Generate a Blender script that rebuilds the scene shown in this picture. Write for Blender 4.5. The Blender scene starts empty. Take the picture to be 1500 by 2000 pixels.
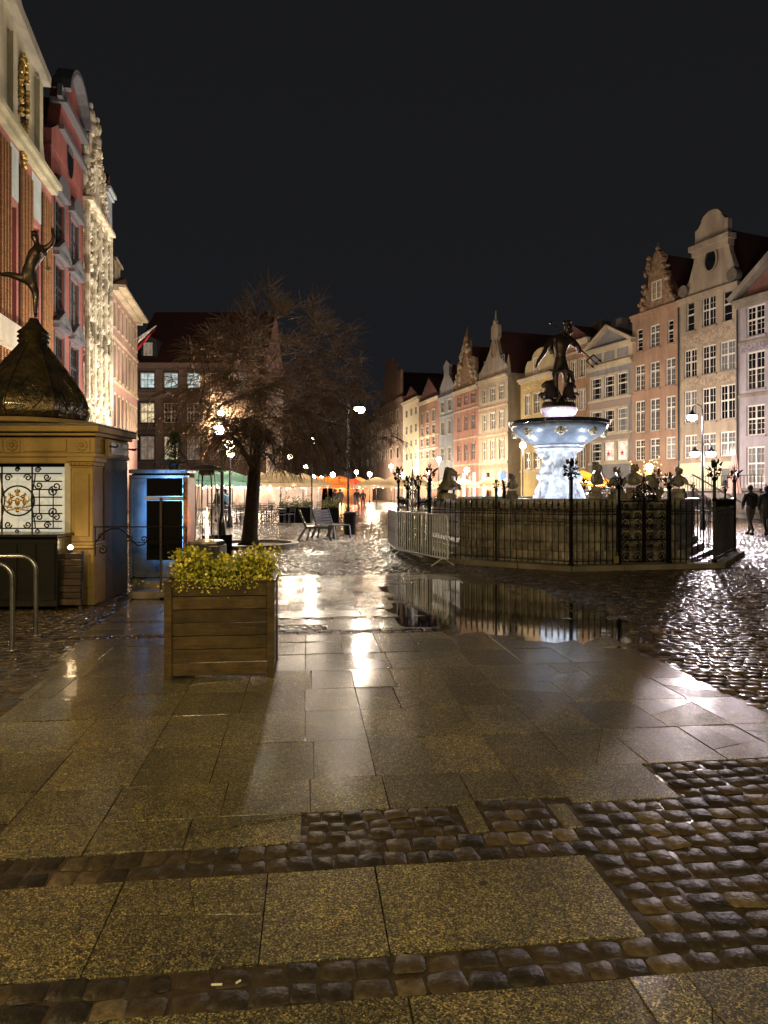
import bpy, bmesh, math, random
import numpy as np
from math import sin, cos, pi, radians, atan2, hypot
from mathutils import Vector, Matrix, noise

random.seed(7)
rnd = random.Random(11)
SC = bpy.context.scene
COL = SC.collection

# ------------------------------------------------------------------ camera
EYE = 1.6          # eye height in metres
FP, CX, HY = 1350.0, 750.0, 958.0      # focal length in photo pixels, centre column, horizon row
cam = bpy.data.cameras.new('camera')
camo = bpy.data.objects.new('camera', cam)
COL.objects.link(camo)
camo.location = (0, 0, EYE)
camo.rotation_euler = (radians(90), 0, 0)
cam.sensor_fit = 'VERTICAL'
cam.sensor_height = 36
cam.lens = 36 * FP / 2000
cam.shift_y = -(1000 - HY) / 2000
cam.clip_start = 0.05
cam.clip_end = 2000
SC.camera = camo
SC.render.resolution_x, SC.render.resolution_y = 768, 1024

# ------------------------------------------------------------------ world: city night sky
W = bpy.data.worlds.new('World')
SC.world = W
W.use_nodes = True
wn, wl = W.node_tree.nodes, W.node_tree.links
wn.clear()
wo = wn.new('ShaderNodeOutputWorld')
wb = wn.new('ShaderNodeBackground')
wt = wn.new('ShaderNodeTexCoord')
ws = wn.new('ShaderNodeSeparateXYZ')
wr = wn.new('ShaderNodeValToRGB')
wr.color_ramp.elements[0].position = 0.0
wr.color_ramp.elements[0].color = (0.0125, 0.0130, 0.0160, 1)
wr.color_ramp.elements[1].position = 0.75
wr.color_ramp.elements[1].color = (0.0100, 0.0102, 0.0106, 1)
wl.new(wt.outputs['Generated'], ws.inputs[0])
wl.new(ws.outputs['Z'], wr.inputs[0])
wl.new(wr.outputs[0], wb.inputs[0])
wb.inputs[1].default_value = 0.44
wl.new(wb.outputs[0], wo.inputs[0])

SC.view_settings.view_transform = 'Standard'
SC.view_settings.look = 'None'
SC.view_settings.exposure = 1.0
SC.view_settings.gamma = 1.0
SC.view_settings.use_curve_mapping = False
cy = SC.cycles
cy.use_denoising = True
try:
    cy.denoiser = 'OPENIMAGEDENOISE'
    cy.denoising_input_passes = 'RGB_ALBEDO_NORMAL'
except Exception:
    pass
cy.use_light_tree = True
cy.max_bounces = 5
cy.diffuse_bounces = 2
cy.glossy_bounces = 3
cy.transmission_bounces = 3
cy.transparent_max_bounces = 12
cy.sample_clamp_indirect = 4.0
cy.caustics_reflective = False
cy.caustics_refractive = False
cy.use_adaptive_sampling = False

# ------------------------------------------------------------------ measuring helpers (photo pixel -> metres at a known distance)
def PX(px, Y): return (px - CX) * Y / FP
def PZ(py, Y): return EYE + (HY - py) * Y / FP
def GY(py): return EYE * FP / (py - HY)
def G(px, py):
    Y = GY(py)
    return (PX(px, Y), Y)

# ------------------------------------------------------------------ materials
MATS = {}
def new_mat(name):
    m = bpy.data.materials.new(name)
    m.use_nodes = True
    nt = m.node_tree
    return m, nt, nt.nodes, nt.links, nt.nodes['Principled BSDF']

def plain(name, col, rough=0.5, metal=0.0, coat=0.0, spec=0.5, var=0.25, scale=3.0, bump=0.0, bscale=40.0, col2=None, coat_r=0.08, bdist=0.02):
    """a base colour with soft variation, optional fine relief"""
    if name in MATS: return MATS[name]
    m, nt, N, L, B = new_mat(name)
    tc = N.new('ShaderNodeTexCoord')
    n = N.new('ShaderNodeTexNoise'); n.inputs['Scale'].default_value = scale; n.inputs['Detail'].default_value = 6
    n.inputs['Roughness'].default_value = 0.65
    L.new(tc.outputs['Object'], n.inputs['Vector'])
    r = N.new('ShaderNodeValToRGB')
    c2 = col2 if col2 else tuple(max(0, c * (1 - var)) for c in col)
    c1 = tuple(min(1, c * (1 + var * 0.6)) for c in col)
    r.color_ramp.elements[0].position = 0.32; r.color_ramp.elements[0].color = (*c2, 1)
    r.color_ramp.elements[1].position = 0.68; r.color_ramp.elements[1].color = (*c1, 1)
    L.new(n.outputs['Fac'], r.inputs[0]); L.new(r.outputs[0], B.inputs['Base Color'])
    B.inputs['Roughness'].default_value = rough
    B.inputs['Metallic'].default_value = metal
    B.inputs['Specular IOR Level'].default_value = spec
    B.inputs['Coat Weight'].default_value = coat
    B.inputs['Coat Roughness'].default_value = coat_r
    if bump:
        n2 = N.new('ShaderNodeTexNoise'); n2.inputs['Scale'].default_value = bscale; n2.inputs['Detail'].default_value = 4
        L.new(tc.outputs['Object'], n2.inputs['Vector'])
        b = N.new('ShaderNodeBump'); b.inputs['Strength'].default_value = bump; b.inputs['Distance'].default_value = bdist
        L.new(n2.outputs['Fac'], b.inputs['Height']); L.new(b.outputs[0], B.inputs['Normal'])
    MATS[name] = m
    return m

def emis(name, col, strength):
    if name in MATS: return MATS[name]
    m, nt, N, L, B = new_mat(name)
    B.inputs['Base Color'].default_value = (*[min(1, c) * 0.6 for c in col], 1)
    B.inputs['Emission Color'].default_value = (*col, 1)
    B.inputs['Emission Strength'].default_value = strength
    MATS[name] = m
    return m

def pane_lit(name, col, strength):
    """a lit window: curtains and furniture break up the light"""
    if name in MATS: return MATS[name]
    m, nt, N, L, B = new_mat(name)
    tc = N.new('ShaderNodeTexCoord')
    n = N.new('ShaderNodeTexNoise'); n.inputs['Scale'].default_value = 2.2; n.inputs['Detail'].default_value = 3
    L.new(tc.outputs['Object'], n.inputs['Vector'])
    oi = N.new('ShaderNodeObjectInfo')
    ad = N.new('ShaderNodeVectorMath'); ad.operation = 'ADD'
    L.new(tc.outputs['Object'], ad.inputs[0]); 
    mu = N.new('ShaderNodeMath'); mu.operation = 'MULTIPLY'; mu.inputs[1].default_value = 50
    L.new(oi.outputs['Random'], mu.inputs[0]); L.new(mu.outputs[0], ad.inputs[1]); L.new(ad.outputs[0], n.inputs['Vector'])
    r = N.new('ShaderNodeValToRGB')
    r.color_ramp.elements[0].position = 0.35; r.color_ramp.elements[0].color = (*[c * 0.45 for c in col], 1)
    r.color_ramp.elements[1].position = 0.6; r.color_ramp.elements[1].color = (*col, 1)
    L.new(n.outputs['Fac'], r.inputs[0]); L.new(r.outputs[0], B.inputs['Emission Color'])
    B.inputs['Emission Strength'].default_value = strength
    B.inputs['Base Color'].default_value = (0.1, 0.1, 0.1, 1)
    B.inputs['Roughness'].default_value = 0.1
    MATS[name] = m
    return m

def plaster(name, col, var=0.3, rough=0.85, stain=0.35):
    """painted render: blotches, rain streaks running down, fine grain"""
    if name in MATS: return MATS[name]
    m, nt, N, L, B = new_mat(name)
    tc = N.new('ShaderNodeTexCoord')
    n = N.new('ShaderNodeTexNoise'); n.inputs['Scale'].default_value = 0.55; n.inputs['Detail'].default_value = 8; n.inputs['Roughness'].default_value = 0.7
    L.new(tc.outputs['Object'], n.inputs['Vector'])
    r = N.new('ShaderNodeValToRGB')
    r.color_ramp.elements[0].position = 0.35; r.color_ramp.elements[0].color = (*[c * (1 - var) for c in col], 1)
    r.color_ramp.elements[1].position = 0.65; r.color_ramp.elements[1].color = (*col, 1)
    L.new(n.outputs['Fac'], r.inputs[0])
    mp = N.new('ShaderNodeMapping'); mp.inputs['Scale'].default_value = (1.1, 1.1, 0.22)
    L.new(tc.outputs['Object'], mp.inputs[0])
    n2 = N.new('ShaderNodeTexNoise'); n2.inputs['Scale'].default_value = 1.2; n2.inputs['Detail'].default_value = 9; n2.inputs['Distortion'].default_value = 0.6
    L.new(mp.outputs[0], n2.inputs['Vector'])
    r2 = N.new('ShaderNodeValToRGB')
    r2.color_ramp.elements[0].position = 0.38; r2.color_ramp.elements[0].color = (1 - stain * .7, 1 - stain * .7, 1 - stain * .7, 1)
    r2.color_ramp.elements[1].position = 0.6; r2.color_ramp.elements[1].color = (1, 1, 1, 1)
    L.new(n2.outputs['Fac'], r2.inputs[0])
    mx = N.new('ShaderNodeMix'); mx.data_type = 'RGBA'; mx.blend_type = 'MULTIPLY'; mx.inputs[0].default_value = 1
    L.new(r.outputs[0], mx.inputs[6]); L.new(r2.outputs[0], mx.inputs[7])
    L.new(mx.outputs[2], B.inputs['Base Color'])
    B.inputs['Roughness'].default_value = rough
    n3 = N.new('ShaderNodeTexNoise'); n3.inputs['Scale'].default_value = 9; n3.inputs['Detail'].default_value = 6
    L.new(tc.outputs['Object'], n3.inputs['Vector'])
    b = N.new('ShaderNodeBump'); b.inputs['Strength'].default_value = 0.35; b.inputs['Distance'].default_value = 0.03
    L.new(n3.outputs['Fac'], b.inputs['Height']); L.new(b.outputs[0], B.inputs['Normal'])
    MATS[name] = m
    return m

def fresco(name, col, col2, scale=2.2):
    """painted ornament band, sgraffito-like"""
    if name in MATS: return MATS[name]
    m, nt, N, L, B = new_mat(name)
    tc = N.new('ShaderNodeTexCoord')
    v = N.new('ShaderNodeTexNoise'); v.inputs['Scale'].default_value = scale; v.inputs['Detail'].default_value = 2; v.inputs['Distortion'].default_value = 2.5
    L.new(tc.outputs['Object'], v.inputs['Vector'])
    r = N.new('ShaderNodeValToRGB')
    r.color_ramp.elements[0].position = 0.42; r.color_ramp.elements[0].color = (*col2, 1)
    r.color_ramp.elements[1].position = 0.55; r.color_ramp.elements[1].color = (*col, 1)
    L.new(v.outputs['Fac'], r.inputs[0]); L.new(r.outputs[0], B.inputs['Base Color'])
    B.inputs['Roughness'].default_value = 0.85
    MATS[name] = m
    return m

def slab_mat():
    m, nt, N, L, B = new_mat('wet_granite_slab')
    tc = N.new('ShaderNodeTexCoord'); geo = N.new('ShaderNodeNewGeometry'); oi = N.new('ShaderNodeObjectInfo')
    P = geo.outputs['Position']
    v = N.new('ShaderNodeTexVoronoi'); v.inputs['Scale'].default_value = 195; L.new(P, v.inputs['Vector'])
    sx = N.new('ShaderNodeSeparateColor'); L.new(v.outputs['Color'], sx.inputs[0])
    gr = N.new('ShaderNodeValToRGB'); e = gr.color_ramp.elements
    e[0].position = 0.0; e[0].color = (0.010, 0.0095, 0.006, 1)
    e[1].position = 1.0; e[1].color = (0.54, 0.46, 0.18, 1)
    x = e.new(0.30); x.color = (0.038, 0.034, 0.024, 1)
    x = e.new(0.62); x.color = (0.13, 0.112, 0.066, 1)
    x = e.new(0.86); x.color = (0.26, 0.225, 0.105, 1)
    L.new(sx.outputs[0], gr.inputs[0])
    n = N.new('ShaderNodeTexNoise'); n.inputs['Scale'].default_value = 1.3; n.inputs['Detail'].default_value = 7; n.inputs['Roughness'].default_value = 0.72
    L.new(P, n.inputs['Vector'])
    r2 = N.new('ShaderNodeValToRGB'); e = r2.color_ramp.elements
    e[0].position = 0.33; e[0].color = (0.52, 0.50, 0.47, 1)
    e[1].position = 0.70; e[1].color = (1.35, 1.2, 1.0, 1)
    x = e.new(0.5); x.color = (0.9, 0.88, 0.82, 1)
    L.new(n.outputs['Fac'], r2.inputs[0])
    mx = N.new('ShaderNodeMix'); mx.data_type = 'RGBA'; mx.blend_type = 'MULTIPLY'; mx.inputs[0].default_value = 1
    L.new(gr.outputs[0], mx.inputs[6]); L.new(r2.outputs[0], mx.inputs[7])
    v5 = N.new('ShaderNodeTexVoronoi'); v5.inputs['Scale'].default_value = 42; L.new(P, v5.inputs['Vector'])
    s5 = N.new('ShaderNodeSeparateColor'); L.new(v5.outputs['Color'], s5.inputs[0])
    m5 = N.new('ShaderNodeMapRange'); m5.inputs[3].default_value = 0.80; m5.inputs[4].default_value = 1.30; L.new(s5.outputs[2], m5.inputs[0])
    n6 = N.new('ShaderNodeTexNoise'); n6.inputs['Scale'].default_value = 3.6; n6.inputs['Detail'].default_value = 8; n6.inputs['Roughness'].default_value = 0.8; n6.inputs['Distortion'].default_value = 0.7; L.new(P, n6.inputs['Vector'])
    m6 = N.new('ShaderNodeMapRange'); m6.inputs[1].default_value = 0.60; m6.inputs[2].default_value = 0.72; m6.inputs[3].default_value = 0.0; m6.inputs[4].default_value = 0.55; L.new(n6.outputs['Fac'], m6.inputs[0])
    oc_ = N.new('ShaderNodeMix'); oc_.data_type = 'RGBA'; L.new(m6.outputs[0], oc_.inputs[0]); L.new(mx.outputs[2], oc_.inputs[6]); oc_.inputs[7].default_value = (0.30, 0.205, 0.085, 1)
    v7 = N.new('ShaderNodeTexVoronoi'); v7.inputs['Scale'].default_value = 3.3; L.new(P, v7.inputs['Vector'])
    m7 = N.new('ShaderNodeMapRange'); m7.inputs[1].default_value = 0.05; m7.inputs[2].default_value = 0.075; m7.inputs[3].default_value = 0.30; m7.inputs[4].default_value = 1.0; L.new(v7.outputs['Distance'], m7.inputs[0])
    q7 = N.new('ShaderNodeMath'); q7.operation = 'MULTIPLY'; L.new(m5.outputs[0], q7.inputs[0]); L.new(m7.outputs[0], q7.inputs[1]); m5 = q7
    h5 = N.new('ShaderNodeHueSaturation'); L.new(m5.outputs[0], h5.inputs['Value']); L.new(oc_.outputs[2], h5.inputs['Color']); mx = h5
    # each slab its own tone
    mr = N.new('ShaderNodeMapRange'); mr.inputs[3].default_value = 0.60; mr.inputs[4].default_value = 1.15
    L.new(oi.outputs['Random'], mr.inputs[0])
    hv = N.new('ShaderNodeHueSaturation'); L.new(mr.outputs[0], hv.inputs['Value']); L.new(mx.outputs[0], hv.inputs['Color'])
    L.new(hv.outputs[0], B.inputs['Base Color'])
    # wetness
    wn_ = N.new('ShaderNodeTexNoise'); wn_.inputs['Scale'].default_value = 0.8; wn_.inputs['Detail'].default_value = 5
    L.new(P, wn_.inputs['Vector'])
    rr = N.new('ShaderNodeMapRange'); rr.inputs[1].default_value = 0.35; rr.inputs[2].default_value = 0.65
    rr.inputs[3].default_value = 0.08; rr.inputs[4].default_value = 0.27
    L.new(wn_.outputs['Fac'], rr.inputs[0])
    B.inputs['Roughness'].default_value = 0.45
    pw = N.new('ShaderNodeMath'); pw.operation = 'POWER'; pw.inputs[1].default_value = 1.6
    fr_ = N.new('ShaderNodeMath'); fr_.operation = 'MULTIPLY_ADD'; fr_.inputs[1].default_value = 7.31; fr_.inputs[2].default_value = 0.1; L.new(oi.outputs['Random'], fr_.inputs[0]); fq = N.new('ShaderNodeMath'); fq.operation = 'FRACT'; L.new(fr_.outputs[0], fq.inputs[0]); L.new(fq.outputs[0], pw.inputs[0])
    mm_ = N.new('ShaderNodeMapRange'); mm_.inputs[3].default_value = 0.35; mm_.inputs[4].default_value = 1.25; L.new(pw.outputs[0], mm_.inputs[0])
    ml_ = N.new('ShaderNodeMath'); ml_.operation = 'MULTIPLY'; L.new(mm_.outputs[0], ml_.inputs[0]); L.new(rr.outputs[0], ml_.inputs[1]); L.new(ml_.outputs[0], B.inputs['Coat Roughness'])
    B.inputs['Coat Weight'].default_value = 1.0
    B.inputs['Coat IOR'].default_value = 1.34
    B.inputs['Specular IOR Level'].default_value = 0.35
    b = N.new('ShaderNodeBump'); b.inputs['Strength'].default_value = 0.55; b.inputs['Distance'].default_value = 0.004
    L.new(sx.outputs[1], b.inputs['Height'])
    b2 = N.new('ShaderNodeBump'); b2.inputs['Strength'].default_value = 0.30; b2.inputs['Distance'].default_value = 0.006
    n4 = N.new('ShaderNodeTexNoise'); n4.inputs['Scale'].default_value = 14; n4.inputs['Detail'].default_value = 5
    L.new(P, n4.inputs['Vector']); L.new(n4.outputs['Fac'], b2.inputs['Height'])
    L.new(b2.outputs[0], b.inputs['Normal'])
    L.new(b.outputs[0], B.inputs['Normal'])
    b3 = N.new('ShaderNodeBump'); b3.inputs['Strength'].default_value = 0.45; b3.inputs['Distance'].default_value = 0.006
    L.new(n4.outputs['Fac'], b3.inputs['Height'])
    b4 = N.new('ShaderNodeBump'); b4.inputs['Strength'].default_value = 0.22; b4.inputs['Distance'].default_value = 0.002
    L.new(sx.outputs[1], b4.inputs['Height']); L.new(b3.outputs[0], b4.inputs['Normal'])
    L.new(b4.outputs[0], B.inputs['Coat Normal'])
    return m

def cobble_mat(name='wet_cobblestone', coat=1.0, cr=0.14, dark=1.0):
    m, nt, N, L, B = new_mat(name)
    geo = N.new('ShaderNodeNewGeometry'); P = geo.outputs['Position']
    at = N.new('ShaderNodeAttribute'); at.attribute_name = 'tone'
    oi = N.new('ShaderNodeObjectInfo')
    ad = N.new('ShaderNodeMath'); ad.operation = 'ADD'; L.new(at.outputs['Fac'], ad.inputs[0]); L.new(oi.outputs['Random'], ad.inputs[1])
    fr = N.new('ShaderNodeMath'); fr.operation = 'FRACT'; L.new(ad.outputs[0], fr.inputs[0])
    r = N.new('ShaderNodeValToRGB'); e = r.color_ramp.elements
    e[0].position = 0; e[0].color = (0.030, 0.024, 0.019, 1)
    e[1].position = 1; e[1].color = (0.21, 0.155, 0.085, 1)
    x = e.new(0.5); x.color = (0.065, 0.046, 0.028, 1)
    x = e.new(0.88); x.color = (0.105, 0.074, 0.043, 1)
    L.new(fr.outputs[0], r.inputs[0])
    n = N.new('ShaderNodeTexNoise'); n.inputs['Scale'].default_value = 30; n.inputs['Detail'].default_value = 6; L.new(P, n.inputs['Vector'])
    mr = N.new('ShaderNodeMapRange'); mr.inputs[1].default_value = 0.3; mr.inputs[2].default_value = 0.7; mr.inputs[3].default_value = 0.6; mr.inputs[4].default_value = 1.4
    L.new(n.outputs['Fac'], mr.inputs[0])
    mr.inputs[3].default_value = .6 * dark; mr.inputs[4].default_value = 1.4 * dark
    hv = N.new('ShaderNodeHueSaturation'); L.new(mr.outputs[0], hv.inputs['Value']); L.new(r.outputs[0], hv.inputs['Color'])
    L.new(hv.outputs[0], B.inputs['Base Color'])
    B.inputs['Roughness'].default_value = 0.5
    B.inputs['Specular IOR Level'].default_value = 0.35
    B.inputs['Coat Weight'].default_value = coat
    B.inputs['Coat Roughness'].default_value = cr
    B.inputs['Coat IOR'].default_value = 1.38
    b = N.new('ShaderNodeBump'); b.inputs['Strength'].default_value = 0.7; b.inputs['Distance'].default_value = 0.006 if coat > .5 else 0.014
    L.new(n.outputs['Fac'], b.inputs['Height']); L.new(b.outputs[0], B.inputs['Normal'])
    b2 = N.new('ShaderNodeBump'); b2.inputs['Strength'].default_value = 0.35 if coat > .5 else 0.7; b2.inputs['Distance'].default_value = 0.006 if coat > .5 else 0.012
    L.new(n.outputs['Fac'], b2.inputs['Height']); L.new(b2.outputs[0], B.inputs['Coat Normal'])
    return m

def ground_mat():
    """wet square beyond the range where single setts can be told apart, and the joints between the stones"""
    m, nt, N, L, B = new_mat('wet_ground')
    geo = N.new('ShaderNodeNewGeometry'); P = geo.outputs['Position']
    v = N.new('ShaderNodeTexVoronoi'); v.inputs['Scale'].default_value = 7.5; L.new(P, v.inputs['Vector'])
    n = N.new('ShaderNodeTexNoise'); n.inputs['Scale'].default_value = 25; n.inputs['Detail'].default_value = 5; L.new(P, n.inputs['Vector'])
    r = N.new('ShaderNodeValToRGB'); e = r.color_ramp.elements
    e[0].color = (0.016, 0.012, 0.009, 1); e[1].color = (0.07, 0.052, 0.036, 1)
    L.new(n.outputs['Fac'], r.inputs[0]); L.new(r.outputs[0], B.inputs['Base Color'])
    B.inputs['Roughness'].default_value = 0.26
    B.inputs['Specular IOR Level'].default_value = 0.5
    b = N.new('ShaderNodeBump'); b.inputs['Strength'].default_value = 0.6; b.inputs['Distance'].default_value = 0.02; b.invert = True
    L.new(v.outputs['Distance'], b.inputs['Height']); L.new(b.outputs[0], B.inputs['Normal'])
    return m

def water_mat(name, tint=(0.9, 0.92, 0.95), rough=0.012, ior=1.33):
    """a thin clear film: see-through with a Fresnel reflection"""
    m = bpy.data.materials.new(name); m.use_nodes = True
    N, L = m.node_tree.nodes, m.node_tree.links; N.clear()
    o = N.new('ShaderNodeOutputMaterial'); t = N.new('ShaderNodeBsdfTransparent'); g = N.new('ShaderNodeBsdfGlossy')
    f = N.new('ShaderNodeFresnel'); f.inputs[0].default_value = ior; mx = N.new('ShaderNodeMixShader')
    t.inputs[0].default_value = (*tint, 1); g.inputs['Roughness'].default_value = rough
    n = N.new('ShaderNodeTexNoise'); n.inputs['Scale'].default_value = 5; n.inputs['Detail'].default_value = 2
    geo = N.new('ShaderNodeNewGeometry'); L.new(geo.outputs['Position'], n.inputs['Vector'])
    b = N.new('ShaderNodeBump'); b.inputs['Strength'].default_value = 0.06; b.inputs['Distance'].default_value = 0.004
    L.new(n.outputs['Fac'], b.inputs['Height']); L.new(b.outputs[0], g.inputs['Normal'])
    L.new(f.outputs[0], mx.inputs[0]); L.new(t.outputs[0], mx.inputs[1]); L.new(g.outputs[0], mx.inputs[2]); L.new(mx.outputs[0], o.inputs[0])
    return m

def glass_mat(name, tint=(0.95, 0.97, 1.0)):
    return water_mat(name, tint, 0.03, 1.18)

def brick_mat(name, c1, c2, mortar, scale=1.0, dark=1.0):
    if name in MATS: return MATS[name]
    m, nt, N, L, B = new_mat(name)
    tc = N.new('ShaderNodeTexCoord')
    mp = N.new('ShaderNodeMapping'); mp.inputs['Rotation'].default_value = (radians(90), 0, 0)
    L.new(tc.outputs['Object'], mp.inputs[0])
    b = N.new('ShaderNodeTexBrick'); b.inputs['Color1'].default_value = (*c1, 1); b.inputs['Color2'].default_value = (*c2, 1); b.inputs['Mortar'].default_value = (*mortar, 1)
    b.inputs['Scale'].default_value = scale; b.inputs['Brick Width'].default_value = 0.26; b.inputs['Row Height'].default_value = 0.09; b.inputs['Mortar Size'].default_value = 0.012
    L.new(mp.outputs[0], b.inputs['Vector']); L.new(b.outputs['Color'], B.inputs['Base Color'])
    B.inputs['Roughness'].default_value = 0.8
    bp = N.new('ShaderNodeBump'); bp.inputs['Strength'].default_value = 0.6; bp.inputs['Distance'].default_value = 0.02; bp.invert = True
    L.new(b.outputs['Fac'], bp.inputs['Height']); L.new(bp.outputs[0], B.inputs['Normal'])
    MATS[name] = m
    return m

def wood_mat(name, c1, c2, rough=0.5, coat=0.3):
    if name in MATS: return MATS[name]
    m, nt, N, L, B = new_mat(name)
    tc = N.new('ShaderNodeTexCoord'); oi = N.new('ShaderNodeObjectInfo')
    mu = N.new('ShaderNodeMath'); mu.operation = 'MULTIPLY'; mu.inputs[1].default_value = 37; L.new(oi.outputs['Random'], mu.inputs[0])
    ad = N.new('ShaderNodeVectorMath'); L.new(tc.outputs['Object'], ad.inputs[0]); L.new(mu.outputs[0], ad.inputs[1])
    mp = N.new('ShaderNodeMapping'); mp.inputs['Scale'].default_value = (1.6, 14, 14); L.new(ad.outputs[0], mp.inputs[0])
    n = N.new('ShaderNodeTexNoise'); n.inputs['Scale'].default_value = 3; n.inputs['Detail'].default_value = 7; n.inputs['Distortion'].default_value = 0.8
    L.new(mp.outputs[0], n.inputs['Vector'])
    r = N.new('ShaderNodeValToRGB'); e = r.color_ramp.elements
    e[0].position = 0.3; e[0].color = (*c2, 1); e[1].position = 0.7; e[1].color = (*c1, 1)
    L.new(n.outputs['Fac'], r.inputs[0])
    nd_ = N.new('ShaderNodeTexNoise'); nd_.inputs['Scale'].default_value = 4.5; nd_.inputs['Detail'].default_value = 8; nd_.inputs['Roughness'].default_value = .75; L.new(ad.outputs[0], nd_.inputs['Vector'])
    md_ = N.new('ShaderNodeMapRange'); md_.inputs[1].default_value = .38; md_.inputs[2].default_value = .62; md_.inputs[3].default_value = .45; md_.inputs[4].default_value = 1.1; L.new(nd_.outputs['Fac'], md_.inputs[0])
    hd_ = N.new('ShaderNodeHueSaturation'); L.new(md_.outputs[0], hd_.inputs['Value']); L.new(r.outputs[0], hd_.inputs['Color']); r = hd_
    mr = N.new('ShaderNodeMapRange'); mr.inputs[3].default_value = 0.68; mr.inputs[4].default_value = 1.35; L.new(oi.outputs['Random'], mr.inputs[0])
    hv = N.new('ShaderNodeHueSaturation'); L.new(mr.outputs[0], hv.inputs['Value']); L.new(r.outputs[0], hv.inputs['Color'])
    L.new(hv.outputs[0], B.inputs['Base Color'])
    B.inputs['Roughness'].default_value = rough; B.inputs['Coat Weight'].default_value = coat; B.inputs['Coat Roughness'].default_value = 0.25
    b = N.new('ShaderNodeBump'); b.inputs['Strength'].default_value = 0.3; b.inputs['Distance'].default_value = 0.004
    L.new(n.outputs['Fac'], b.inputs['Height']); L.new(b.outputs[0], B.inputs['Normal'])
    MATS[name] = m
    return m

# ------------------------------------------------------------------ mesh builder
class MB:
    def __init__(s): s.v = []; s.f = []
    def add(s, vs, fs):
        k = len(s.v); s.v.extend([tuple(p) for p in vs]); s.f.extend([tuple(i + k for i in f) for f in fs]); return s
    def box(s, x0, x1, y0, y1, z0, z1):
        return s.add([(x0,y0,z0),(x1,y0,z0),(x1,y1,z0),(x0,y1,z0),(x0,y0,z1),(x1,y0,z1),(x1,y1,z1),(x0,y1,z1)],
                     [(0,3,2,1),(4,5,6,7),(0,1,5,4),(1,2,6,5),(2,3,7,6),(3,0,4,7)])
    def beam(s, p, q, w, h=None):
        h = h or w; p, q = Vector(p), Vector(q); d = (q - p)
        if d.length < 1e-6: return s
        d.normalize(); up = Vector((0,0,1)) if abs(d.z) < 0.95 else Vector((0,1,0))
        a = d.cross(up).normalized() * w / 2; b = a.cross(d).normalized() * h / 2
        vs = [p - a - b, p + a - b, p + a + b, p - a + b, q - a - b, q + a - b, q + a + b, q - a + b]
        return s.add(vs, [(3,2,1,0),(4,5,6,7),(0,1,5,4),(1,2,6,5),(2,3,7,6),(3,0,4,7)])
    def tube(s, pts, r, n=8, caps=True):
        pts = [Vector(p) for p in pts]; m = len(pts)
        if m < 2: return s
        rs = list(r) if isinstance(r, (list, tuple)) else [r] * m
        k = len(s.v); pa = None
        for i, p in enumerate(pts):
            d = (pts[min(i + 1, m - 1)] - pts[max(i - 1, 0)])
            if d.length < 1e-9: d = Vector((0,0,1))
            d.normalize()
            if pa is None:
                up = Vector((0,0,1)) if abs(d.z) < 0.9 else Vector((1,0,0)); a = d.cross(up).normalized()
            else:
                a = pa - d * pa.dot(d)
                a = a.normalized() if a.length > 1e-6 else d.orthogonal().normalized()
            pa = a; b = d.cross(a)
            for j in range(n):
                t = 2 * pi * j / n; s.v.append(tuple(p + (a * cos(t) + b * sin(t)) * rs[i]))
        for i in range(m - 1):
            for j in range(n):
                j2 = (j + 1) % n; s.f.append((k + i*n + j, k + i*n + j2, k + (i+1)*n + j2, k + (i+1)*n + j))
        if caps:
            s.f.append(tuple(k + j for j in reversed(range(n)))); s.f.append(tuple(k + (m-1)*n + j for j in range(n)))
        return s
    def lathe(s, prof, n=24, c=(0,0,0), a0=0.0, a1=2*pi, sx=1, sy=1):
        k = len(s.v); full = abs(a1 - a0 - 2*pi) < 1e-6; cols = n if full else n + 1
        for r, z in prof:
            for j in range(cols):
                t = a0 + (a1 - a0) * j / n
                s.v.append((c[0] + r * cos(t) * sx, c[1] + r * sin(t) * sy, c[2] + z))
        for i in range(len(prof) - 1):
            for j in range(n):
                j2 = (j + 1) % cols
                s.f.append((k + i*cols + j, k + i*cols + j2, k + (i+1)*cols + j2, k + (i+1)*cols + j))
        if full and prof[0][0] > 1e-4: s.f.append(tuple(k + j for j in reversed(range(n))))
        if full and prof[-1][0] > 1e-4: s.f.append(tuple(k + (len(prof)-1)*cols + j for j in range(n)))
        return s
    def sphere(s, c, r, nu=12, nv=8):
        if not isinstance(r, (tuple, list)): r = (r, r, r)
        prof = []
        k = len(s.v)
        for i in range(nv + 1):
            t = -pi/2 + pi * i / nv
            for j in range(nu):
                a = 2*pi*j/nu; s.v.append((c[0] + r[0]*cos(t)*cos(a), c[1] + r[1]*cos(t)*sin(a), c[2] + r[2]*sin(t)))
        for i in range(nv):
            for j in range(nu):
                j2 = (j+1) % nu; s.f.append((k+i*nu+j, k+i*nu+j2, k+(i+1)*nu+j2, k+(i+1)*nu+j))
        return s
    def prism(s, poly, y0, y1):          # polygon in x,z (counter-clockwise seen from -y), pushed along y
        k = len(s.v); n = len(poly)
        s.v += [(x, y0, z) for x, z in poly] + [(x, y1, z) for x, z in poly]
        s.f.append(tuple(k + i for i in range(n))); s.f.append(tuple(k + n + i for i in reversed(range(n))))
        for i in range(n):
            j = (i+1) % n; s.f.append((k+i, k+n+i, k+n+j, k+j))
        return s
    def slab(s, poly, z0, z1):           # polygon in x,y pushed up
        k = len(s.v); n = len(poly)
        s.v += [(x, y, z0) for x, y in poly] + [(x, y, z1) for x, y in poly]
        s.f.append(tuple(k + i for i in reversed(range(n)))); s.f.append(tuple(k + n + i for i in range(n)))
        for i in range(n):
            j = (i+1) % n; s.f.append((k+i, k+j, k+n+j, k+n+i))
        return s
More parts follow.
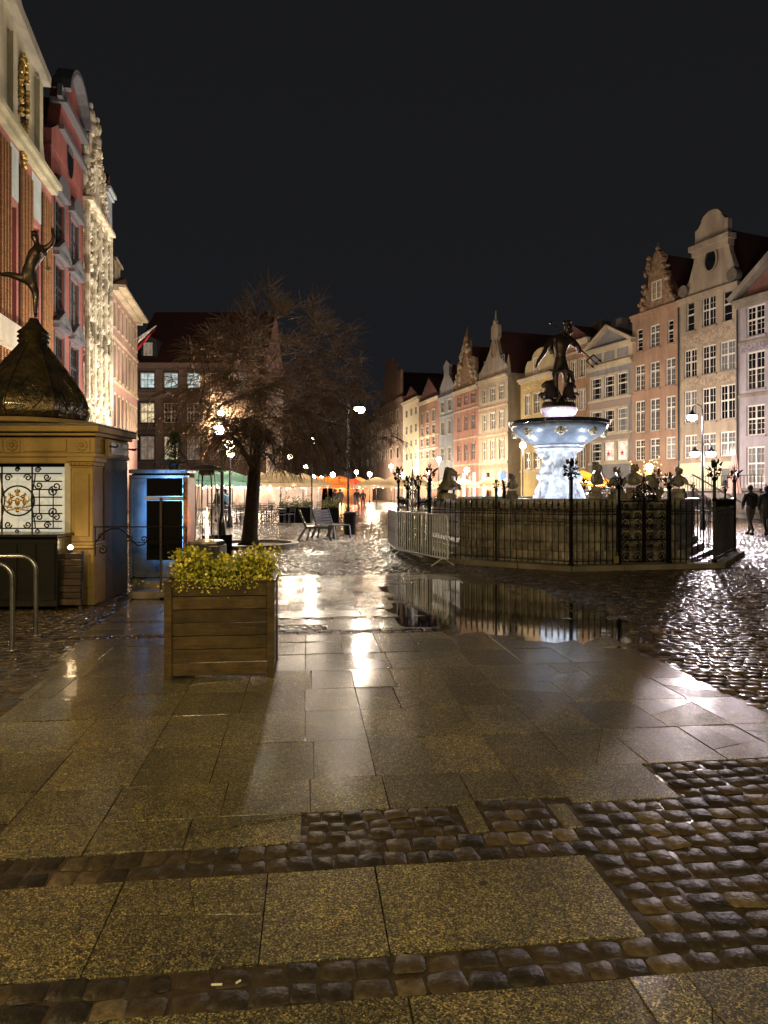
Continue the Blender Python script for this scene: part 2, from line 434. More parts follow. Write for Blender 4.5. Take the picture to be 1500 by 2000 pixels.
    def build(s, name, mat, parent=None, smooth=False, world=False, bevel=0.0, kind=None, label=None, flip=False):
        me = bpy.data.meshes.new(name)
        vs = s.v
        if world and parent is not None:
            inv = world_matrix(parent).inverted(); vs = [tuple(inv @ Vector(p)) for p in vs]
        me.from_pydata(vs, [], s.f); me.validate(clean_customdata=False)
        if mat: me.materials.append(mat)
        if smooth:
            me.polygons.foreach_set('use_smooth', [True] * len(me.polygons))
            if smooth != 'all':
                try: me.set_sharp_from_angle(angle=radians(42))
                except Exception: pass
        o = link(name, me, parent)
        if bevel:
            md = o.modifiers.new('bevel', 'BEVEL'); md.width = bevel; md.segments = 1; md.limit_method = 'ANGLE'
        if kind: o['kind'] = kind
        if label: o['label'] = label
        return o

def world_matrix(o):
    m = Matrix.Translation(o.location) @ o.rotation_euler.to_matrix().to_4x4()
    return (world_matrix(o.parent) @ m) if o.parent else m

def link(name, me, parent=None):
    o = bpy.data.objects.new(name, me); COL.objects.link(o)
    if parent is not None: o.parent = parent
    return o

def tag(o, label=None, cat=None, group=None, kind=None):
    if label: o['label'] = label
    if cat: o['category'] = cat
    if group: o['group'] = group
    if kind: o['kind'] = kind
    return o

def thing(name, label, cat, loc=(0,0,0), rz=0.0, group=None):
    o = bpy.data.objects.new(name, None); COL.objects.link(o)
    o.location = loc; o.rotation_euler = (0, 0, rz); o.empty_display_size = 0.2
    return tag(o, label, cat, group)

def copy_tree(o, parent=None):
    c = o.copy(); COL.objects.link(c)
    if parent is not None: c.parent = parent
    for ch in list(o.children): copy_tree(ch, c)
    return c

def inst(src, parent, loc, rz=0.0, name=None):
    c = src.copy(); COL.objects.link(c); c.parent = parent; c.location = loc; c.rotation_euler = (0, 0, rz)
    return c

def lamp(kind, parent, loc, power, col, radius=0.12, spot=None, target=None, blend=0.5):
    d = bpy.data.lights.new('light', kind); d.energy = power; d.color = col; d.shadow_soft_size = radius
    if kind == 'SPOT': d.spot_size = radians(spot); d.spot_blend = blend
    o = bpy.data.objects.new('light', d); COL.objects.link(o)
    if parent is not None: o.parent = parent
    o.location = loc
    if target is not None:
        o.rotation_euler = (Vector(target) - Vector(loc)).to_track_quat('-Z', 'Y').to_euler()
    return o

def skin(name, joints, edges, mat, parent, sub=2, root=0, world=True):
    """one continuous body grown over a skeleton: joints = [(x,y,z,r)]"""
    me = bpy.data.meshes.new(name)
    vs = [Vector(j[:3]) for j in joints]
    if world and parent is not None:
        inv = world_matrix(parent).inverted(); vs = [inv @ v for v in vs]
    me.from_pydata([tuple(v) for v in vs], edges, [])
    o = link(name, me, parent)
    o.modifiers.new('skin', 'SKIN')
    sv = me.skin_vertices[0].data
    for i, j in enumerate(joints):
        r = j[3]; sv[i].radius = (r, r) if not isinstance(r, tuple) else r
    sv[root].use_root = True
    ss = o.modifiers.new('sub', 'SUBSURF'); ss.levels = sub; ss.render_levels = sub
    me.materials.append(mat)
    dg = bpy.context.evaluated_depsgraph_get()
    m2 = bpy.data.meshes.new_from_object(o.evaluated_get(dg))
    o.modifiers.clear(); o.data = m2
    m2.polygons.foreach_set('use_smooth', [True] * len(m2.polygons))
    if not m2.materials: m2.materials.append(mat)
    return o

def scroll(c, r, turns=1.6, a0=0.0, sgn=1, plane='xz', rr=0.012, mb=None, n=22):
    """a wrought-iron spiral"""
    pts = []
    for i in range(n + 1):
        t = i / n; a = a0 + sgn * 2 * pi * turns * t; q = r * (1 - 0.82 * t)
        pts.append((c[0] + q * cos(a), c[1], c[2] + q * sin(a)))
    (mb or MB()).tube(pts, rr, 5)
    return mb

# shared materials
IRON = plain('black_wrought_iron', (0.012, 0.012, 0.013), 0.38, 0.6, coat=0.4, bump=0.3, bscale=60)
STEEL = plain('galvanised_steel', (0.78, 0.82, 0.90), 0.45, 0.2, var=0.3, scale=12)
SILVER = plain('worn_stainless_steel', (0.40, 0.40, 0.39), 0.30, 0.9, var=0.3, scale=10)
BRONZE = plain('dark_bronze', (0.070, 0.052, 0.038), 0.38, 0.6, coat=0.3, var=0.5, scale=6, bump=0.3, bscale=25)
WHITEP = plain('white_window_paint', (0.66, 0.62, 0.54), 0.45, var=0.12)
GREYP = plain('grey_window_paint', (0.30, 0.30, 0.31), 0.5, var=0.15)
DARKP = plain('dark_window_paint', (0.035, 0.038, 0.042), 0.4, var=0.2)
PANE = plain('dark_window_glass', (0.012, 0.013, 0.016), 0.06, 0.0, spec=0.8, var=0.6, scale=1.2)
PANE_K = pane_lit('curtained_window', (0.42, 0.36, 0.32), 0.10)
PANE_W = pane_lit('warm_lit_window', (1.0, 0.78, 0.45), 0.5)
PANE_C = pane_lit('cool_lit_window', (0.75, 0.95, 0.95), 0.42)
PANE_D = pane_lit('dim_lit_window', (0.55, 0.40, 0.30), 0.22)
STONE = plaster('weathered_sandstone', (0.33, 0.29, 0.22), 0.45, 0.8, 0.4)
DSTONE = plain('dark_wet_stone', (0.15, 0.125, 0.10), 0.5, coat=0.4, var=0.5, scale=2.5, bump=0.6, bscale=18, coat_r=0.25)
MARBLE = plain('white_carved_marble', (0.66, 0.67, 0.69), 0.5, coat=0.3, var=0.4, scale=5, bump=0.6, bscale=16, col2=(0.28, 0.29, 0.32))
BLUEM = plain('blue_grey_marble', (0.22, 0.255, 0.31), 0.3, coat=0.5, var=0.55, scale=3.5, bump=0.2, bscale=14)
GOLD = plain('gilded_bronze', (0.75, 0.52, 0.18), 0.35, 0.7, var=0.4, scale=20, bump=0.5, bscale=30)
ROOF = plain('dark_red_roof_tile', (0.10, 0.035, 0.025), 0.7, var=0.45, scale=5, bump=0.6, bscale=12)
COPPER = plain('hammered_dark_copper', (0.105, 0.078, 0.038), 0.38, 0.7, coat=0.35, var=0.6, scale=4, bump=1.0, bscale=10, bdist=0.035, col2=(0.03, 0.028, 0.022))
BULB = emis('lamp_bulb', (1.0, 0.82, 0.55), 30)
BULBC = emis('cool_lamp_bulb', (0.92, 0.92, 1.0), 45)

# ================================================================== THE GROUND
SLABM = slab_mat(); COBM = cobble_mat(); COBN = cobble_mat('worn_cobblestone', 0.10, 0.36, 0.52); GROUNDM = ground_mat(); WATERM = water_mat('rain_water', rough=0.055)

# direction of the slab path: u runs away from the viewer, v across
TU = Vector((-0.1119, 0.9937)); TV = Vector((0.9937, 0.1119))
def uv2xy(u, v): return (TU.x * u + TV.x * v, TU.y * u + TV.y * v)
def xy2uv(x, y): return (TU.x * x + TU.y * y, TV.x * x + TV.y * y)

ground = MB().add([(-250, -60, -0.0092), (250, -60, -0.0092), (250, 500, -0.0092), (-250, 500, -0.0092)], [(0, 1, 2, 3)]).build('ground', GROUNDM)
ground['kind'] = 'structure'

# octagonal enclosure of the fountain
FC = Vector((4.57, 18.08))
OCT = []
_p, _a = Vector((3.76, 13.9)), radians(11.5)
for i in range(8):
    OCT.append(_p.copy()); _p = _p + Vector((cos(_a), sin(_a))) * 3.26; _a += radians(45)
def inside(poly, x, y):
    c = False; n = len(poly); j = n - 1
    for i in range(n):
        xi, yi = poly[i]; xj, yj = poly[j]
        if (yi > y) != (yj > y) and x < (xj - xi) * (y - yi) / (yj - yi) + xi: c = not c
        j = i
    return c
def inside_np(poly, X, Y):
    c = np.zeros(X.shape, bool); n = len(poly); j = n - 1
    for i in range(n):
        xi, yi = poly[i]; xj, yj = poly[j]
        if yi != yj:
            t = ((yi > Y) != (yj > Y)) & (X < (xj - xi) * (Y - yi) / (yj - yi) + xi)
            c ^= t
        j = i
    return c

# puddles (outlines in metres; read off the photograph on the ground plane)
def outline(pxs, seed, sub=8, amp=0.05):
    pts = [Vector(G(*p)) for p in pxs]; n = len(pts); out = []
    for i in range(n):
        p0, p1, p2, p3 = pts[i-1], pts[i], pts[(i+1) % n], pts[(i+2) % n]
        for k in range(sub):
            t = k / sub
            q = 0.5 * ((2*p1) + (p2-p0)*t + (2*p0-5*p1+4*p2-p3)*t*t + (3*p1-p0-3*p2+p3)*t**3)
            a = noise.noise(Vector((q.x*4, q.y*4, seed))) * amp
            out.append((q.x + a, q.y + noise.noise(Vector((q.x*4, q.y*4, seed+9))) * amp))
    return out
PUDDLES = [
    outline([(745, 1175), (760, 1145), (800, 1128), (900, 1136), (1010, 1150), (1120, 1183), (1262, 1219), (1225, 1238), (1140, 1266), (1060, 1270), (995, 1246), (900, 1238), (820, 1226), (765, 1205)], 1, amp=0.12),
]
PUD = np.array(PUDDLES[0])
def dip(x, y, ins=None):
    """how far the paving sags below the water line, in metres"""
    if ins is None: ins = inside(PUDDLES[0], x, y)
    d = float(np.sqrt(((PUD[:, 0] - x) ** 2 + (PUD[:, 1] - y) ** 2).min()))
    d = d if ins else -d
    t = min(1.0, max(0.0, (d + 0.15) / 0.75)); return t * t * (3 - 2 * t) * (0.0062 + 0.0050 * noise.noise(Vector((x * 1.6, y * 1.1, 3.3))))
WATER_Z = -0.0035

pav = thing('pavement', None, None); tag(pav, kind='structure')

U0, U1, V0, V1 = 1.1, 13.1, -2.2, 3.3
UA, UB = (2.93, 3.17), (2.17, 2.37)          # the two sett bands that cross the path
UC = (7.72, 7.95); UD = (8.62, 8.78)
def slab_area(u, v):
    """which kind of paving lies at (u, v): 'slab' or 'sett'"""
    if not (U0 <= u <= U1): return 'sett'
    left = -2.15 - 0.35 * min(1, max(0, (u - 5) / 3.5))
    if v < left or v > V1: return 'sett'
    for a, b in (UA, UB, UC): 
        if a <= u <= b: return 'sett'
    if UD[0] <= u <= UD[1]: return 'sett'
    if v > 1.22 and UB[1] <= u <= UA[0]: return 'sett'
    if v > 1.32 and u < 3.42 and u > UA[1]: return 'sett'
    if v > 1.95 and UA[1] <= u <= 3.86: return 'sett'
    if 0.86 < v < 1.22 and UA[1] <= u <= 3.50: return 'sett'
    if -0.02 < v < 0.76 and UA[1] <= u <= 3.46: return 'sett'
    if v < -1.42 and UA[1] <= u <= 3.52: return 'sett'
    if 7.95 <= u <= 8.30 and v < 0.25 and v > -1.0: return 'sett'
    return 'slab'

# --- slabs, laid in courses across the path
def rect_clip_slab(name, pts, drop, seed):
    """one stone slab: its outline, slightly uneven top and a worn arris"""
    r = random.Random(seed)
    c = Vector((sum(p[0] for p in pts) / len(pts), sum(p[1] for p in pts) / len(pts)))
    tx, ty = r.gauss(0, 0.0022), r.gauss(0, 0.0022); h = r.gauss(-0.001, 0.0009) - drop
    n = len(pts); top, arr, bot = [], [], []
    for p in pts:
        d = Vector(p) - c; q = c + d * (1 - 0.002 / max(0.05, d.length)); z = h + tx * d.x * 2 + ty * d.y * 2 - dip(p[0], p[1])
        top.append((q.x, q.y, z)); arr.append((p[0], p[1], z - 0.0022)); bot.append((p[0], p[1], -0.05))
    vs = [(v[0] - c.x, v[1] - c.y, v[2]) for v in top + arr + bot]
    fs = [tuple(range(n))]
    for i in range(n):
        j = (i + 1) % n
        fs.append((n + i, n + j, j, i)); fs.append((2*n + i, 2*n + j, n + j, n + i))
    o = MB().add(vs, fs).build(name, SLABM, pav); o.location = (c.x, c.y, 0)
    return o

def split_poly(pts, a, b, gap=0.003):
    """cut a convex polygon by the line a-b, leaving a crack"""
    a, b = Vector(a), Vector(b); d = (b - a).normalized(); nrm = Vector((-d.y, d.x)); out = []
    for s in (1, -1):
        poly = []
        for i in range(len(pts)):
            p, q = Vector(pts[i]), Vector(pts[(i+1) % len(pts)])
            dp, dq = s * (p - a).dot(nrm) - gap, s * (q - a).dot(nrm) - gap
            if dp >= 0: poly.append(tuple(p))
            if dp * dq < 0: t = dp / (dp - dq); poly.append(tuple(p + (q - p) * t))
        if len(poly) >= 3:
            ar = abs(sum(poly[i][0]*poly[(i+1)%len(poly)][1] - poly[(i+1)%len(poly)][0]*poly[i][1] for i in range(len(poly))) / 2)
            if ar > 0.004: out.append(poly)
    return out

def in_puddle(x, y, grow=0.0):
    for p in PUDDLES:
        if inside(p, x, y): return True
    return False

slab_n = 0
def put_slab(u0, u1, v0, v1):
    global slab_n
    if (u1 - u0) < 0.05 or (v1 - v0) < 0.05: return
    g = 0.0023
    j = lambda: rnd.uniform(-0.003, 0.003)
    q = [(u0 + g + j(), v0 + g + j()), (u0 + g + j(), v1 - g + j()), (u1 - g + j(), v1 - g + j()), (u1 - g + j(), v0 + g + j())]
    pts = [uv2xy(*p) for p in q]          # counter-clockwise seen from above
    a2 = sum(pts[i][0]*pts[(i+1)%4][1] - pts[(i+1)%4][0]*pts[i][1] for i in range(4))
    if a2 < 0: pts.reverse()
    c = (sum(p[0] for p in pts)/4, sum(p[1] for p in pts)/4)
    drop = 0.0
    polys = [pts]
    if rnd.random() < 0.30:
        ce = Vector(c); a = rnd.uniform(0, pi)
        polys = split_poly(pts, ce + Vector((rnd.uniform(-.08,.08), rnd.uniform(-.08,.08))), ce + Vector((cos(a), sin(a))), rnd.uniform(0.0008, 0.0022))
        if rnd.random() < 0.35 and polys:
            big = max(polys, key=lambda P: len(P)); polys.remove(big); ce = Vector((sum(p[0] for p in big)/len(big), sum(p[1] for p in big)/len(big)))
            a += pi/2 + rnd.uniform(-.4, .4); polys += split_poly(big, ce, ce + Vector((cos(a), sin(a))), 0.0012)
    for P in polys:
        slab_n += 1
        rect_clip_slab('paving_slab', P, drop, slab_n)

def course(u0, u1, va, vb, cuts=None):
    """one course of slabs between va and vb, split at the given v or at random widths"""
    v = va; row = []
    cuts = [c for c in (cuts or []) if va + 0.08 < c < vb - 0.08]
    if cuts:
        e = [va] + cuts + [vb]
    else:
        e = [va]
        while v < vb - 0.35: v += rnd.choice((0.40, 0.42, 0.58, 0.60, 0.62)); e.append(min(v, vb))
        if e[-1] < vb: 
            if vb - e[-1] < 0.15 and len(e) > 1: e[-1] = vb
            else: e.append(vb)
    for a, b in zip(e[:-1], e[1:]): put_slab(u0, u1, a, b)

MAIN = [-1.95, -1.42, -0.95, -0.48, -0.007, 0.393, 0.74, 1.14, 1.55, 2.0, 2.45, 2.9]
def jit(c, k): return [x + (rnd.uniform(-0.06, 0.06) if rnd.random() < 0.35 else 0) for x in c]
course(1.1, 1.62, -1.6, 2.4, [-1.0, -0.45, 0.1, 0.7, 1.35, 1.9]); course(1.62, 2.17, -2.1, 2.9, [-1.5, -0.93, -0.3, 0.32, 1.05, 1.25, 1.9])
course(2.37, 2.93, -2.15, 1.22, [-1.62, -1.18, -0.74, -0.16, 0.29])
# first courses above the upper band work round the sett patches
course(3.17, 3.46, -1.42, -0.02, [-0.98, -0.55]); course(3.17, 3.46, 0.76, 0.86)
course(3.46, 3.86, -1.42, 0.86, [-0.98, -0.42, 0.02, 0.42]); put_slab(3.50, 3.86, 0.86, 1.36); put_slab(3.17, 3.42, 1.22, 1.32)
put_slab(3.42, 3.86, 1.36, 1.95); course(3.52, 3.86, -2.1, -1.42)
u = 3.86
hs = [0.58, 0.60, 0.56, 0.58, 0.62, 0.55, 0.37]
for k, h in enumerate(hs):
    if k == len(hs) - 1: h = UC[0] - u
    left = -2.15 - 0.35 * min(1, max(0, (u - 5) / 3.5))
    course(u, u + h, left, V1, jit([c for c in MAIN if c > left + 0.2], k)); u += h
course(UC[1], 8.30, -2.5, -1.0, [-1.6]); course(UC[1], UD[0], 0.25, V1, [0.6, 1.1, 1.6, 2.1, 2.7]); course(8.30, UD[0], -2.5, 0.25, [-1.9, -1.3, -0.8, -0.3])
u = UD[1]
while u < U1 - 0.1:
    h = min(rnd.choice((0.55, 0.6, 0.5)), U1 - u)
    course(u, u + h, -2.5, V1, jit([-1.9, -1.3, -0.75, -0.25, 0.24, 0.7, 1.2, 1.7, 2.2, 2.7], 0)); u += h

# --- setts
DOME = [(x, y) for y in (-1, -.72, .72, 1) for x in (-1, -.72, .72, 1)]
DQ = [(r*4+c, r*4+c+1, r*4+c+5, r*4+c+4) for r in range(3) for c in range(3)]
def sett_verts(hw, hl, r, dome=0.013, rot=0.0):
    """one hewn sett, centred on the origin"""
    out = []; tx, ty = r.gauss(0, 0.035), r.gauss(0, 0.035)
    for k, (a, b) in enumerate(DOME):
        edge = abs(a) == 1 or abs(b) == 1; cor = abs(a) == 1 and abs(b) == 1
        f = 0.86 if cor else 1.0
        x, y = a * hw * f * r.uniform(0.88, 1.03), b * hl * f * r.uniform(0.86, 1.03)
        z = (-0.013 if cor else -0.008) if edge else r.gauss(0.0, 0.0016)
        z += tx * x + ty * y
        out.append((x * cos(rot) - y * sin(rot), x * sin(rot) + y * cos(rot), z))
    return out
SETT_MESHES = []
_r = random.Random(5)
for k in range(24):
    me = bpy.data.meshes.new('cobblestone'); vs = sett_verts(0.0535, 0.0535, _r)
    # finer, rounder top for the near stones: one more ring
    me.from_pydata(vs, [], DQ); me.materials.append(COBN)
    me.polygons.foreach_set('use_smooth', [True] * len(me.polygons)); SETT_MESHES.append(me)

near = []       # (distance, x, y, rot, sx, sy, z)
def band(u0, u1, v0, v1, rows, step, jitter=0.007, alongv=True):
    rh = (u1 - u0) / rows
    for i in range(rows):
        v = v0 + rnd.uniform(0, 0.03)
        while v < v1 - 0.03:
            w = min(step * rnd.uniform(0.82, 1.22), v1 - v)
            if w > 0.05:
                uu, vv = u0 + (i + 0.5) * rh + rnd.uniform(-jitter, jitter), v + w / 2
                x, y = uv2xy(uu, vv)
                near.append((hypot(x, y), x, y, atan2(TV.y, TV.x) + rnd.gauss(0, 0.07), w / 0.104, rh / 0.104, rnd.gauss(-0.002, 0.0024)))
            v += w
band(UB[0], UB[1], -2.15, 3.3, 2, 0.118); band(UA[0], UA[1], -2.15, 3.3, 2, 0.105)
band(UB[1], UA[0], 1.24, 3.3, 5, 0.125); band(UA[1], 3.42, 1.33, 3.3, 2, 0.115); band(3.42, 3.86, 1.97, 3.3, 4, 0.11)
band(UA[1], 3.50, 0.87, 1.21, 3, 0.11); band(UA[1], 3.46, -0.01, 0.75, 3, 0.105); band(UA[1], 3.52, -2.15, -1.43, 3, 0.11)
band(1.1, 1.62, 2.42, 3.3, 4, 0.12); band(1.62, 2.17, 2.92, 3.6, 5, 0.12)
band(UC[0], UC[1], -2.4, V1, 2, 0.11); band(UD[0], UD[1], -2.5, V1, 1, 0.3); band(7.96, 8.29, -0.98, 0.24, 4, 0.08)
near = [n for n in near if abs(n[1]) < 0.60 * n[2] + 0.1]
near.sort()
def puddle_drop(x, y): return -dip(x, y)
for n in near[:300]:
    o = bpy.data.objects.new('cobblestone', SETT_MESHES[rnd.randrange(len(SETT_MESHES))]); COL.objects.link(o); o.parent = pav
    o.location = (n[1], n[2], n[6] + puddle_drop(n[1], n[2])); o.rotation_euler = (0, 0, n[3] + (pi if rnd.random() < 0.5 else 0)); o.scale = (n[4], n[5], 1)
rest = near[300:]

def sett_field():
    """every other sett of the square out to where they blur, as one stuff mesh"""
    rng = np.random.RandomState(3)
    px, py, pr, sx, sy, sz = [], [], [], [], [], []
    for n in rest:
        px.append(n[1]); py.append(n[2]); pr.append(n[3]); sx.append(n[4] * .052); sy.append(n[5] * .052); sz.append(n[6])
    px, py, pr, sx, sy, sz = map(lambda a: np.array(a, float), (px, py, pr, sx, sy, sz))
    fields = []
    # (region test, row height, width, course direction)
    def lay(us, ue, vs_, ve, rh, w, ang):
        rows = np.arange(us, ue, rh); X, Y, R, HW, HH = [], [], [], [], []
        c, s_ = cos(ang), sin(ang)
        for u_ in rows:
            nn = int((ve - vs_) / w); ws = w * rng.uniform(0.8, 1.2, nn); pos = vs_ + np.cumsum(ws) - ws / 2 + rng.uniform(0, w)
            wob = 0.05 * np.sin(pos * 0.9 + u_ * 0.4)
            uu = u_ + wob + rng.normal(0, 0.005, nn)
            X.append(c * pos - s_ * uu); Y.append(s_ * pos + c * uu); R.append(ang + rng.normal(0, 0.06, nn)); HW.append(ws / 2); HH.append(np.full(nn, rh / 2))
        return [np.concatenate(a) for a in (X, Y, R, HW, HH)]
    A = lay(1.5, 36, -24, 24, 0.118, 0.145, radians(-4))
    X, Y, R, HW, HH = A
    U = TU.x * X + TU.y * Y; V = TV.x * X + TV.y * Y
    keep = (np.abs(X) < 0.58 * Y + 0.3) & (Y > 2.0) & (Y < 34)
    strip = (U > U0) & (U < U1) & (V < V1 + 0.03) & (V > -2.15 - 0.35 * np.clip((U - 5) / 3.5, 0, 1) - 0.03)
    keep &= ~strip
    keep &= ~((V >= 1.2) & (V < 3.35) & (U < 3.9) & (U > 1.0))
    big = [(FC.x + (p.x - FC.x) * 1.07, FC.y + (p.y - FC.y) * 1.07) for p in OCT]
    keep &= ~inside_np(big, X, Y)
    X, Y, R, HW, HH = (a[keep] for a in (X, Y, R, HW, HH))
    Z = rng.normal(-0.002, 0.0035, len(X)) + 0.006 * np.sin(X * 1.7 + 0.6 * Y) * np.sin(Y * 1.3)
    px = np.concatenate([px, X]); py = np.concatenate([py, Y]); pr = np.concatenate([pr, R]); sx = np.concatenate([sx, HW * 0.97]); sy = np.concatenate([sy, HH * 0.97]); sz = np.concatenate([sz, Z])
    wet = inside_np(PUDDLES[0], px, py)
    for k in np.nonzero(wet | (np.hypot(px - 2.0, py - 10.3) < 4.5))[0]: sz[k] -= dip(px[k], py[k], wet[k]) * 1.35
    n = len(px)
    D = np.array(DOME); edge = (np.abs(D).max(1) == 1); cor = (np.abs(D).min(1) == 1)
    f = np.where(cor, 0.86, 1.0)
    bx = D[:, 0] * f; by = D[:, 1] * f; bz = np.where(cor, -0.020, np.where(edge, -0.012, 0.0))
    lx = bx[None] * sx[:, None] * rng.uniform(0.94, 1.03, (n, 16)); ly = by[None] * sy[:, None] * rng.uniform(0.94, 1.03, (n, 16))
    tx = rng.normal(0, 0.045, (n, 1)); ty = rng.normal(0, 0.045, (n, 1))
    lz = bz[None] + tx * lx + ty * ly + sz[:, None]
    lz = np.minimum(lz, 0.02)
    c, s_ = np.cos(pr)[:, None], np.sin(pr)[:, None]
    co = np.stack([px[:, None] + lx * c - ly * s_, py[:, None] + lx * s_ + ly * c, lz], -1).reshape(-1, 3)
    fq = (np.array(DQ)[None] + (np.arange(n) * 16)[:, None, None]).reshape(-1, 4)
    me = bpy.data.meshes.new('cobblestones')
    me.vertices.add(len(co)); me.vertices.foreach_set('co', co.astype(np.float32).ravel())
    me.loops.add(fq.size); me.loops.foreach_set('vertex_index', fq.astype(np.int32).ravel())
    me.polygons.add(len(fq)); me.polygons.foreach_set('loop_start', np.arange(0, fq.size, 4, dtype=np.int32)); me.polygons.foreach_set('loop_total', np.full(len(fq), 4, np.int32))
    me.update(calc_edges=True); me.polygons.foreach_set('use_smooth', np.ones(len(fq), bool))
    at = me.attributes.new('tone', 'FLOAT', 'POINT'); at.data.foreach_set('value', np.repeat(rng.uniform(0, 1, n), 16).astype(np.float32))
    me.materials.append(COBM)
    o = link('cobblestones', me, pav); o['kind'] = 'stuff'
    return n
print('setts', sett_field(), 'near', len(near), 'slabs', slab_n)

for i, P in enumerate(PUDDLES):
    cx_, cy_ = PUD.mean(0); mb = MB(); mb.add([(cx_ + (x - cx_) * 1.12, cy_ + (y - cy_) * 1.25, WATER_Z) for x, y in P], [tuple(range(len(P)))])
    o = mb.build('puddle', WATERM); o['kind'] = 'structure'
# two cigarette ends in the joint of the nearest band
for k, (x0, y0, x1, y1) in enumerate(((413, 1927, 434, 1927), (461, 1924, 470, 1919))):
    a, b = G(x0, y0), G(x1, y1)
    t = MB(); t.tube([(a[0], a[1], 0.006), (b[0], b[1], 0.007)], 0.0035, 8)
    o = t.build('cigarette_end', plain('cigarette_paper', (0.75, 0.68, 0.55), 0.7), smooth=True)
    tag(o, ['longer pale cigarette end lying in the nearest cobble band', 'shorter tilted cigarette end beside the longer one in the cobble band'][k], 'cigarette end')

# ================================================================== THE HOUSES
class Face:
    """a street front between two plan points given by their photo column and distance"""
    def __init__(s, pl, Yl, pr, Yr):
        s.P0 = Vector((PX(pl, Yl), Yl)); s.P1 = Vector((PX(pr, Yr), Yr)); s.W = (s.P1 - s.P0).length
        s.d = (s.P1 - s.P0) / s.W; s.rz = atan2(s.d.y, s.d.x)
    def x(s, px):
        k = (px - CX) / FP                       # X = k*Y
        # P0.x + d.x t = k (P0.y + d.y t)
        return (k * s.P0.y - s.P0.x) / (s.d.x - k * s.d.y)
    def Y(s, px): return s.P0.y + s.d.y * s.x(px)
    def z(s, px, py): return PZ(py, s.Y(px))

def chain(px_list, Y_first, xvs):
    """distances of successive front corners, given the vanishing column of each front"""
    Ys = [Y_first]
    for i in range(1, len(px_list)):
        x1, x2, Y1 = px_list[i-1], px_list[i], Ys[-1]; a = (xvs[i-1] - CX) / FP; b = (x2 - CX) / FP
        X1 = (x1 - CX) / FP * Y1; t = (X1 - b * Y1) / (b - a); Ys.append(Y1 + t)
    return Ys

def wall_with_holes(mb, w, z0, z1, holes, rev=0.16):
    """front wall of width w from z0 to z1 with openings (x0,x1,z0,z1) and their reveals"""
    xs = sorted({0.0, w} | {h[0] for h in holes} | {h[1] for h in holes}); zs = sorted({z0, z1} | {h[2] for h in holes} | {h[3] for h in holes})
    xs = [x for x in xs if 0 <= x <= w]; zs = [z for z in zs if z0 <= z <= z1]
    for i in range(len(xs) - 1):
        for j in range(len(zs) - 1):
            cx, cz = (xs[i] + xs[i+1]) / 2, (zs[j] + zs[j+1]) / 2
            if any(h[0] < cx < h[1] and h[2] < cz < h[3] for h in holes): continue
            mb.add([(xs[i],0,zs[j]),(xs[i+1],0,zs[j]),(xs[i+1],0,zs[j+1]),(xs[i],0,zs[j+1])], [(0,1,2,3)])
    for a, b, c, d in holes:
        mb.add([(a,0,c),(b,0,c),(b,rev,c),(a,rev,c)], [(0,3,2,1)]); mb.add([(a,0,d),(b,0,d),(b,rev,d),(a,rev,d)], [(0,1,2,3)])
        mb.add([(a,0,c),(a,rev,c),(a,rev,d),(a,0,d)], [(0,1,2,3)]); mb.add([(b,0,c),(b,rev,c),(b,rev,d),(b,0,d)], [(0,3,2,1)])
    return mb

WCACHE = {}
def window(parent, x, z, w, h, frame=WHITEP, pane=PANE, style='cross', bars=(2, 3), y=0.0, rev=0.14, sill=None):
    """a casement: frame, mullion, transom and glazing bars, with its pane"""
    key = (round(w, 1), round(h, 1), frame.name, style, bars)
    if key not in WCACHE:
        W_, H_ = key[0], key[1]; m = MB(); t = 0.085 if w > 0.8 else 0.06; th = 0.06
        m.box(-W_/2, -W_/2 + t, 0, th, 0, H_); m.box(W_/2 - t, W_/2, 0, th, 0, H_)
        m.box(-W_/2 + t, W_/2 - t, 0.002, th, 0, t); m.box(-W_/2 + t, W_/2 - t, 0.002, th, H_ - t, H_)
        tz = {'cross': 0.55, 'tall': 0.66, 'casement': None, 'narrow': 0.55}.get(style)
        if style != 'narrow': m.box(-0.05, 0.05, -0.012, th - 0.01, t, H_ - t)
        if tz: m.box(-W_/2 + t, W_/2 - t, -0.02, th - 0.02, H_*tz - 0.05, H_*tz + 0.05)
        nb, nv = bars
        g = 0.011
        for k in range(1, nv):
            zz = H_ * k / nv
            if tz and abs(zz - H_*tz) < 0.12: continue
            m.box(-W_/2 + t, W_/2 - t, 0.012, th - 0.025, zz - g, zz + g)
        if nb == 2 and w > 0.9:
            for sx in (-1, 1): m.box(sx*W_/4 - g, sx*W_/4 + g, 0.010, th - 0.027, t, H_ - t)
        f = m.build('window', frame); p = MB().add([(-W_/2, 0, 0), (W_/2, 0, 0), (W_/2, 0, H_), (-W_/2, 0, H_)], [(0,1,2,3)]).build('pane', pane)
        WCACHE[key] = (f.data, {pane.name: p.data}, (W_, H_))
        bpy.data.objects.remove(f); bpy.data.objects.remove(p)
    fm, pms, (W_, H_) = WCACHE[key]
    if pane.name not in pms:
        p = MB().add([(-W_/2, 0, 0), (W_/2, 0, 0), (W_/2, 0, H_), (-W_/2, 0, H_)], [(0,1,2,3)]).build('pane', pane); pms[pane.name] = p.data; bpy.data.objects.remove(p)
    o = link('window', fm, parent); o.location = (x, y + rev - 0.06, z); o.scale = (w / W_, 1, h / H_)
    p = link('pane', pms[pane.name], o); p.location = (0, 0.045, 0)
    return o

def box_part(name, mat, parent, *a, **k):
    m = MB()
    if isinstance(a[0], (list, tuple)):
        for b in a: m.box(*b)
    else: m.box(*a)
    return m.build(name, mat, parent, **k)

def rng_pane(i, j, lit):
    return lit.get((i, j), PANE)

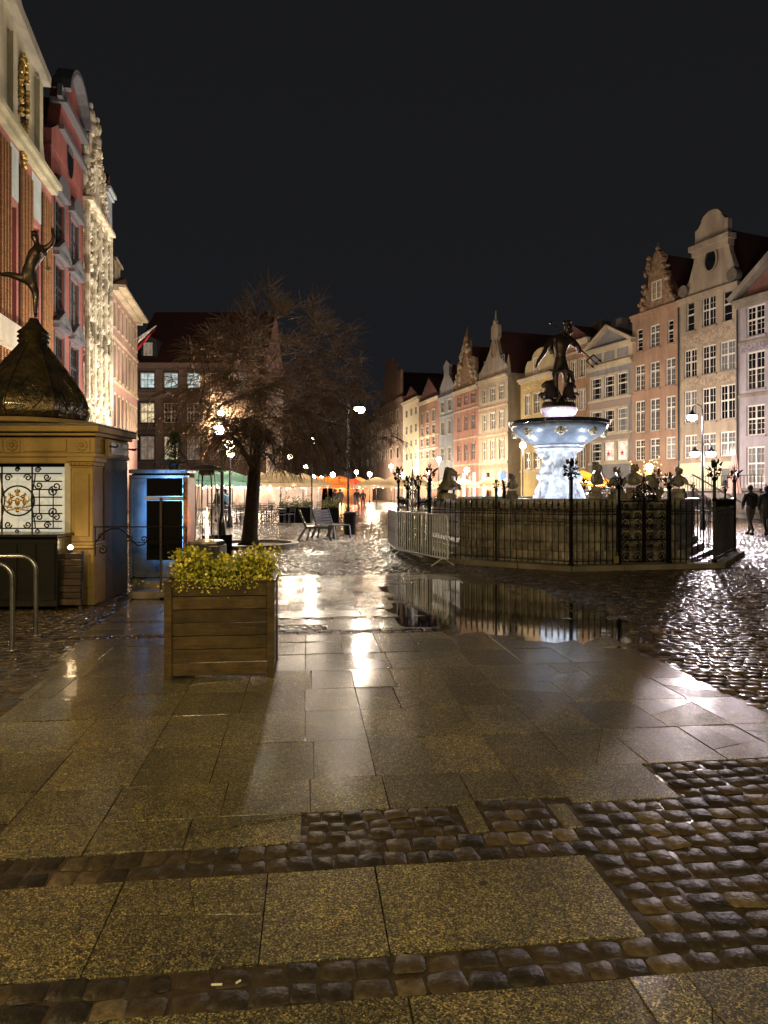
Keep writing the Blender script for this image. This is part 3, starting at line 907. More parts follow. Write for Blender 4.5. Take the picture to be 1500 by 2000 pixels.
def house(label, F, wall, eave, depth=11, cols=(), rows=(), lit=None, frame=WHITEP, style='cross', bars=(2, 3), gable=None, gable_mat=None,
          roof_h=4.0, belts=(), frieze=(), frieze_mat=None, cornice=0.35, cornice_mat=None, group='town houses of the right-hand row', narrow=(), surround=None, name='town_house', roof=True, sills=True, pipe=None):
    """eave = height; cols = [(xl, xr)] metres along the front; rows = [(zb, zt)]; gable = silhouette polygon [(x, z)] in metres"""
    t = thing(name, label, 'house', (F.P0.x, F.P0.y, 0), F.rz, group)
    lit = lit or {}; W_ = F.W; holes = []
    for i, (zb, zt) in enumerate(rows):
        for j, (xl, xr) in enumerate(cols):
            if (i, j) in narrow:
                c_ = (xl + xr) / 2; xl2, xr2 = c_ - (xr - xl) * .3, c_ + (xr - xl) * .3
            else: xl2, xr2 = xl, xr
            holes.append((xl2, xr2, zb, zt, i, j))
    m = MB(); wall_with_holes(m, W_, 0, eave, [h[:4] for h in holes])
    m.add([(0,0,0),(0,depth,0),(0,depth,eave),(0,0,eave)], [(0,1,2,3)]); m.add([(W_,0,0),(W_,depth,0),(W_,depth,eave),(W_,0,eave)], [(0,3,2,1)])
    m.add([(0,depth,0),(W_,depth,0),(W_,depth,eave),(0,depth,eave)], [(0,1,2,3)])
    m.add([(0.02,0.3,0),(W_-0.02,0.3,0),(W_-0.02,0.3,eave),(0.02,0.3,eave)], [(0,1,2,3)])
    m.build('wall', wall, t)
    for (a, b, c, d, i, j) in holes:
        window(t, (a + b) / 2, c, b - a, d - c, frame, lit.get((i, j), PANE_K if rnd.random() < .28 else PANE), 'narrow' if (i, j) in narrow else style, bars)
        if surround:
            s = MB(); q = 0.13
            s.box(a - q, a - 0.004, -0.05, 0.05, c, d); s.box(b + 0.004, b + q, -0.05, 0.05, c, d); s.box(a - q, b + q, -0.06, 0.05, d + 0.004, d + q + 0.02)
            s.build('window_surround', surround, t)
        if sills: box_part('window_sill', surround or wall, t, a - 0.1, b + 0.1, -0.09, 0.05, c - 0.12, c - 0.004)
    cm = cornice_mat or wall
    if cornice:
        k = MB(); k.box(-0.06, W_ + 0.06, -cornice * 0.5, 0.1, eave - 0.45, eave - 0.22); k.box(-0.1, W_ + 0.1, -cornice, 0.12, eave - 0.218, eave - 0.02)
        k.build('cornice', cm, t)
    for zb in belts: box_part('string_course', cm, t, -0.01, W_ + 0.01, -0.10, 0.05, zb - 0.09, zb + 0.09)
    for (zb, zt) in frieze: box_part('frieze', frieze_mat, t, 0.18, W_ - 0.18, -0.018, 0.05, zb, zt)
    if roof:
        r = MB(); o_ = 0.0; y0 = 0.45 if gable else 0.0
        r.add([(-0.05, y0, eave), (W_ + 0.05, y0, eave), (W_/2, y0, eave + roof_h), (-0.05, depth, eave), (W_ + 0.05, depth, eave), (W_/2, depth, eave + roof_h)],
              [(0,1,2),(0,2,5,3),(1,4,5,2),(3,5,4)])
        r.build('roof', ROOF, t)
    if gable: MB().prism(gable, -0.02, 0.38).build('gable', gable_mat or wall, t)
    if pipe is not None:
        p = MB(); p.tube([(pipe, -0.1, 0.2), (pipe, -0.1, eave - 0.5)], 0.055, 6); p.build('drainpipe', DARKP, t)
    return t

def arc(cx, cz, r, a0, a1, n=8, rz=None):
    rz = rz or r
    return [(cx + r * cos(radians(a0 + (a1 - a0) * i / n)), cz + rz * sin(radians(a0 + (a1 - a0) * i / n))) for i in range(n + 1)]

# ---- right-hand row -------------------------------------------------
RP = [1610, 1442, 1328, 1235, 1150, 1090, 1017, 935, 887, 858, 818, 787, 735, 690]
RX = [200, 200, 200, 200, 250, 270, 300, 360, 385, 410, 430, 445, 500]
RY = chain([1442] + RP[2:], 45.0, RX[1:]); RY = [chain([1442, 1610], 45.0, [200])[1]] + RY
print('right row', [round(y, 1) for y in RY])
def RF(i): return Face(RP[i+1], RY[i+1], RP[i], RY[i])      # i-th house
def cz(F, cols): return [(F.x(a), F.x(b)) for a, b in cols]
def rz_(F, px, rows): return [(F.z(px, b), F.z(px, a)) for a, b in rows]

# 0: lavender house cut by the right edge
F = RF(0); e = F.z(1450, 588)
W0 = F.W
t = house('lavender grey house with stone pediment, at the right edge of the square', F, plaster('lavender_render', (0.43, 0.385, 0.40)), e, cols=[(0.62, 1.95), (2.75, 4.05), (4.9, 6.2)], rows=rz_(F, 1480, [(595, 655), (685, 760), (790, 850), (872, 945)]),
      belts=[F.z(1480, 665), F.z(1480, 770)], frieze=[(F.z(1480, 684), F.z(1480, 664))], frieze_mat=fresco('grey_fresco', (0.30, 0.27, 0.30), (0.18, 0.15, 0.16)), bars=(2, 5), cornice=0.6, cornice_mat=STONE, roof=False, pipe=0.0)
g = MB(); g.prism([(-0.1, e), (W0 + 0.1, e), (W0/2, e + W0 * 0.36)], 0.0, 0.3); g.build('pediment_field', plaster('brick_red_render', (0.23, 0.11, 0.08)), t)
g = MB(); g.beam((-0.35, -0.2, e + 0.1), (W0/2, -0.2, e + W0*0.36 + 0.35), 0.7, 0.35); g.beam((W0 + 0.35, -0.2, e + 0.1), (W0/2, -0.2, e + W0*0.36 + 0.35), 0.7, 0.35); g.build('raking_cornice', STONE, t)
g = MB(); g.add([(0, 0.4, e), (W0, 0.4, e), (W0/2, 0.4, e + W0*.36), (0, 11, e), (W0, 11, e), (W0/2, 11, e + W0*.36)], [(0,1,2),(0,2,5,3),(1,4,5,2),(3,5,4)]); g.build('roof', ROOF, t)

# 1: beige house with the scrolled gable and the oval window
F = RF(1); e = F.z(1385, 568); W1 = F.W; fx, fz = F.x, F.z
zt = fz(1388, 480); ztop = fz(1388, 440); zap = fz(1388, 412)
xl, xr = fx(1358), fx(1422); xc = (xl + xr) / 2
gb = [(fx(1333), e - 0.05), (fx(1439), e - 0.05)] + [(fx(1439) - 0.1, e + 0.5), (xr + 0.5, e + 1.2), (xr + 0.15, e + 2.2), (xr, zt)] + [(xr, zt), (xr, ztop)] 
gb += [(xr - 0.25, ztop + 0.1), (xr - 0.45, ztop + 0.35)] + arc(xc, ztop + 0.35, (xr - xl) / 2 - 0.5, 5, 175, 10, zap - ztop - 0.3) + [(xl + 0.25, ztop + 0.1), (xl, ztop), (xl, zt), (xl - 0.15, e + 2.2), (xl - 0.5, e + 1.2), (fx(1333) + 0.1, e + 0.5)]
bm_ = plaster('beige_render', (0.43, 0.35, 0.25), stain=0.45)
t = house('tall beige house with scrolled baroque gable and oval attic window', F, bm_, e, cols=cz(F, [(1336, 1361), (1371, 1398), (1406, 1436)]), rows=rz_(F, 1384, [(578, 637), (674, 731), (757, 823), (846, 893)]),
          narrow={(0, 0), (0, 2)}, belts=[fz(1384, 900)], frieze=[(fz(1384, 668), fz(1384, 645)), (fz(1384, 752), fz(1384, 737))], frieze_mat=fresco('beige_fresco', (0.42, 0.34, 0.24), (0.27, 0.20, 0.15)),
          gable=gb, roof_h=4.5, cornice=0.25, surround=None, bars=(2, 4), lit={(3, 0): PANE_D})
g = MB(); g.box(xl - 0.3, xr + 0.3, -0.35, 0.4, zt - 0.02, zt + 0.35); g.box(xl - 0.15, xr + 0.15, -0.2, 0.4, zt - 0.42, zt - 0.024); g.build('gable_cornice', bm_, t)
oc = fz(1388, 508); g = MB(); 
for k in range(24):
    a, b = 2*pi*k/24, 2*pi*(k+1)/24
    g.beam((xc + .52*cos(a), -0.06, oc + .78*sin(a)), (xc + .52*cos(b), -0.06, oc + .78*sin(b)), 0.12, 0.12)
w = g.build('window_surround', bm_, t); MB().prism([(xc + .5*cos(2*pi*k/20), oc + .76*sin(2*pi*k/20)) for k in range(20)], -0.035, 0.0).build('oval_window', PANE, t)
for sx, vx in ((-1, fx(1338)), (1, fx(1434))):
    m = MB(); m.lathe([(0.0, -0.15), (0.42, -0.15), (0.42, 0.35), (0.0, 0.35)], 14); 
    o = m.build('volute', DSTONE, t); o.rotation_euler = (radians(90), 0, 0); o.location = (vx, 0.1, e + 0.5)
gf = fresco('cream_render', (0.62, 0.54, 0.36), (0.58, 0.5, 0.33)); box_part('ground_floor_facing', gf, t, 0.03, W1 - 0.03, -0.05, 0.02, 0.0, fz(1384, 903))
box_part('door', DARKP, t, fx(1411), fx(1426), -0.09, 0.0, 1.9, fz(1418, 915)); box_part('door_hood', gf, t, fx(1403), fx(1433), -0.35, -0.052, fz(1418, 913), fz(1418, 909))

# 2: peach house
F = RF(2); e = F.z(1280, 603); fx, fz = F.x, F.z; W2 = F.W; xc = fx(1283); xa, xb = fx(1250), fx(1318)
gt = fz(1283, 487)
gb = [(xa, e - 0.05), (xb, e - 0.05), (xb, e + 0.5), (xb - 0.5, e + 0.7), (xb - 0.55, e + 1.5), (xb - 0.85, e + 1.7), (xb - 0.95, e + 2.9), (xb - 1.15, e + 3.1)] + arc(xc, e + 3.1, xb - 1.2 - xc, 0, 180, 8, gt - e - 3.2) + [(xa + 1.15, e + 3.1), (xa + .95, e + 2.9), (xa + .85, e + 1.7), (xa + .55, e + 1.5), (xa + .5, e + .7), (xa, e + .5)]
pm = plaster('peach_render', (0.40, 0.25, 0.165)); gd = plain('brown_carved_stone', (0.25, 0.16, 0.09), 0.7, var=0.6, scale=3, bump=1.0, bscale=5)
t = house('peach orange house with dark carved gable and white casements', F, pm, e, cols=cz(F, [(1240, 1259), (1269, 1288), (1300, 1319)]), rows=rz_(F, 1280, [(634, 678), (706, 758), (778, 842), (856, 898)]),
          narrow={(0, 0), (0, 2)}, gable=gb, gable_mat=gd, roof_h=4.2, bars=(2, 5), style='tall', cornice=0.2, pipe=W2 - 0.05, lit={(3, 2): PANE_D})
window(t, xc, fz(1283, 585), 1.0, fz(1283, 548) - fz(1283, 585), WHITEP, PANE, 'casement', (2, 3), y=-0.12)
m = MB()
for k in range(60):
    s = rnd.choice((-1, 1)); q = rnd.random(); z = e + 0.2 + q * (gt - e - 0.6); hw = (xb - xa) / 2 * (1 - 0.62 * q) + 0.05
    m.sphere((xc + s * hw * rnd.uniform(0.72, 1.0), 0.0 + rnd.uniform(-.15, .1), z), (rnd.uniform(.1, .26), .2, rnd.uniform(.12, .3)), 7, 5)
m.build('carved_ornament', gd, t, smooth=True, kind='stuff')
m = MB(); m.tube([(xc, 0.15, gt - 0.1), (xc, 0.15, gt + 0.5)], [0.14, 0.04], 6); m.sphere((xc, .15, gt + 0.1), .2, 8, 6); m.build('finial', gd, t, smooth=True)

# 3: blue-grey house with triangular pediment
F = RF(3); e = F.z(1191, 708); fx, fz = F.x, F.z; W3 = F.W
bg = plaster('blue_grey_render', (0.24, 0.235, 0.24)); cream = plaster('cream_stone_trim', (0.52, 0.44, 0.31))
t = house('blue-grey house under a triangular pediment, beside the peach house', F, bg, e, cols=cz(F, [(1155, 1175), (1180, 1200), (1205, 1226)]), rows=rz_(F, 1191, [(733, 776), (800, 845), (863, 900)]),
          lit={(2, 1): pane_lit('pink_lit_window', (1.0, 0.72, 0.55), .8), (2, 2): pane_lit('pink_lit_window', (1.0, 0.72, 0.55), .8)}, belts=[fz(1191, 780), fz(1191, 848), fz(1191, 905)], frieze=[(fz(1191, 798), fz(1191, 783)), (fz(1191, 862), fz(1191, 851))],
          frieze_mat=fresco('rust_fresco', (0.30, 0.20, 0.13), (0.20, 0.19, 0.20)), cornice_mat=cream, surround=cream, roof=False, bars=(2, 4), style='narrow', cornice=0.3)
z2 = fz(1191, 677); g = MB(); g.box(0, W3, 0.0, 0.4, e - 0.02, z2); g.build('attic_wall', cream, t)
for k in range(3):
    a = 0.35 + k * (W3 - 0.5) / 3; box_part('attic_panel', bg, t, a, a + (W3 - 0.5) / 3 - 0.3, -0.02, 0.0 - 0.001, e + 0.25, z2 - 0.35)
ap = fz(1189, 642); g = MB(); g.prism([(-0.1, z2), (W3 + 0.1, z2), (W3/2, ap)], 0.0, 0.3); g.build('pediment_field', bg, t)
g = MB(); g.beam((-0.3, -0.15, z2 + 0.05), (W3/2, -0.15, ap + 0.15), 0.55, 0.26); g.beam((W3 + 0.3, -0.15, z2 + 0.05), (W3/2, -0.15, ap + 0.15), 0.55, 0.26); g.box(-0.3, W3 + 0.3, -0.4, 0.1, z2 - 0.2, z2 + 0.05); g.build('raking_cornice', cream, t)
g = MB(); g.add([(0, .3, z2), (W3, .3, z2), (W3/2, .3, ap), (0, 11, z2), (W3, 11, z2), (W3/2, 11, ap)], [(0,1,2),(0,2,5,3),(1,4,5,2),(3,5,4)]); g.build('roof', ROOF, t)
g = MB(); g.box(W3 * .45, W3 * .6, .8, 1.6, ap - 0.6, ap + 0.9); g.build('chimney', DSTONE, t)
for px in (1187, 1214):      # red paper stars hanging in the lit windows
    m = MB(); pts = []
    for k in range(10):
        r_ = 0.28 if k % 2 == 0 else 0.11; a = pi/2 + k * pi/5; pts.append((fx(px) + r_*cos(a), fz(1191, 886) + r_*sin(a)))
    m.prism(list(reversed(pts)), 0.06, 0.075); m.build('window_star', plain('red_paper', (0.5, 0.02, 0.03), 0.6), t)

# 4: narrow brownish house behind the statue
F = RF(4); e = F.z(1120, 668); fx, fz = F.x, F.z
t = house('narrow brown-orange house behind the bronze statue', F, plaster('ochre_brown_render', (0.33, 0.19, 0.10)), e, cols=cz(F, [(1100, 1110), (1116, 1126), (1132, 1143)]), rows=rz_(F, 1120, [(706, 740), (765, 802), (820, 850), (875, 915)]), roof_h=1.5, belts=[fz(1120, 690)], surround=cream, bars=(2, 3), cornice_mat=cream, style='casement')
g = MB(); g.box(F.W * .5, F.W * .8, 2, 3, e, e + 1.8); g.build('chimney', DSTONE, t)

# 5: yellow house with a low baroque gable
F = RF(5); e = F.z(1050, 733); fx, fz = F.x, F.z; W5 = F.W
ym = plaster('yellow_render', (0.50, 0.38, 0.15)); ap = fz(1058, 678)
gb = [(fx(1026), e - 0.05), (fx(1084), e - 0.05), (fx(1084), e + 1.0), (fx(1080), e + 1.6)] + arc(fx(1056), e + 1.6, fx(1074) - fx(1056), 0, 180, 8, ap - e - 1.6) + [(fx(1030), e + 1.6), (fx(1026), e + 1.0)]
t = house('yellow house with low rounded gable, left of the fountain bowl', F, ym, e, cols=cz(F, [(1026, 1036), (1043, 1055), (1062, 1074)]), rows=rz_(F, 1050, [(767, 806), (825, 858), (883, 915)]), gable=gb, gable_mat=plaster('pale_yellow_trim', (0.50, 0.40, 0.22)), roof_h=2.5, surround=cream, cornice_mat=cream, cornice=0.4, belts=[fz(1050, 920)], bars=(2, 3))
box_part('frieze', fresco('yellow_fresco', (0.48, 0.37, 0.16), (0.3, 0.2, 0.09)), t, 0.2, W5 - 0.2, -0.02, 0.05, fz(1050, 760), fz(1050, 748))
window(t, fx(1048), e + 0.15, 1.1, 1.6, WHITEP, PANE, 'casement', y=-0.12)

# 6: tall beige house, triangular gable with spire; its side wall stands clear
F = RF(6)
sh = 2.6; F = Face(935, RY[7] - 0.0, 992, F.Y(992)); e = F.z(963, 737); fx, fz = F.x, F.z; W6 = F.W
bm6 = plaster('sand_render', (0.45, 0.38, 0.28)); xc = fx(966)
za = fz(966, 668); zb = fz(966, 632)
gb = [(0.05, e - 0.05), (W6 - 0.05, e - 0.05), (W6 - 0.1, e + 0.9), (W6 - 0.6, e + 1.1), (W6 * 0.80, e + (za - e) * 0.45), (W6 * .76, e + (za - e) * .48), (xc + 0.55, za), (xc + 0.5, za + .2), (xc + 0.8, za + 0.5), (xc + 0.8, zb - .3), (xc + 0.3, zb), (xc - 0.3, zb), (xc - 0.8, zb - 0.3), (xc - .8, za + .5), (xc - .5, za + .2), (xc - 0.55, za), (W6*.24, e + (za - e)*.48), (W6*.2, e + (za - e)*.45), (0.6, e + 1.1), (0.1, e + 0.9)]
brk = fresco('brown_fresco', (0.26, 0.16, 0.10), (0.36, 0.28, 0.2), 3)
t = house('tall sand-coloured house with triangular gable topped by a spire', F, bm6, e, cols=cz(F, [(943, 950), (958, 967), (975, 984)]), rows=rz_(F, 963, [(757, 783), (806, 839), (860, 898)]), gable=gb, roof_h=fz(963, 645) - e, belts=[fz(963, 795), fz(963, 850), fz(963, 905)],
          frieze=[(fz(963, 802), fz(963, 788)), (fz(963, 856), fz(963, 843)), (fz(963, 915), fz(963, 903))], frieze_mat=brk, cornice_mat=cream, surround=cream, depth=14, bars=(2, 4), sills=False)
for px in (949, 960, 972, 982): window(t, fx(px), fz(963, 722), 0.8, fz(963, 700) - fz(963, 722), GREYP, PANE, 'casement', (1, 3), y=-0.12)
m = MB(); m.tube([(xc, 0.15, zb - 0.1), (xc, 0.15, fz(966, 606))], [0.22, 0.03], 8); m.sphere((xc, .15, zb + 0.2), .32, 8, 6); m.build('spire', cream, t, smooth=True)
g = MB(); 
for k in range(16):
    a, b = 2*pi*k/16, 2*pi*(k+1)/16; g.beam((xc - .1 + .55*cos(a), -0.06, fz(966, 682) + .95*sin(a)), (xc - .1 + .55*cos(b), -0.06, fz(966, 682) + .95*sin(b)), 0.15, 0.12)
g.build('cartouche', brk, t); m = MB(); m.tube([(W6 - 0.2, 0.2, e), (W6 - 0.2, 0.2, e + 1.9)], [0.3, 0.05], 8); m.build('finial', cream, t, smooth=True)
for k, px in enumerate((943, 951, 962, 973, 983)):
    box_part('shop_window', emis('turquoise_shop_light', (0.30, 0.95, 0.85), .5) if k in (0, 3) else (PANE_W if k == 2 else PANE), t, fx(px), fx(px) + 0.65, -0.03, 0.02, 0.8, fz(963, 923))

# 7: salmon house with ornate brown gable
F = RF(7); e = F.z(911, 758); fx, fz = F.x, F.z; W7 = F.W; xc = fx(910)
sm = plaster('salmon_render', (0.42, 0.205, 0.14)); za = fz(910, 660)
gb = [(0.3, e - 0.05), (W7 - 0.3, e - 0.05), (W7 - 0.3, e + 1.2), (W7 - 0.9, e + 1.6), (W7 - 1.0, e + 3.2), (xc + 1.0, e + 3.8), (xc + 0.9, e + 5.5), (xc + 0.5, e + 6), (xc + 0.5, za - .4), (xc + .8, za - .2), (xc + .3, za + .3), (xc - .3, za + .3), (xc - .8, za - .2), (xc - .5, za - .4), (xc - .5, e + 6), (xc - .9, e + 5.5), (xc - 1.0, e + 3.8), (1.0, e + 3.2), (.9, e + 1.6), (.3, e + 1.2)]
t = house('salmon red house with slender brown carved gable and spire', F, sm, e, cols=cz(F, [(894, 900), (907, 914), (920, 928)]), rows=rz_(F, 911, [(771, 790), (812, 840), (867, 900)]), gable=gb, gable_mat=gd, roof_h=5, belts=[fz(911, 800), fz(911, 856), fz(911, 908)], cornice_mat=cream, bars=(2, 3), frame=GREYP, surround=sm)
m = MB()
for k in range(70):
    s = rnd.choice((-1, 1)); q = rnd.random(); z = e + 0.2 + q * (za - e - 1.0); hw = W7 / 2 * (1 - 0.8 * q) + 0.1
    m.sphere((xc + s * hw * rnd.uniform(0.4, 1.0), rnd.uniform(-.15, .1), z), (rnd.uniform(.1, .24), .2, rnd.uniform(.15, .4)), 6, 4)
m.build('carved_ornament', cream, t, smooth=True, kind='stuff')
m = MB(); m.tube([(xc, 0.15, za), (xc, 0.15, fz(910, 637))], [0.28, 0.03], 8); m.build('spire', gd, t, smooth=True)
for k, px in enumerate((893, 904, 916, 924)): box_part('shop_window', (emis('orange_shop_light', (1.0, 0.42, 0.15), .5), emis('white_shop_light', (1.0, 0.93, 0.8), .8), PANE_W, emis('blue_shop_light', (0.3, 0.75, 1.0), .5))[k], t, fx(px), fx(px) + 0.7, -0.03, 0.02, 0.5, fz(911, 930 - (k % 2) * 6))

# 8: narrow blue house
F = RF(8); e = F.z(872, 773); fx, fz = F.x, F.z; W8 = F.W; xc = fx(872); za = fz(872, 708)
gb = [(0.1, e - .05), (W8 - .1, e - .05), (W8 - .2, e + 1.2), (W8 - .6, e + 1.5), (xc + .9, e + 2.6), (xc + .6, e + 4), (xc + .6, za - .9), (xc + 1.1, za - .6), (xc + 1.1, za - .3), (xc, za + .3), (xc - 1.1, za - .3), (xc - 1.1, za - .6), (xc - .6, za - .9), (xc - .6, e + 4), (xc - .9, e + 2.6), (.6, e + 1.5), (.2, e + 1.2)]
t = house('narrow grey-blue house with necked gable', F, plaster('slate_blue_render', (0.25, 0.27, 0.29)), e, cols=cz(F, [(862, 868), (876, 882)]), rows=rz_(F, 872, [(783, 803), (823, 848), (875, 900)]), gable=gb, gable_mat=bg, roof_h=4, surround=cream, belts=[fz(872, 812)], bars=(2, 3), frame=GREYP)
# 9 .. 12
F = RF(9); e = F.z(838, 780); fx, fz = F.x, F.z
t = house('red-brown house with plain eaves, third from the cream one', F, plaster('russet_render', (0.30, 0.16, 0.11)), e, cols=cz(F, [(823, 827), (833, 838), (845, 850)]), rows=rz_(F, 838, [(803, 825), (832, 848), (855, 870), (880, 895)]), roof_h=3, surround=cream, cornice_mat=cream, bars=(1, 2), belts=[fz(838, 852), fz(838, 877)], frame=GREYP)
t['label'] = 'red-brown house with plain eaves between the grey-blue and the cream house'
g = MB(); g.box(0.5, 2.2, 1.5, 3, e, e + 3.4); g.build('chimney', cream, t)
F = RF(10); e = F.z(803, 780); fx, fz = F.x, F.z
t = house('slim cream house with three window columns', F, plaster('cream_render', (0.50, 0.42, 0.30)), e, cols=cz(F, [(792, 796), (801, 805), (810, 814)]), rows=rz_(F, 803, [(798, 812), (830, 846), (860, 872), (885, 898)]), roof_h=2, bars=(1, 2), cornice_mat=cream, frame=GREYP, sills=False)
F = RF(11); e = F.z(760, 788); fx, fz = F.x, F.z; xc = fx(766); za = fz(762, 702)
gb = [(fx(744), e - .05), (fx(783), e - .05), (fx(783), e + 4.4), (fx(776), e + 4.6), (fx(774), e + 6.0), (fx(766), e + 6.2), (fx(766), za), (fx(754), za), (fx(753), e + 6.2), (fx(749), e + 4), (fx(745), e + 2)]
t = house('brown house with stepped gable, tallest at the far end of the row', F, plaster('umber_render', (0.25, 0.16, 0.11)), e, cols=cz(F, [(738, 742), (746, 750), (754, 757), (762, 766), (775, 779)]), rows=rz_(F, 760, [(808, 826), (838, 862), (878, 897)]), roof_h=5.5, gable=gb, gable_mat=plaster('umber_render', (0.25, 0.16, 0.11)), bars=(1, 2), surround=cream, belts=[fz(760, 832), fz(760, 872), fz(760, 905)], frame=DARKP, sills=False)
F = RF(12); e = F.z(712, 835)
t = house('pale low house half hidden behind the bare tree twigs', F, plaster('pale_tan_render', (0.42, 0.33, 0.24)), e, cols=cz(F, [(696, 700), (706, 710), (716, 720), (726, 730)]), rows=rz_(F, 712, [(848, 862), (872, 886), (898, 912)]), roof_h=2, bars=(1, 2), surround=None, frame=GREYP, sills=False)
# far end of the street
Ye = RY[-1]
for k, (pl, pr, yt, lab, col) in enumerate(((655, 692, 875, 'distant ochre house closing the street end beside the lamp post', (0.40, 0.28, 0.18)), (612, 656, 885, 'distant pale house behind the hanging twigs and parasols', (0.42, 0.34, 0.27)), (560, 613, 880, 'distant brick-brown house behind the bare tree trunk', (0.28, 0.17, 0.12)))):
    F = Face(pl, Ye + 18 + k * 4, pr, Ye + 10 + k * 3); e = F.z((pl + pr) / 2, yt)
    n = 3; cols = [(F.W * (j + .3) / n, F.W * (j + .7) / n) for j in range(n)]
    house(lab, F, plaster('distant_render_%s' % 'abc'[k], col), e, cols=cols, rows=[(e * q, e * q + 2.0) for q in (0.35, 0.58, 0.8)], roof_h=3, bars=(1, 2), surround=None, frame=GREYP, sills=False, group='houses at the far street end', lit={(0, 1): PANE_D})

# terraces in front of the right-hand houses
for i, lab in ((0, 'dark stone terrace with railing at the foot of the lavender house'), (1, 'dark stone terrace at the foot of the beige gabled house'), (2, 'dark stone terrace at the foot of the peach house'), (3, 'dark stone terrace at the foot of the blue-grey house')):
    F = RF(i); t = thing('terrace', lab, 'terrace', (F.P0.x, F.P0.y, 0), F.rz, 'raised terraces before the houses')
    m = MB(); m.box(0.05, F.W - 0.05, -5.0, -0.1, 0, 1.55); m.box(0, F.W, -5.12, -4.9, 1.552, 1.72); m.build('terrace_wall', DSTONE, t, bevel=0.02)
    for k in range(3): box_part('wall_panel', DSTONE, t, 0.3 + k * F.W / 3, F.W / 3 * (k + 1) - 0.1, -5.06, -4.99, 0.35, 1.3)
    m = MB(); n = int(F.W / 0.22)
    for k in range(n + 1): m.beam((k * F.W / n, -5.0, 1.72), (k * F.W / n, -5.0, 2.45), 0.025)
    m.beam((0, -5.0, 2.46), (F.W, -5.0, 2.46), 0.05, 0.04); m.build('railing', IRON, t)
# stair up to the beige house's terrace with its pale sloping rail
a = Vector((PX(1400, 36), 36.0)); t = thing('stair_flight', 'stone stair with pale sloping handrail before the beige house', 'stairs', (a.x, a.y, 0), radians(24))
for k in range(9): box_part('step', DSTONE, t, -0.2, 1.6, k * 0.32, 3.4, k * 0.17, k * 0.17 + 0.166)
m = MB(); m.tube([(-0.2, 0, 0.95), (0.3, 3.0, 2.5)], 0.05, 6); m.tube([(1.5, -0.3, 0.95), (1.6, 3.0, 2.5)], 0.05, 6)
for k in range(4): m.tube([(-0.2 + .125 * k * 1.3, k * 1.0, 0), (-0.2 + .125 * k * 1.3, k * 1.0, 0.95 + .52 * k)], 0.025, 5)
m.build('handrail', SILVER, t, smooth=True)

# ---- left-hand row --------------------------------------------------
LP = [268, 219, 208, 162, 100, -45]
LX = [500, 520, 520, 520, 520]
LY = chain(LP, 60.0, LX); print('left row', [round(y, 1) for y in LY])
def LF(i): return Face(LP[i+1], LY[i+1], LP[i], LY[i])
LG = 'town houses of the left-hand row'
# pink house
F = LF(0); fx, fz = F.x, F.z; e = fz(245, 592)
pk = plaster('pink_render', (0.45, 0.27, 0.23), stain=0.2); cr = plaster('warm_cream_stone', (0.56, 0.47, 0.32))
cols = [(F.W * (j + .28) / 7, F.W * (j + .72) / 7) for j in range(7)]
t = house('pink house with heavy cream cornice and red and white flag', F, pk, e, cols=cols, rows=[(fz(245, y + dy), fz(245, y)) for y, dy in ((618, 44), (695, 60), (785, 58))], group=LG, surround=cr, cornice=0.9, cornice_mat=cr, belts=[fz(245, 682), fz(245, 762), fz(245, 848)], roof_h=2.0, bars=(1, 3), frame=GREYP)
c0, c1 = fx(232), fx(244)
g = MB(); g.box(c0, c0 + 2.2, 0.3, 2.0, e, fz(240, 522)); g.box(c0 - 0.2, c0 + 2.4, 0.1, 2.2, fz(240, 522), fz(240, 517)); g.build('chimney', cr, t)
box_part('shop_sign_bracket', IRON, t, fx(240), fx(240) + 0.1, -0.9, 0, fz(243, 880), fz(243, 877))
# flag: pole slanting out of the front, white over red
fl = thing('flag', 'white and red flag on a slanting pole on the pink house', 'flag', (F.P0.x + F.d.x * fx(262), F.P0.y + F.d.y * fx(262), 0), F.rz)
zf = fz(262, 655); m = MB(); m.tube([(0, 0, zf - 0.4), (0, -1.8, zf + 0.9)], 0.035, 6); m.build('pole', plain('flagpole_paint', (0.5, 0.5, 0.5), 0.4), fl)
for nm, mat, o_ in (('white_cloth', plain('white_cloth', (0.75, 0.73, 0.72), 0.8), 0.0), ('red_cloth', plain('red_cloth', (0.45, 0.02, 0.035), 0.8), 1.0)):
    m = MB(); vs = []; fs = []
    for i in range(9):
        for j in range(4):
            y = -1.75 + i * 0.17 ; zt_ = zf - 0.4 + 1.3 * (-y) / 1.8; z = zt_ - (j / 3 + o_) * 0.62 * (0.35 + 0.65 * i / 8 if True else 1)
            vs.append((0.10 * sin(i * 1.3 + j) + 0.02, y + 0.05 * j, z))
    for i in range(8):
        for j in range(3): k = i * 4 + j; fs.append((k, k + 1, k + 5, k + 4))
    m.add(vs, fs); ob = m.build(nm, mat, fl, smooth=True); md = ob.modifiers.new('s', 'SOLIDIFY'); md.thickness = 0.008

# narrow pale blue house
F = LF(1); fx, fz = F.x, F.z; e = fz(213, 372)
F2 = F
t = house('narrow pale blue-grey house squeezed beside the pink one', F, plaster('pale_blue_render', (0.42, 0.47, 0.52)), e, cols=[(F.W * .3, F.W * .72)], rows=[(fz(213, y + 66), fz(213, y)) for y in (440, 548, 650, 748)], group=LG, surround=cr, roof_h=1.2, bars=(1, 3), belts=[fz(213, 530), fz(213, 635), fz(213, 735)], cornice=0.3, frame=GREYP)
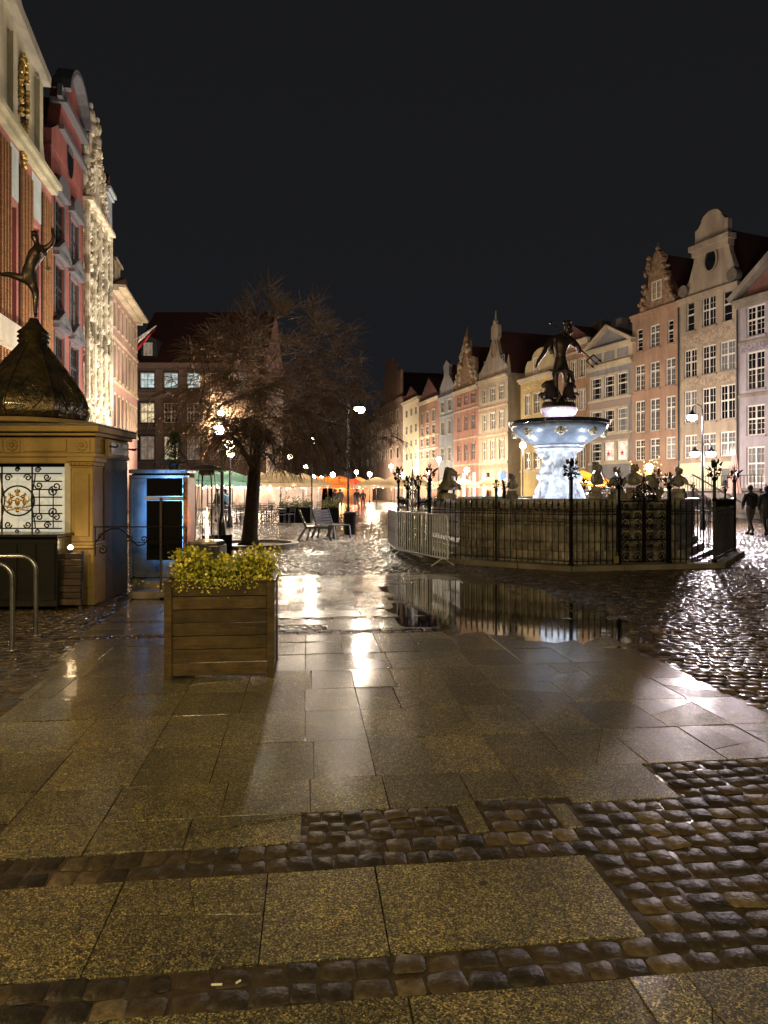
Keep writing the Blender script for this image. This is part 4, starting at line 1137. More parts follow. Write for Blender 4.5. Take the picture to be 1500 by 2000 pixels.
# gold and white carved house
F = LF(2); fx, fz = F.x, F.z; e = fz(185, 420); W_ = F.W
wh = plain('white_gold_carved_stone', (0.62, 0.58, 0.48), 0.55, var=0.7, scale=2.2, bump=1.0, bscale=6, col2=(0.30, 0.23, 0.13))
t = house('ornate white and gilded house with statues along its gable', F, wh, e, cols=[(W_ * (j + .30) / 4, W_ * (j + .74) / 4) for j in range(4)], rows=[(fz(185, y + 78), fz(185, y)) for y in (470, 590, 705)], group=LG, roof_h=0.5, surround=wh, bars=(1, 4), belts=[fz(185, 455), fz(185, 570), fz(185, 690), fz(185, 800)], cornice=0.6, cornice_mat=wh, sills=False)
gt = fz(172, 262)
gb = [(0.1, e - .05), (W_ - .1, e - .05), (W_ - .3, e + 2.0), (W_ - 1.2, e + 2.3), (W_ - 1.5, e + 4.6), (W_*.62, e + 5), (W_*.58, gt - .3), (W_*.5, gt + .2), (W_*.42, gt - .3), (W_*.38, e + 5), (1.5, e + 4.6), (1.2, e + 2.3), (.3, e + 2.0)]
MB().prism(gb, -0.02, 0.6).build('gable', wh, t)
m = MB()
for k in range(520):
    x = rnd.uniform(0.1, W_ - .1); q = rnd.random(); z = 5.5 + q * (e - 5.5)
    if k > 400: q = rnd.random(); x = W_/2 + rnd.choice((-1, 1)) * (W_/2 * (1 - q * .8)) * rnd.uniform(.5, 1); z = e + q * (gt - e)
    m.sphere((x, -0.05, z), (rnd.uniform(.08, .2), rnd.uniform(.12, .34), rnd.uniform(.12, .35)), 6, 4)
for j in range(5):
    for zz in (fz(185, 560), fz(185, 680), fz(185, 790)): m.tube([(W_ * (j + .02) / 4 + .12, -0.22, zz), (W_ * (j + .02) / 4 + .12, -0.22, zz + 5.0)], 0.17, 8)
m.build('carved_ornament', wh, t, smooth=True, kind='stuff')
m = MB()
for x, z in ((W_/2, gt), (1.0, e + 2.2), (W_ - 1.0, e + 2.2), (0.4, e), (W_ - .4, e), (W_*.36, e + 4.8), (W_*.64, e + 4.8)):
    m.lathe([(0.26, 0), (0.3, .5), (0.16, .8), (0.30, 1.15), (.26, 1.5), (.1, 1.66), (.17, 1.8), (.14, 2.0), (0, 2.08)], 8, c=(x, 0.1, z))
m.build('roof_statue', wh, t, smooth=True)
# red house with grey pediments
F = LF(3); fx, fz = F.x, F.z; e = fz(131, 330); W_ = F.W
rd = plaster('dark_red_render', (0.30, 0.085, 0.075)); gs = plain('blue_grey_stone', (0.12, 0.12, 0.14), 0.5, coat=0.3, var=0.3, scale=6); gt = fz(140, 158)
t = house('dark red house with grey stone pediments over dark windows', F, rd, e, cols=[(fx(107), fx(124)), (fx(137), fx(152))], rows=[(fz(131, y + 96), fz(131, y)) for y in (415, 535, 668)], group=LG, roof_h=4, frame=DARKP, bars=(2, 5), cornice=0.0, surround=gs, roof=True, sills=True)
for i, y in enumerate((415, 535, 668)):
    for (a, b) in ((fx(107), fx(124)), (fx(137), fx(152))):
        z = fz(131, y) + 0.25; c_ = (a + b) / 2; hw = (b - a) / 2 + 0.3
        g = MB(); g.box(c_ - hw, c_ + hw, -0.32, 0, z, z + 0.22)
        if i == 2 or i == 1:
            g.beam((c_ - hw - .1, -0.19, z + .25), (c_, -0.19, z + 1.0), 0.3, 0.16); g.beam((c_ + hw + .1, -0.19, z + .25), (c_, -0.19, z + 1.0), 0.3, 0.16); g.prism([(c_ - hw, z + .22), (c_ + hw, z + .22), (c_, z + .95)], -0.15, 0)
        else: g.prism([(c_ - hw, z + .22)] + [(c_ + hw, z + .22)] + arc(c_, z + .22, hw, 0, 180, 8, .8)[1:-1], -0.3, 0)
        g.build('window_pediment', gs, t)
xa, xb = fx(116), fx(160); xc = (xa + xb) / 2; zs = fz(140, 240)
gb = [(0.0, e - .05), (W_, e - .05), (W_, e + .8), (xb + .2, e + 1.6), (xb - .3, e + 3), (xb - .3, zs)] + arc(xc, zs, (xb - xa) / 2 - .3, 0, 180, 10, gt - zs) + [(xa + .3, zs), (xa + .3, e + 3), (xa - .2, e + 1.6), (0, e + .8)]
MB().prism(gb, -0.02, 0.6).build('gable', rd, t)
g = MB(); g.box(xa, xb, -0.4, .5, zs - .1, zs + .15); pa = arc(xc, zs, (xb - xa) / 2 - .1, 0, 180, 12, gt - zs + .2)
for p, q in zip(pa[:-1], pa[1:]): g.beam((p[0], -0.1, p[1]), (q[0], -0.1, q[1]), 0.9, 0.25)
g.box(xa - .2, xb + .2, -0.3, .3, e + 1.4, e + 1.65); g.build('gable_cornice', gs, t)
oc = fz(136, 310); MB().prism([(fx(136) + .55*cos(2*pi*k/16), oc + 1.1*sin(2*pi*k/16)) for k in range(16)], -0.07, -0.022).build('oval_window', PANE, t)
# first house: brick pilasters, cream gable and gilt cartouche
F = LF(4); fx, fz = F.x, F.z; e = fz(50, 300); W_ = F.W
cg = plaster('yellow_cream_stone', (0.52, 0.48, 0.34), stain=0.3); bk = brick_mat('banded_brick', (0.42, 0.20, 0.09), (0.28, 0.12, 0.055), (0.25, 0.17, 0.09), 1.0)
pb = plaster('pale_sky_blue_panel', (0.55, 0.64, 0.66))
t = thing('brick_hall', 'tall hall with ribbed brick pilasters and cream gable at the left edge', 'house', (F.P0.x, F.P0.y, 0), F.rz, LG)
m = MB(); wl_ = [(fx(18), fx(36)), (fx(60), fx(80))]; holes = []
zwt = [fz(27, 400), fz(70, 440)]; zwb = [fz(27, 640), fz(70, 672)]
for (a, b), zt_, zb_ in zip(wl_, zwt, zwb): holes.append((a + .25, b - .25, zb_, zt_))
wall_with_holes(m, W_, 0, e, holes, 0.5); m.add([(W_,0,0),(W_,14,0),(W_,14,e),(W_,0,e)], [(0,3,2,1)]); m.add([(0,0,0),(0,14,0),(0,14,e),(0,0,e)], [(0,1,2,3)])
m.build('wall', plaster('rose_pink_render', (0.50, 0.20, 0.18)), t)
for (a, b, c, d) in holes:
    for k in range(4):
        hh = (d - c) / 4; window(t, (a + b) / 2, c + k * hh + .1, b - a, hh - .2, plain('red_window_paint', (0.40, 0.05, 0.05), 0.5), pane_lit('blueish_leaded_glass', (0.12, 0.13, 0.28), 0.35), 'cross', (2, 4), rev=0.45)
for i, (a, b) in enumerate(wl_):
    box_part('blind_arch_panel', pb, t, a + .05, b - .05, -0.03, 0.0, (zwt[i] + .3), e - .4)
for (pa_, pb_, yt) in ((-40, -20, 225), (-5, 18, 262), (36, 60, 328), (80, 98, 378)):
    a, b = fx(pa_), fx(pb_); zt_ = fz((pa_ + pb_) / 2, yt + 8); zb_ = fz((pa_ + pb_) / 2, 680); n = 4; w_ = (b - a) / n
    m = MB(); m.box(a, b, -0.06, 0, 4.5, min(zt_, e - .3)); m.build('brick_pilaster', brick_mat('rib_gap_shade_brick', (0.09, 0.035, 0.02), (0.06, 0.025, 0.015), (0.07, 0.05, 0.03)), t)  # base brick darkened to paint shade into the gaps between ribs
    for k in range(n):
        mm = MB(); mm.tube([(a + (k + .5) * w_, -0.08, 4.5), (a + (k + .5) * w_, -0.08, min(zt_, e - .3) - 0.1)], w_ * .27, 8); mm.build('brick_rib', bk, t)
box_part('string_course', plaster('white_band', (0.6, 0.56, 0.5)), t, -0.02, W_ * .70, -0.55, 0.0, fz(26, 668) - .5, fz(26, 645))
k = MB(); k.box(-.1, W_ + .1, -0.3, .2, e - .25, e + .02); k.box(-.1, W_ + .15, -0.5, .2, e + .022, e + .25); k.build('cornice', cg, t)
ga, gbb = fx(12), fx(76); gz = fz(72, 150); gap = fz(20, 30)
g = MB(); g.prism([(ga - 6, e + .3), (gbb + 1.2, e + .3), (gbb + .6, e + 1.6), (gbb, e + 3), (gbb, gz), ((ga + gbb) / 2 - 2, gap + 3), (ga - 6, gz + 3)], -0.02, .8); g.build('gable', cg, t)
g = MB(); g.beam((gbb + .3, -.2, gz + .1), (ga - 2.0, -.2, fz(0, -40)), .55, .5); g.build('raking_cornice', plaster('grey_cream_stone', (0.40, 0.36, 0.30)), t)
for px in (18, 70): box_part('gable_pilaster', cg, t, fx(px) - .25, fx(px) + .25, -0.25, -0.022, e + .4, gz - .3)
xc = fx(42); oc = fz(42, 190); rx, rzz = (fx(50) - fx(34)) / 2 * .62, 1.35
MB().prism([(xc + rx*cos(2*pi*k/20), oc + rzz*sin(2*pi*k/20)) for k in range(20)], -0.1, -0.022).build('oval_window', PANE, t)
m = MB()
for k in range(90):
    a = rnd.uniform(0, 2*pi); q = rnd.uniform(1.12, 1.5); m.sphere((xc + rx * q * cos(a), -0.12, oc + rzz * q * sin(a)), (rnd.uniform(.05, .13), .12, rnd.uniform(.06, .18)), 6, 4)
for k in range(30): m.sphere((xc + rnd.gauss(0, .25), -.12, oc - rzz * 1.6 + rnd.uniform(-.9, .3)), (.09, .1, .14), 6, 4)
m.build('gilt_cartouche', GOLD, t, smooth=True, kind='stuff')
m = MB(); x_ = fx(54) ; 
for y_ in (22, 45): m.sphere((x_, .4, fz(54, y_)), .2, 10, 8)
m.tube([(x_, .4, fz(54, 70)), (x_, .4, fz(54, -30))], .05, 6); m.build('gilt_finial', GOLD, t, smooth=True)

# house across the end of the left row, seen square-on
F = Face(262, 66, 520, 66); fx, fz = F.x, F.z; e = fz(300, 710)
um = plaster('brown_grey_render', (0.155, 0.105, 0.085)); ub = plaster('tan_pilaster_render', (0.21, 0.14, 0.105))
cols = cz(F, [(274, 302), (320, 348), (365, 391), (410, 436), (455, 481)])
t = house('wide brown-grey house with steep dark roof and lit windows behind the tree', F, um, e, cols=cols, rows=rz_(F, 300, [(728, 758), (787, 826), (852, 898)]), lit={(0, 0): PANE_C, (0, 1): PANE_C, (0, 2): PANE_C, (1, 0): PANE_W, (2, 0): PANE_D, (2, 1): PANE_W, (1, 3): PANE_W}, group=LG, surround=DARKP,
          belts=[fz(300, 768), fz(300, 778), fz(300, 836), fz(300, 846), fz(300, 903)], cornice=0.6, cornice_mat=ub, roof=False, bars=(2, 4))
for px in (311, 357, 400, 446): box_part('pilaster', ub, t, fx(px) - .35, fx(px) + .35, -0.12, 0, 2, e - .5)
g = MB(); zt_ = fz(300, 578); g.add([(-0.5, -.3, e), (F.W, -.3, e), (F.W, 6, zt_), (0, 6, zt_), (0, 12, e), (F.W, 12, e)], [(0,1,2,3),(3,2,5,4),(0,3,4),(1,5,2)]); g.build('roof', ROOF, t)
a = fx(274); g = MB(); g.box(a, a + 1.5, 0.2, 3.5, e + .6, fz(288, 664)); g.prism([(a - .2, fz(288, 664)), (a + 1.7, fz(288, 664)), (a + .75, fz(288, 655))], .1, 3.5); dm = g.build('dormer', DARKP, t)
window(dm, fx(288), fz(288, 694), 0.85, 1.25, WHITEP, PANE_D, 'casement', (1, 2), y=0.12, rev=0.06)

# ================================================================== THE FOUNTAIN
ft = thing('fountain', 'stone fountain with octagonal basin and blue marble bowl on a white stem', 'fountain', (FC.x, FC.y, 0), radians(11.5))
A8 = radians(22.5)
def oct_ring(name, prof, mat, parent=ft, n=8, c=(0, 0, 0), smooth=False, bevel=0.0):
    m = MB(); k = len(m.v)
    for r, z in prof:
        for j in range(n):
            a = 2*pi*j/n + (pi/n); m.v.append((c[0] + r*cos(a), c[1] + r*sin(a), c[2] + z))
    for i in range(len(prof) - 1):
        for j in range(n):
            j2 = (j+1) % n; m.f.append((i*n + j, i*n + j2, (i+1)*n + j2, (i+1)*n + j))
    return m.build(name, mat, parent, smooth=smooth, bevel=bevel)
BST = plain('wet_basin_sandstone', (0.36, 0.32, 0.26), 0.55, coat=0.3, var=0.7, scale=2.6, bump=1.0, bscale=9, coat_r=0.3, bdist=.04)
R_ = 3.35
oct_ring('basin_step', [(R_ + .42, -0.02), (R_ + .42, .14), (R_ + .22, .145), (R_ + .22, .30), (R_ + .02, .305)], BST, bevel=0.01)
oct_ring('basin_core', [(R_ - .06, .28), (R_ - .06, 1.22), (R_ - .40, 1.22), (R_ - .40, .8)], BST)
oct_ring('basin_moulding', [(R_ + .06, .30), (R_ + .08, .38), (R_ + .02, .46), (R_ - .03, .48), (R_ - .05, .50)], BST)
oct_ring('basin_coping', [(R_ - .04, 1.17), (R_ + .04, 1.20), (R_ + .10, 1.28), (R_ + .12, 1.30), (R_ + .12, 1.40), (R_ + .06, 1.42), (R_ - .42, 1.42), (R_ - .45, 1.38), (R_ - .45, 1.2)], BST, bevel=0.01)
ap = (R_ - .06) * cos(pi / 8); side = 2 * (R_ - .06) * sin(pi / 8)
for i in range(8):                       # facing stones, one by one
    a = 2*pi*i/8 + pi/4; nrm = Vector((cos(a), sin(a), 0)); tg = Vector((-sin(a), cos(a), 0))
    for row, (z0, z1) in enumerate(((0.50, 0.84), (0.85, 1.17))):
        cuts = [-side/2 + .01] + [side * q - side/2 + rnd.uniform(-.08, .08) for q in ((.33, .66) if row == 0 else (.22, .55, .8))] + [side/2 - .01]
        for p, q in zip(cuts[:-1], cuts[1:]):
            m = MB(); o_ = rnd.uniform(.0, .012); P = lambda s, d, z: tuple(nrm * (ap + d) + tg * s + Vector((0, 0, z)))
            m.add([P(p + .006, -.02, z0), P(q - .006, -.02, z0), P(q - .006, .035 + o_, z0), P(p + .006, .035 + o_, z0), P(p + .006, -.02, z1 - .01), P(q - .006, -.02, z1 - .01), P(q - .006, .035 + o_, z1 - .01), P(p + .006, .035 + o_, z1 - .01)], [(0,1,2,3),(4,7,6,5),(0,4,5,1),(1,5,6,2),(2,6,7,3),(3,7,4,0)])
            m.build('stone', BST, ft, bevel=0.008)
m = MB(); m.v = [((R_ - .42) * cos(2*pi*j/8 + pi/8), (R_ - .42) * sin(2*pi*j/8 + pi/8), 1.12) for j in range(8)]; m.f = [tuple(range(8))]; m.build('water', WATERM, ft)
m = MB(); m.v = [((R_ - .3) * cos(2*pi*j/8 + pi/8), (R_ - .3) * sin(2*pi*j/8 + pi/8), 0.85) for j in range(8)]; m.f = [tuple(range(8))]; m.build('basin_floor', DSTONE, ft)
# carved stem
prof = [(.62, .86), (.64, 1.18), (.54, 1.26), (.47, 1.5), (.43, 1.8), (.40, 2.1), (.39, 2.3), (.40, 2.5), (.46, 2.62), (.56, 2.72), (.60, 2.78)]
def interp(pr, z):
    for (r0, z0), (r1, z1) in zip(pr[:-1], pr[1:]):
        if z0 <= z <= z1: return r0 + (r1 - r0) * (z - z0) / max(1e-6, z1 - z0)
    return pr[-1][0]
m = MB(); n, L_ = 72, 64
for i in range(L_ + 1):
    z = .86 + (2.66 - .86) * i / L_; r0 = interp(prof, z)
    for j in range(n):
        a = 2*pi*j/n; p = Vector((cos(a)*2.1, sin(a)*2.1, z*2.4)); d = noise.noise(p * 1.1) * .07 + abs(noise.noise(p * 2.2 + Vector((3, 1, 2)))) * .15 + .045 * sin(a * 4 + 2.5 * sin(z * 4))
        r = r0 + d - .03; m.v.append((r*cos(a), r*sin(a), z))
for i in range(L_):
    for j in range(n): j2 = (j+1) % n; m.f.append((i*n+j, i*n+j2, (i+1)*n+j2, (i+1)*n+j))
m.build('stem', MARBLE, ft, smooth='all')
m = MB()
for k in range(7):       # reliefs leaning on the stem, scroll feet
    a = 2*pi*k/7 + .3; c = Vector((cos(a), sin(a), 0)); 
    m.tube([tuple(c * .52 + Vector((0, 0, 1.15))), tuple(c * .60 + Vector((0, 0, 1.35))), tuple(c * .54 + Vector((0, 0, 1.6))), tuple(c * .46 + Vector((0, 0, 1.8))), tuple(c * .46 + Vector((0, 0, 2.05))), tuple(c * .42 + Vector((0, 0, 2.3)))], [.08, .11, .09, .07, .06, .04], 8)
    m.sphere(tuple(c * .53 + Vector((0, 0, 1.96))), (.075, .075, .095), 8, 6)
m.build('stem_figures', MARBLE, ft, smooth=True)
m = MB(); m.lathe([(.55, 2.62), (.62, 2.68), (.60, 2.72), (.66, 2.76), (.64, 2.80)], 32); m.build('capital', MARBLE, ft, smooth=True)
m = MB(); m.lathe([(.3, 2.74), (.62, 2.78), (.80, 2.86), (1.05, 3.02), (1.20, 3.18), (1.26, 3.30)], 48); m.build('bowl', BLUEM, ft, smooth='all')
m = MB(); m.lathe([(1.25, 3.28), (1.30, 3.31), (1.31, 3.37), (1.26, 3.40), (1.20, 3.37), (1.05, 3.28), (.4, 3.2), (.3, 3.2)], 48); m.build('bowl_rim', plain('black_wet_marble', (0.02, 0.022, 0.028), 0.15, coat=0.6, var=.4), ft, smooth=True)
m = MB(); m.lathe([(.28, 3.2), (.30, 3.36), (.34, 3.44), (.38, 3.50), (.36, 3.54), (.43, 3.60), (.47, 3.68), (.47, 3.74), (.42, 3.78), (.3, 3.8), (0, 3.8)], 32); m.build('neck', MARBLE, ft, smooth=True)
for k in range(8):       # gilt masks spouting under the rim
    a = -pi/2 + radians(22) + k * pi/4; c = Vector((cos(a), sin(a), 0)); m = MB()
    m.sphere((0, 0, 0), (.11, .10, .13), 10, 8); m.sphere((0, -.09, -.02), (.035, .04, .05), 6, 5)
    for s in (-1, 1):
        m.sphere((s*.045, -.075, .035), (.028, .03, .02), 6, 4); m.sphere((s*.13, 0, .03), (.06, .05, .08), 6, 5); m.sphere((s*.07, -.03, .12), (.06, .05, .05), 6, 5)
    m.sphere((0, -.07, -.09), (.05, .04, .035), 6, 5)
    o = m.build('mask', plain('gilded_mask_stone', (0.55, 0.45, 0.28), 0.45, 0.3, var=.5, scale=15, bump=.5), ft, smooth=True)
    o.location = tuple(c * 1.10 + Vector((0, 0, 3.10))); o.rotation_euler = (0, 0, a + pi/2)
# underwater floodlights
for k in range(6):
    a = -pi/2 + radians(11.5) + (k - 2.5) * radians(62); c = Vector((cos(a), sin(a), 0)); p = c * 1.75
    s = MB(); s.lathe([(.09, 0), (.10, .12), (.08, .15)], 10, c=(p.x, p.y, 1.14)); sp = s.build('floodlight', DARKP, ft)
    bb = MB(); bb.lathe([(0, .152), (.075, .153)], 10, c=(p.x, p.y, 1.14)); bb.build('lens', BULBC, sp)
    lamp('SPOT', sp, (p.x, p.y, 1.32), 80, (0.74, 0.84, 1.0), .06, 95, (c.x*.45, c.y*.45, 2.35), .7)
for k in range(3):
    a = -pi/2 + radians(-40 + 60 * k) - radians(11.5); c = Vector((cos(a), sin(a), 0)); p = c * .8
    s = MB(); s.lathe([(.05, 0), (.06, .06), (.05, .08)], 8, c=(p.x, p.y, 3.27)); sp = s.build('floodlight', DARKP, ft)
    lamp('SPOT', sp, (p.x, p.y, 3.38), 11, (0.95, 0.75, 0.95), .04, 110, (c.x*.2, c.y*.2, 3.85), .7)

# the statue on top: one standing figure leaning on a trident
S = lambda px, py, r, dy=0.0: (PX(px, 18.08), 18.08 + dy, PZ(py, 18.08), r)
J = [S(1096, 713, .135), S(1094, 697, .125), S(1094, 677, .165), S(1099, 661, .12), S(1104, 653, .055), S(1107, 648, .055), S(1110, 640, .085, -.03), S(1113, 634, .07, -.03),
     S(1080, 664, .075), S(1070, 678, .055, -.06), S(1060, 692, .046, -.1), S(1050, 706, .036, -.12), S(1046, 714, .028, -.14), S(1044, 722, .016, -.15),
     S(1114, 666, .075), S(1124, 680, .058, -.1), S(1128, 692, .048, -.2), S(1121, 683, .036, -.36), S(1117, 680, .03, -.42),
     S(1087, 719, .10, -.03), S(1083, 736, .085, -.06), S(1084, 752, .062, -.06), S(1088, 768, .055, .02), S(1087, 782, .035, .02), S(1082, 786, .028, -.12),
     S(1104, 721, .10, .02), S(1107, 737, .085, .02), S(1106, 752, .060, .0), S(1104, 768, .054, .06), S(1103, 782, .035, .06), S(1108, 786, .028, -.05)]
E = [(0,1),(1,2),(2,3),(3,4),(4,5),(5,6),(6,7),(3,8),(8,9),(9,10),(10,11),(11,12),(12,13),(3,14),(14,15),(15,16),(16,17),(17,18),(0,19),(19,20),(20,21),(21,22),(22,23),(23,24),(0,25),(25,26),(26,27),(27,28),(28,29),(29,30)]
st = thing('bronze_statue', 'dark bronze standing man holding a trident on top of the fountain bowl', 'statue', (FC.x, FC.y, 3.8))
J = [(x + (-.045 if k in (8, 9) else .04 if k in (14, 15) else 0), y, z, r * (1.0 if k < 2 else 1.3 if k < 8 else 1.35 if k < 19 else 1.15)) for k, (x, y, z, r) in enumerate(J)]
skin('body', J, E, BRONZE, st)
m = MB()
for k in range(26): m.sphere((PX(1109, 18.08) + rnd.gauss(0, .05), 18.08 + rnd.uniform(-.06, .1), PZ(634, 18.08) + rnd.gauss(.01, .05)), (.045, .045, .045), 6, 5)
for k in range(12): m.sphere((PX(1112, 18.08) + rnd.gauss(0, .03), 17.96, PZ(647, 18.08) + rnd.gauss(-.02, .035)), (.035, .03, .045), 6, 5)
m.build('hair_and_beard', BRONZE, st, smooth=True, world=True)
a, b = Vector(S(1077, 629, 0, .05)[:3]), Vector(S(1141, 706, 0, -.5)[:3])
m = MB(); m.tube([a, b], .018, 6); d = (b - a).normalized(); sd = Vector((0.75, 0, 0.66)).cross(Vector((0, 1, 0))).normalized()
sd = d.cross(Vector((0, 1, 0))).normalized()
m.tube([b - sd*.12, b + sd*.12], .02, 6)
for s in (-1, 0, 1): m.tube([b + sd*.12*s, b + sd*.12*s + d*.26], [.018, .008], 6); m.add([tuple(b + sd*.12*s + d*.20 - sd*.035), tuple(b + sd*.12*s + d*.20 + sd*.035), tuple(b + sd*.12*s + d*.32), tuple(b + sd*.12*s + d*.2 + Vector((0,.02,0)))], [(0,1,2),(0,2,3),(1,3,2)])
m.tube([a - sd*.06, a + sd*.06], .02, 6); m.build('trident', BRONZE, st, smooth=True, world=True)
m = MB()      # drapery over the hip, held on the far side
m.tube([S(1075, 722, 0, .1)[:3], S(1086, 728, 0, -.14)[:3], S(1100, 724, 0, -.16)[:3], S(1114, 728, 0, -.05)[:3], S(1120, 745, 0, .05)[:3], S(1118, 765, 0, .1)[:3]], [.035, .045, .05, .055, .06, .03], 8)
m.build('drapery', BRONZE, st, smooth=True, world=True)
# sea horses rearing at his feet
def hippocamp(name_, label, base, face, s=1.0, mat=BRONZE, group='beasts around the bronze statue'):
    t = thing(name_, label, 'sculpture', base, face, group)
    m = MB(); m.lathe([(.27*s, -.02), (.26*s, .05*s), (.20*s, .12*s), (0, .14*s)], 10); m.build('rock_base', mat, t, smooth=True)
    j = [(0,0,.06,.20), (.0,0,.22,.22), (.02,0,.38,.20), (.03,0,.52,.155), (.05,0,.64,.125), (.13,0,.68,.10), (.22,0,.62,.075), (.28,0,.57,.06), (.04,.04,.77,.025),
         (-.14,0,.08,.15), (-.22,.06,.16,.11), (-.27,.10,.30,.075), (-.20,.10,.40,.05),
         (.16,.09,.36,.075), (.28,.11,.34,.055), (.30,.11,.20,.045), (.15,-.09,.34,.075), (.26,-.12,.40,.055), (.33,-.12,.30,.045)]
    j = [(x*s, y*s, z*s, r*s) for x, y, z, r in j]
    e = [(0,1),(1,2),(2,3),(3,4),(4,5),(5,6),(6,7),(4,8),(0,9),(9,10),(10,11),(11,12),(2,13),(13,14),(14,15),(2,16),(16,17),(17,18)]
    skin('body', j, e, mat, t, sub=2, world=False)
    m = MB()
    for k in range(9): q = k / 8; m.sphere(((-.10 + .08*q)*s, rnd.uniform(-.03, .03)*s, (.30 + .44*q)*s), (.08*s, .035*s, .07*s), 6, 4)
    m.build('mane', mat, t, smooth=True)
    return t
hippocamp('bronze_seahorse', 'dark bronze sea horse rearing left of the trident statue', (FC.x - .24, FC.y - .10, 3.8), pi, .85)
hippocamp('bronze_seahorse', 'dark bronze sea horse rearing right of the trident statue', (FC.x + .20, FC.y - .12, 3.8), 0.1, .80)
hippocamp('bronze_seahorse', 'dark bronze sea horse behind the feet of the trident statue', (FC.x + .02, FC.y + .24, 3.8), pi/2, .66)

# stone beasts and busts on the basin rim
def bust(label, px, Y, h, face, mat=BST, wig=0.0):
    X = PX(px, Y); t = thing('stone_bust', label, 'bust', (X, Y, 1.42), face, 'sculptures on the basin rim')
    m = MB(); m.box(-.22*h, .22*h, -.16*h, .16*h, 0, .16*h); m.box(-.17*h, .17*h, -.12*h, .12*h, .161*h, .30*h); m.build('plinth', mat, t, bevel=.01)
    skin('body', [(0,0,.34*h,.17*h), (0,0,.48*h,.19*h), (0,-.01*h,.62*h,.12*h), (0,-.02*h,.70*h,.07*h), (0,-.04*h,.80*h,.105*h), (0,-.02*h,.90*h,.085*h), (.20*h,0,.55*h,.08*h), (.27*h,-.03*h,.42*h,.06*h), (-.20*h,0,.55*h,.08*h), (-.27*h,-.03*h,.42*h,.06*h), (0,-.14*h,.80*h,.026*h)],
         [(0,1),(1,2),(2,3),(3,4),(4,5),(2,6),(6,7),(2,8),(8,9),(4,10)], mat, t, world=False)
    m = MB()
    for k in range(22): a = rnd.uniform(0, 2*pi); m.sphere((.085*h*cos(a), .03*h + .07*h*sin(a), (.86 + rnd.uniform(-.10, .08))*h), (.04*h, .04*h, .045*h), 6, 4)
    m.build('hair', mat, t, smooth=True); return t
bust('stone bust on a plinth on the basin rim, just right of the fountain stem', 1166, 15.35, .85, radians(60))
bust('smaller stone bust on the basin rim between the two larger busts', 1205, 15.2, .72, radians(20))
bust('stone bust behind the gate crest, third along the basin rim', 1238, 15.2, .82, radians(-50))
bust('stone bust near the right end of the basin rim', 1325, 15.9, .75, radians(-40))
bust('hunched stone figure left of the fountain stem beside the blue lantern', 1000, 15.9, .60, radians(120))
t = hippocamp('stone_seahorse', 'big dark stone sea beast at the left corner of the basin', (PX(874, 16.3), 16.3, 1.42), radians(-35), .92, BST, 'sculptures on the basin rim')
t = hippocamp('stone_seahorse', 'stone sea beast with curled tail above the iron gate', (PX(1275, 15.4), 15.4, 1.42), radians(170), .7, BST, 'sculptures on the basin rim')
# small lit lantern on a bracket (blue-white) beside the hunched figure
t = thing('lantern', 'small blue-white lantern on the basin rim left of the stem', 'lantern', (PX(983, 15.7), 15.7, 1.42))
m = MB(); m.tube([(0,0,0), (.02,0,.22), (-.02,0,.42)], [.05,.03,.02], 6); m.tube([(0,0,.2), (.12,0,.28), (.14,0,.36)], .015, 5); m.build('bracket', IRON, t)
m = MB(); m.lathe([(.02, .42), (.06, .44), (.075, .52), (.05, .60), (.02, .63)], 8); m.build('globe', emis('blue_lantern_glass', (0.45, 0.65, 1.0), .5), t, smooth=True)

# ---- iron enclosure -------------------------------------------------
fe = thing('iron_fence', 'black wrought-iron fence with spearheads and flower finials round the fountain', 'fence', (FC.x, FC.y, 0))
m = MB(); outp = [(FC.x + (p.x - FC.x) * 1.055, FC.y + (p.y - FC.y) * 1.055) for p in OCT]; inp = [(FC.x + (p.x - FC.x) * .955, FC.y + (p.y - FC.y) * .955) for p in OCT]
for i in range(8):
    j = (i+1) % 8; k = rnd.uniform(-.004, .004); L_ = MB(); g = .004
    for seg in range(3):
        a0, a1 = seg/3 + .002, (seg+1)/3 - .002; l = lambda P, Q, t: (P[0] + (Q[0]-P[0])*t, P[1] + (Q[1]-P[1])*t)
        q = MB(); q.slab([l(outp[i], outp[j], a0), l(outp[i], outp[j], a1), l(inp[i], inp[j], a1), l(inp[i], inp[j], a0)], -.02, .095 + rnd.uniform(-.006, .006)); q.build('kerb_stone', STONE, fe, world=True, bevel=.012)
m = MB(); m.slab([(FC.x + (p.x - FC.x) * .953, FC.y + (p.y - FC.y) * .953) for p in OCT], -.02, .03); m.build('inner_paving', GROUNDM, fe, world=True)
bar = MB(); bar.beam((0,0,.10), (0,0,1.24), .016); bar.lathe([(.010, 1.24), (.026, 1.27), (.012, 1.29), (.030, 1.33), (.0, 1.44)], 4); tmp_ = bar.build('bar', IRON); bar_me = tmp_.data; bpy.data.objects.remove(tmp_)
post = MB(); post.beam((0,0,.06), (0,0,1.75), .05); post.lathe([(.03, .06), (.06, .10), (.03, .16)], 8); post.lathe([(.025, 1.3), (.05, 1.34), (.025, 1.38)], 8); post.lathe([(.02, 1.7), (.055, 1.75), (.02, 1.8)], 8)
tmp_ = post.build('post', IRON); post_me = tmp_.data; bpy.data.objects.remove(tmp_)
rr = random.Random(4); fin = MB()
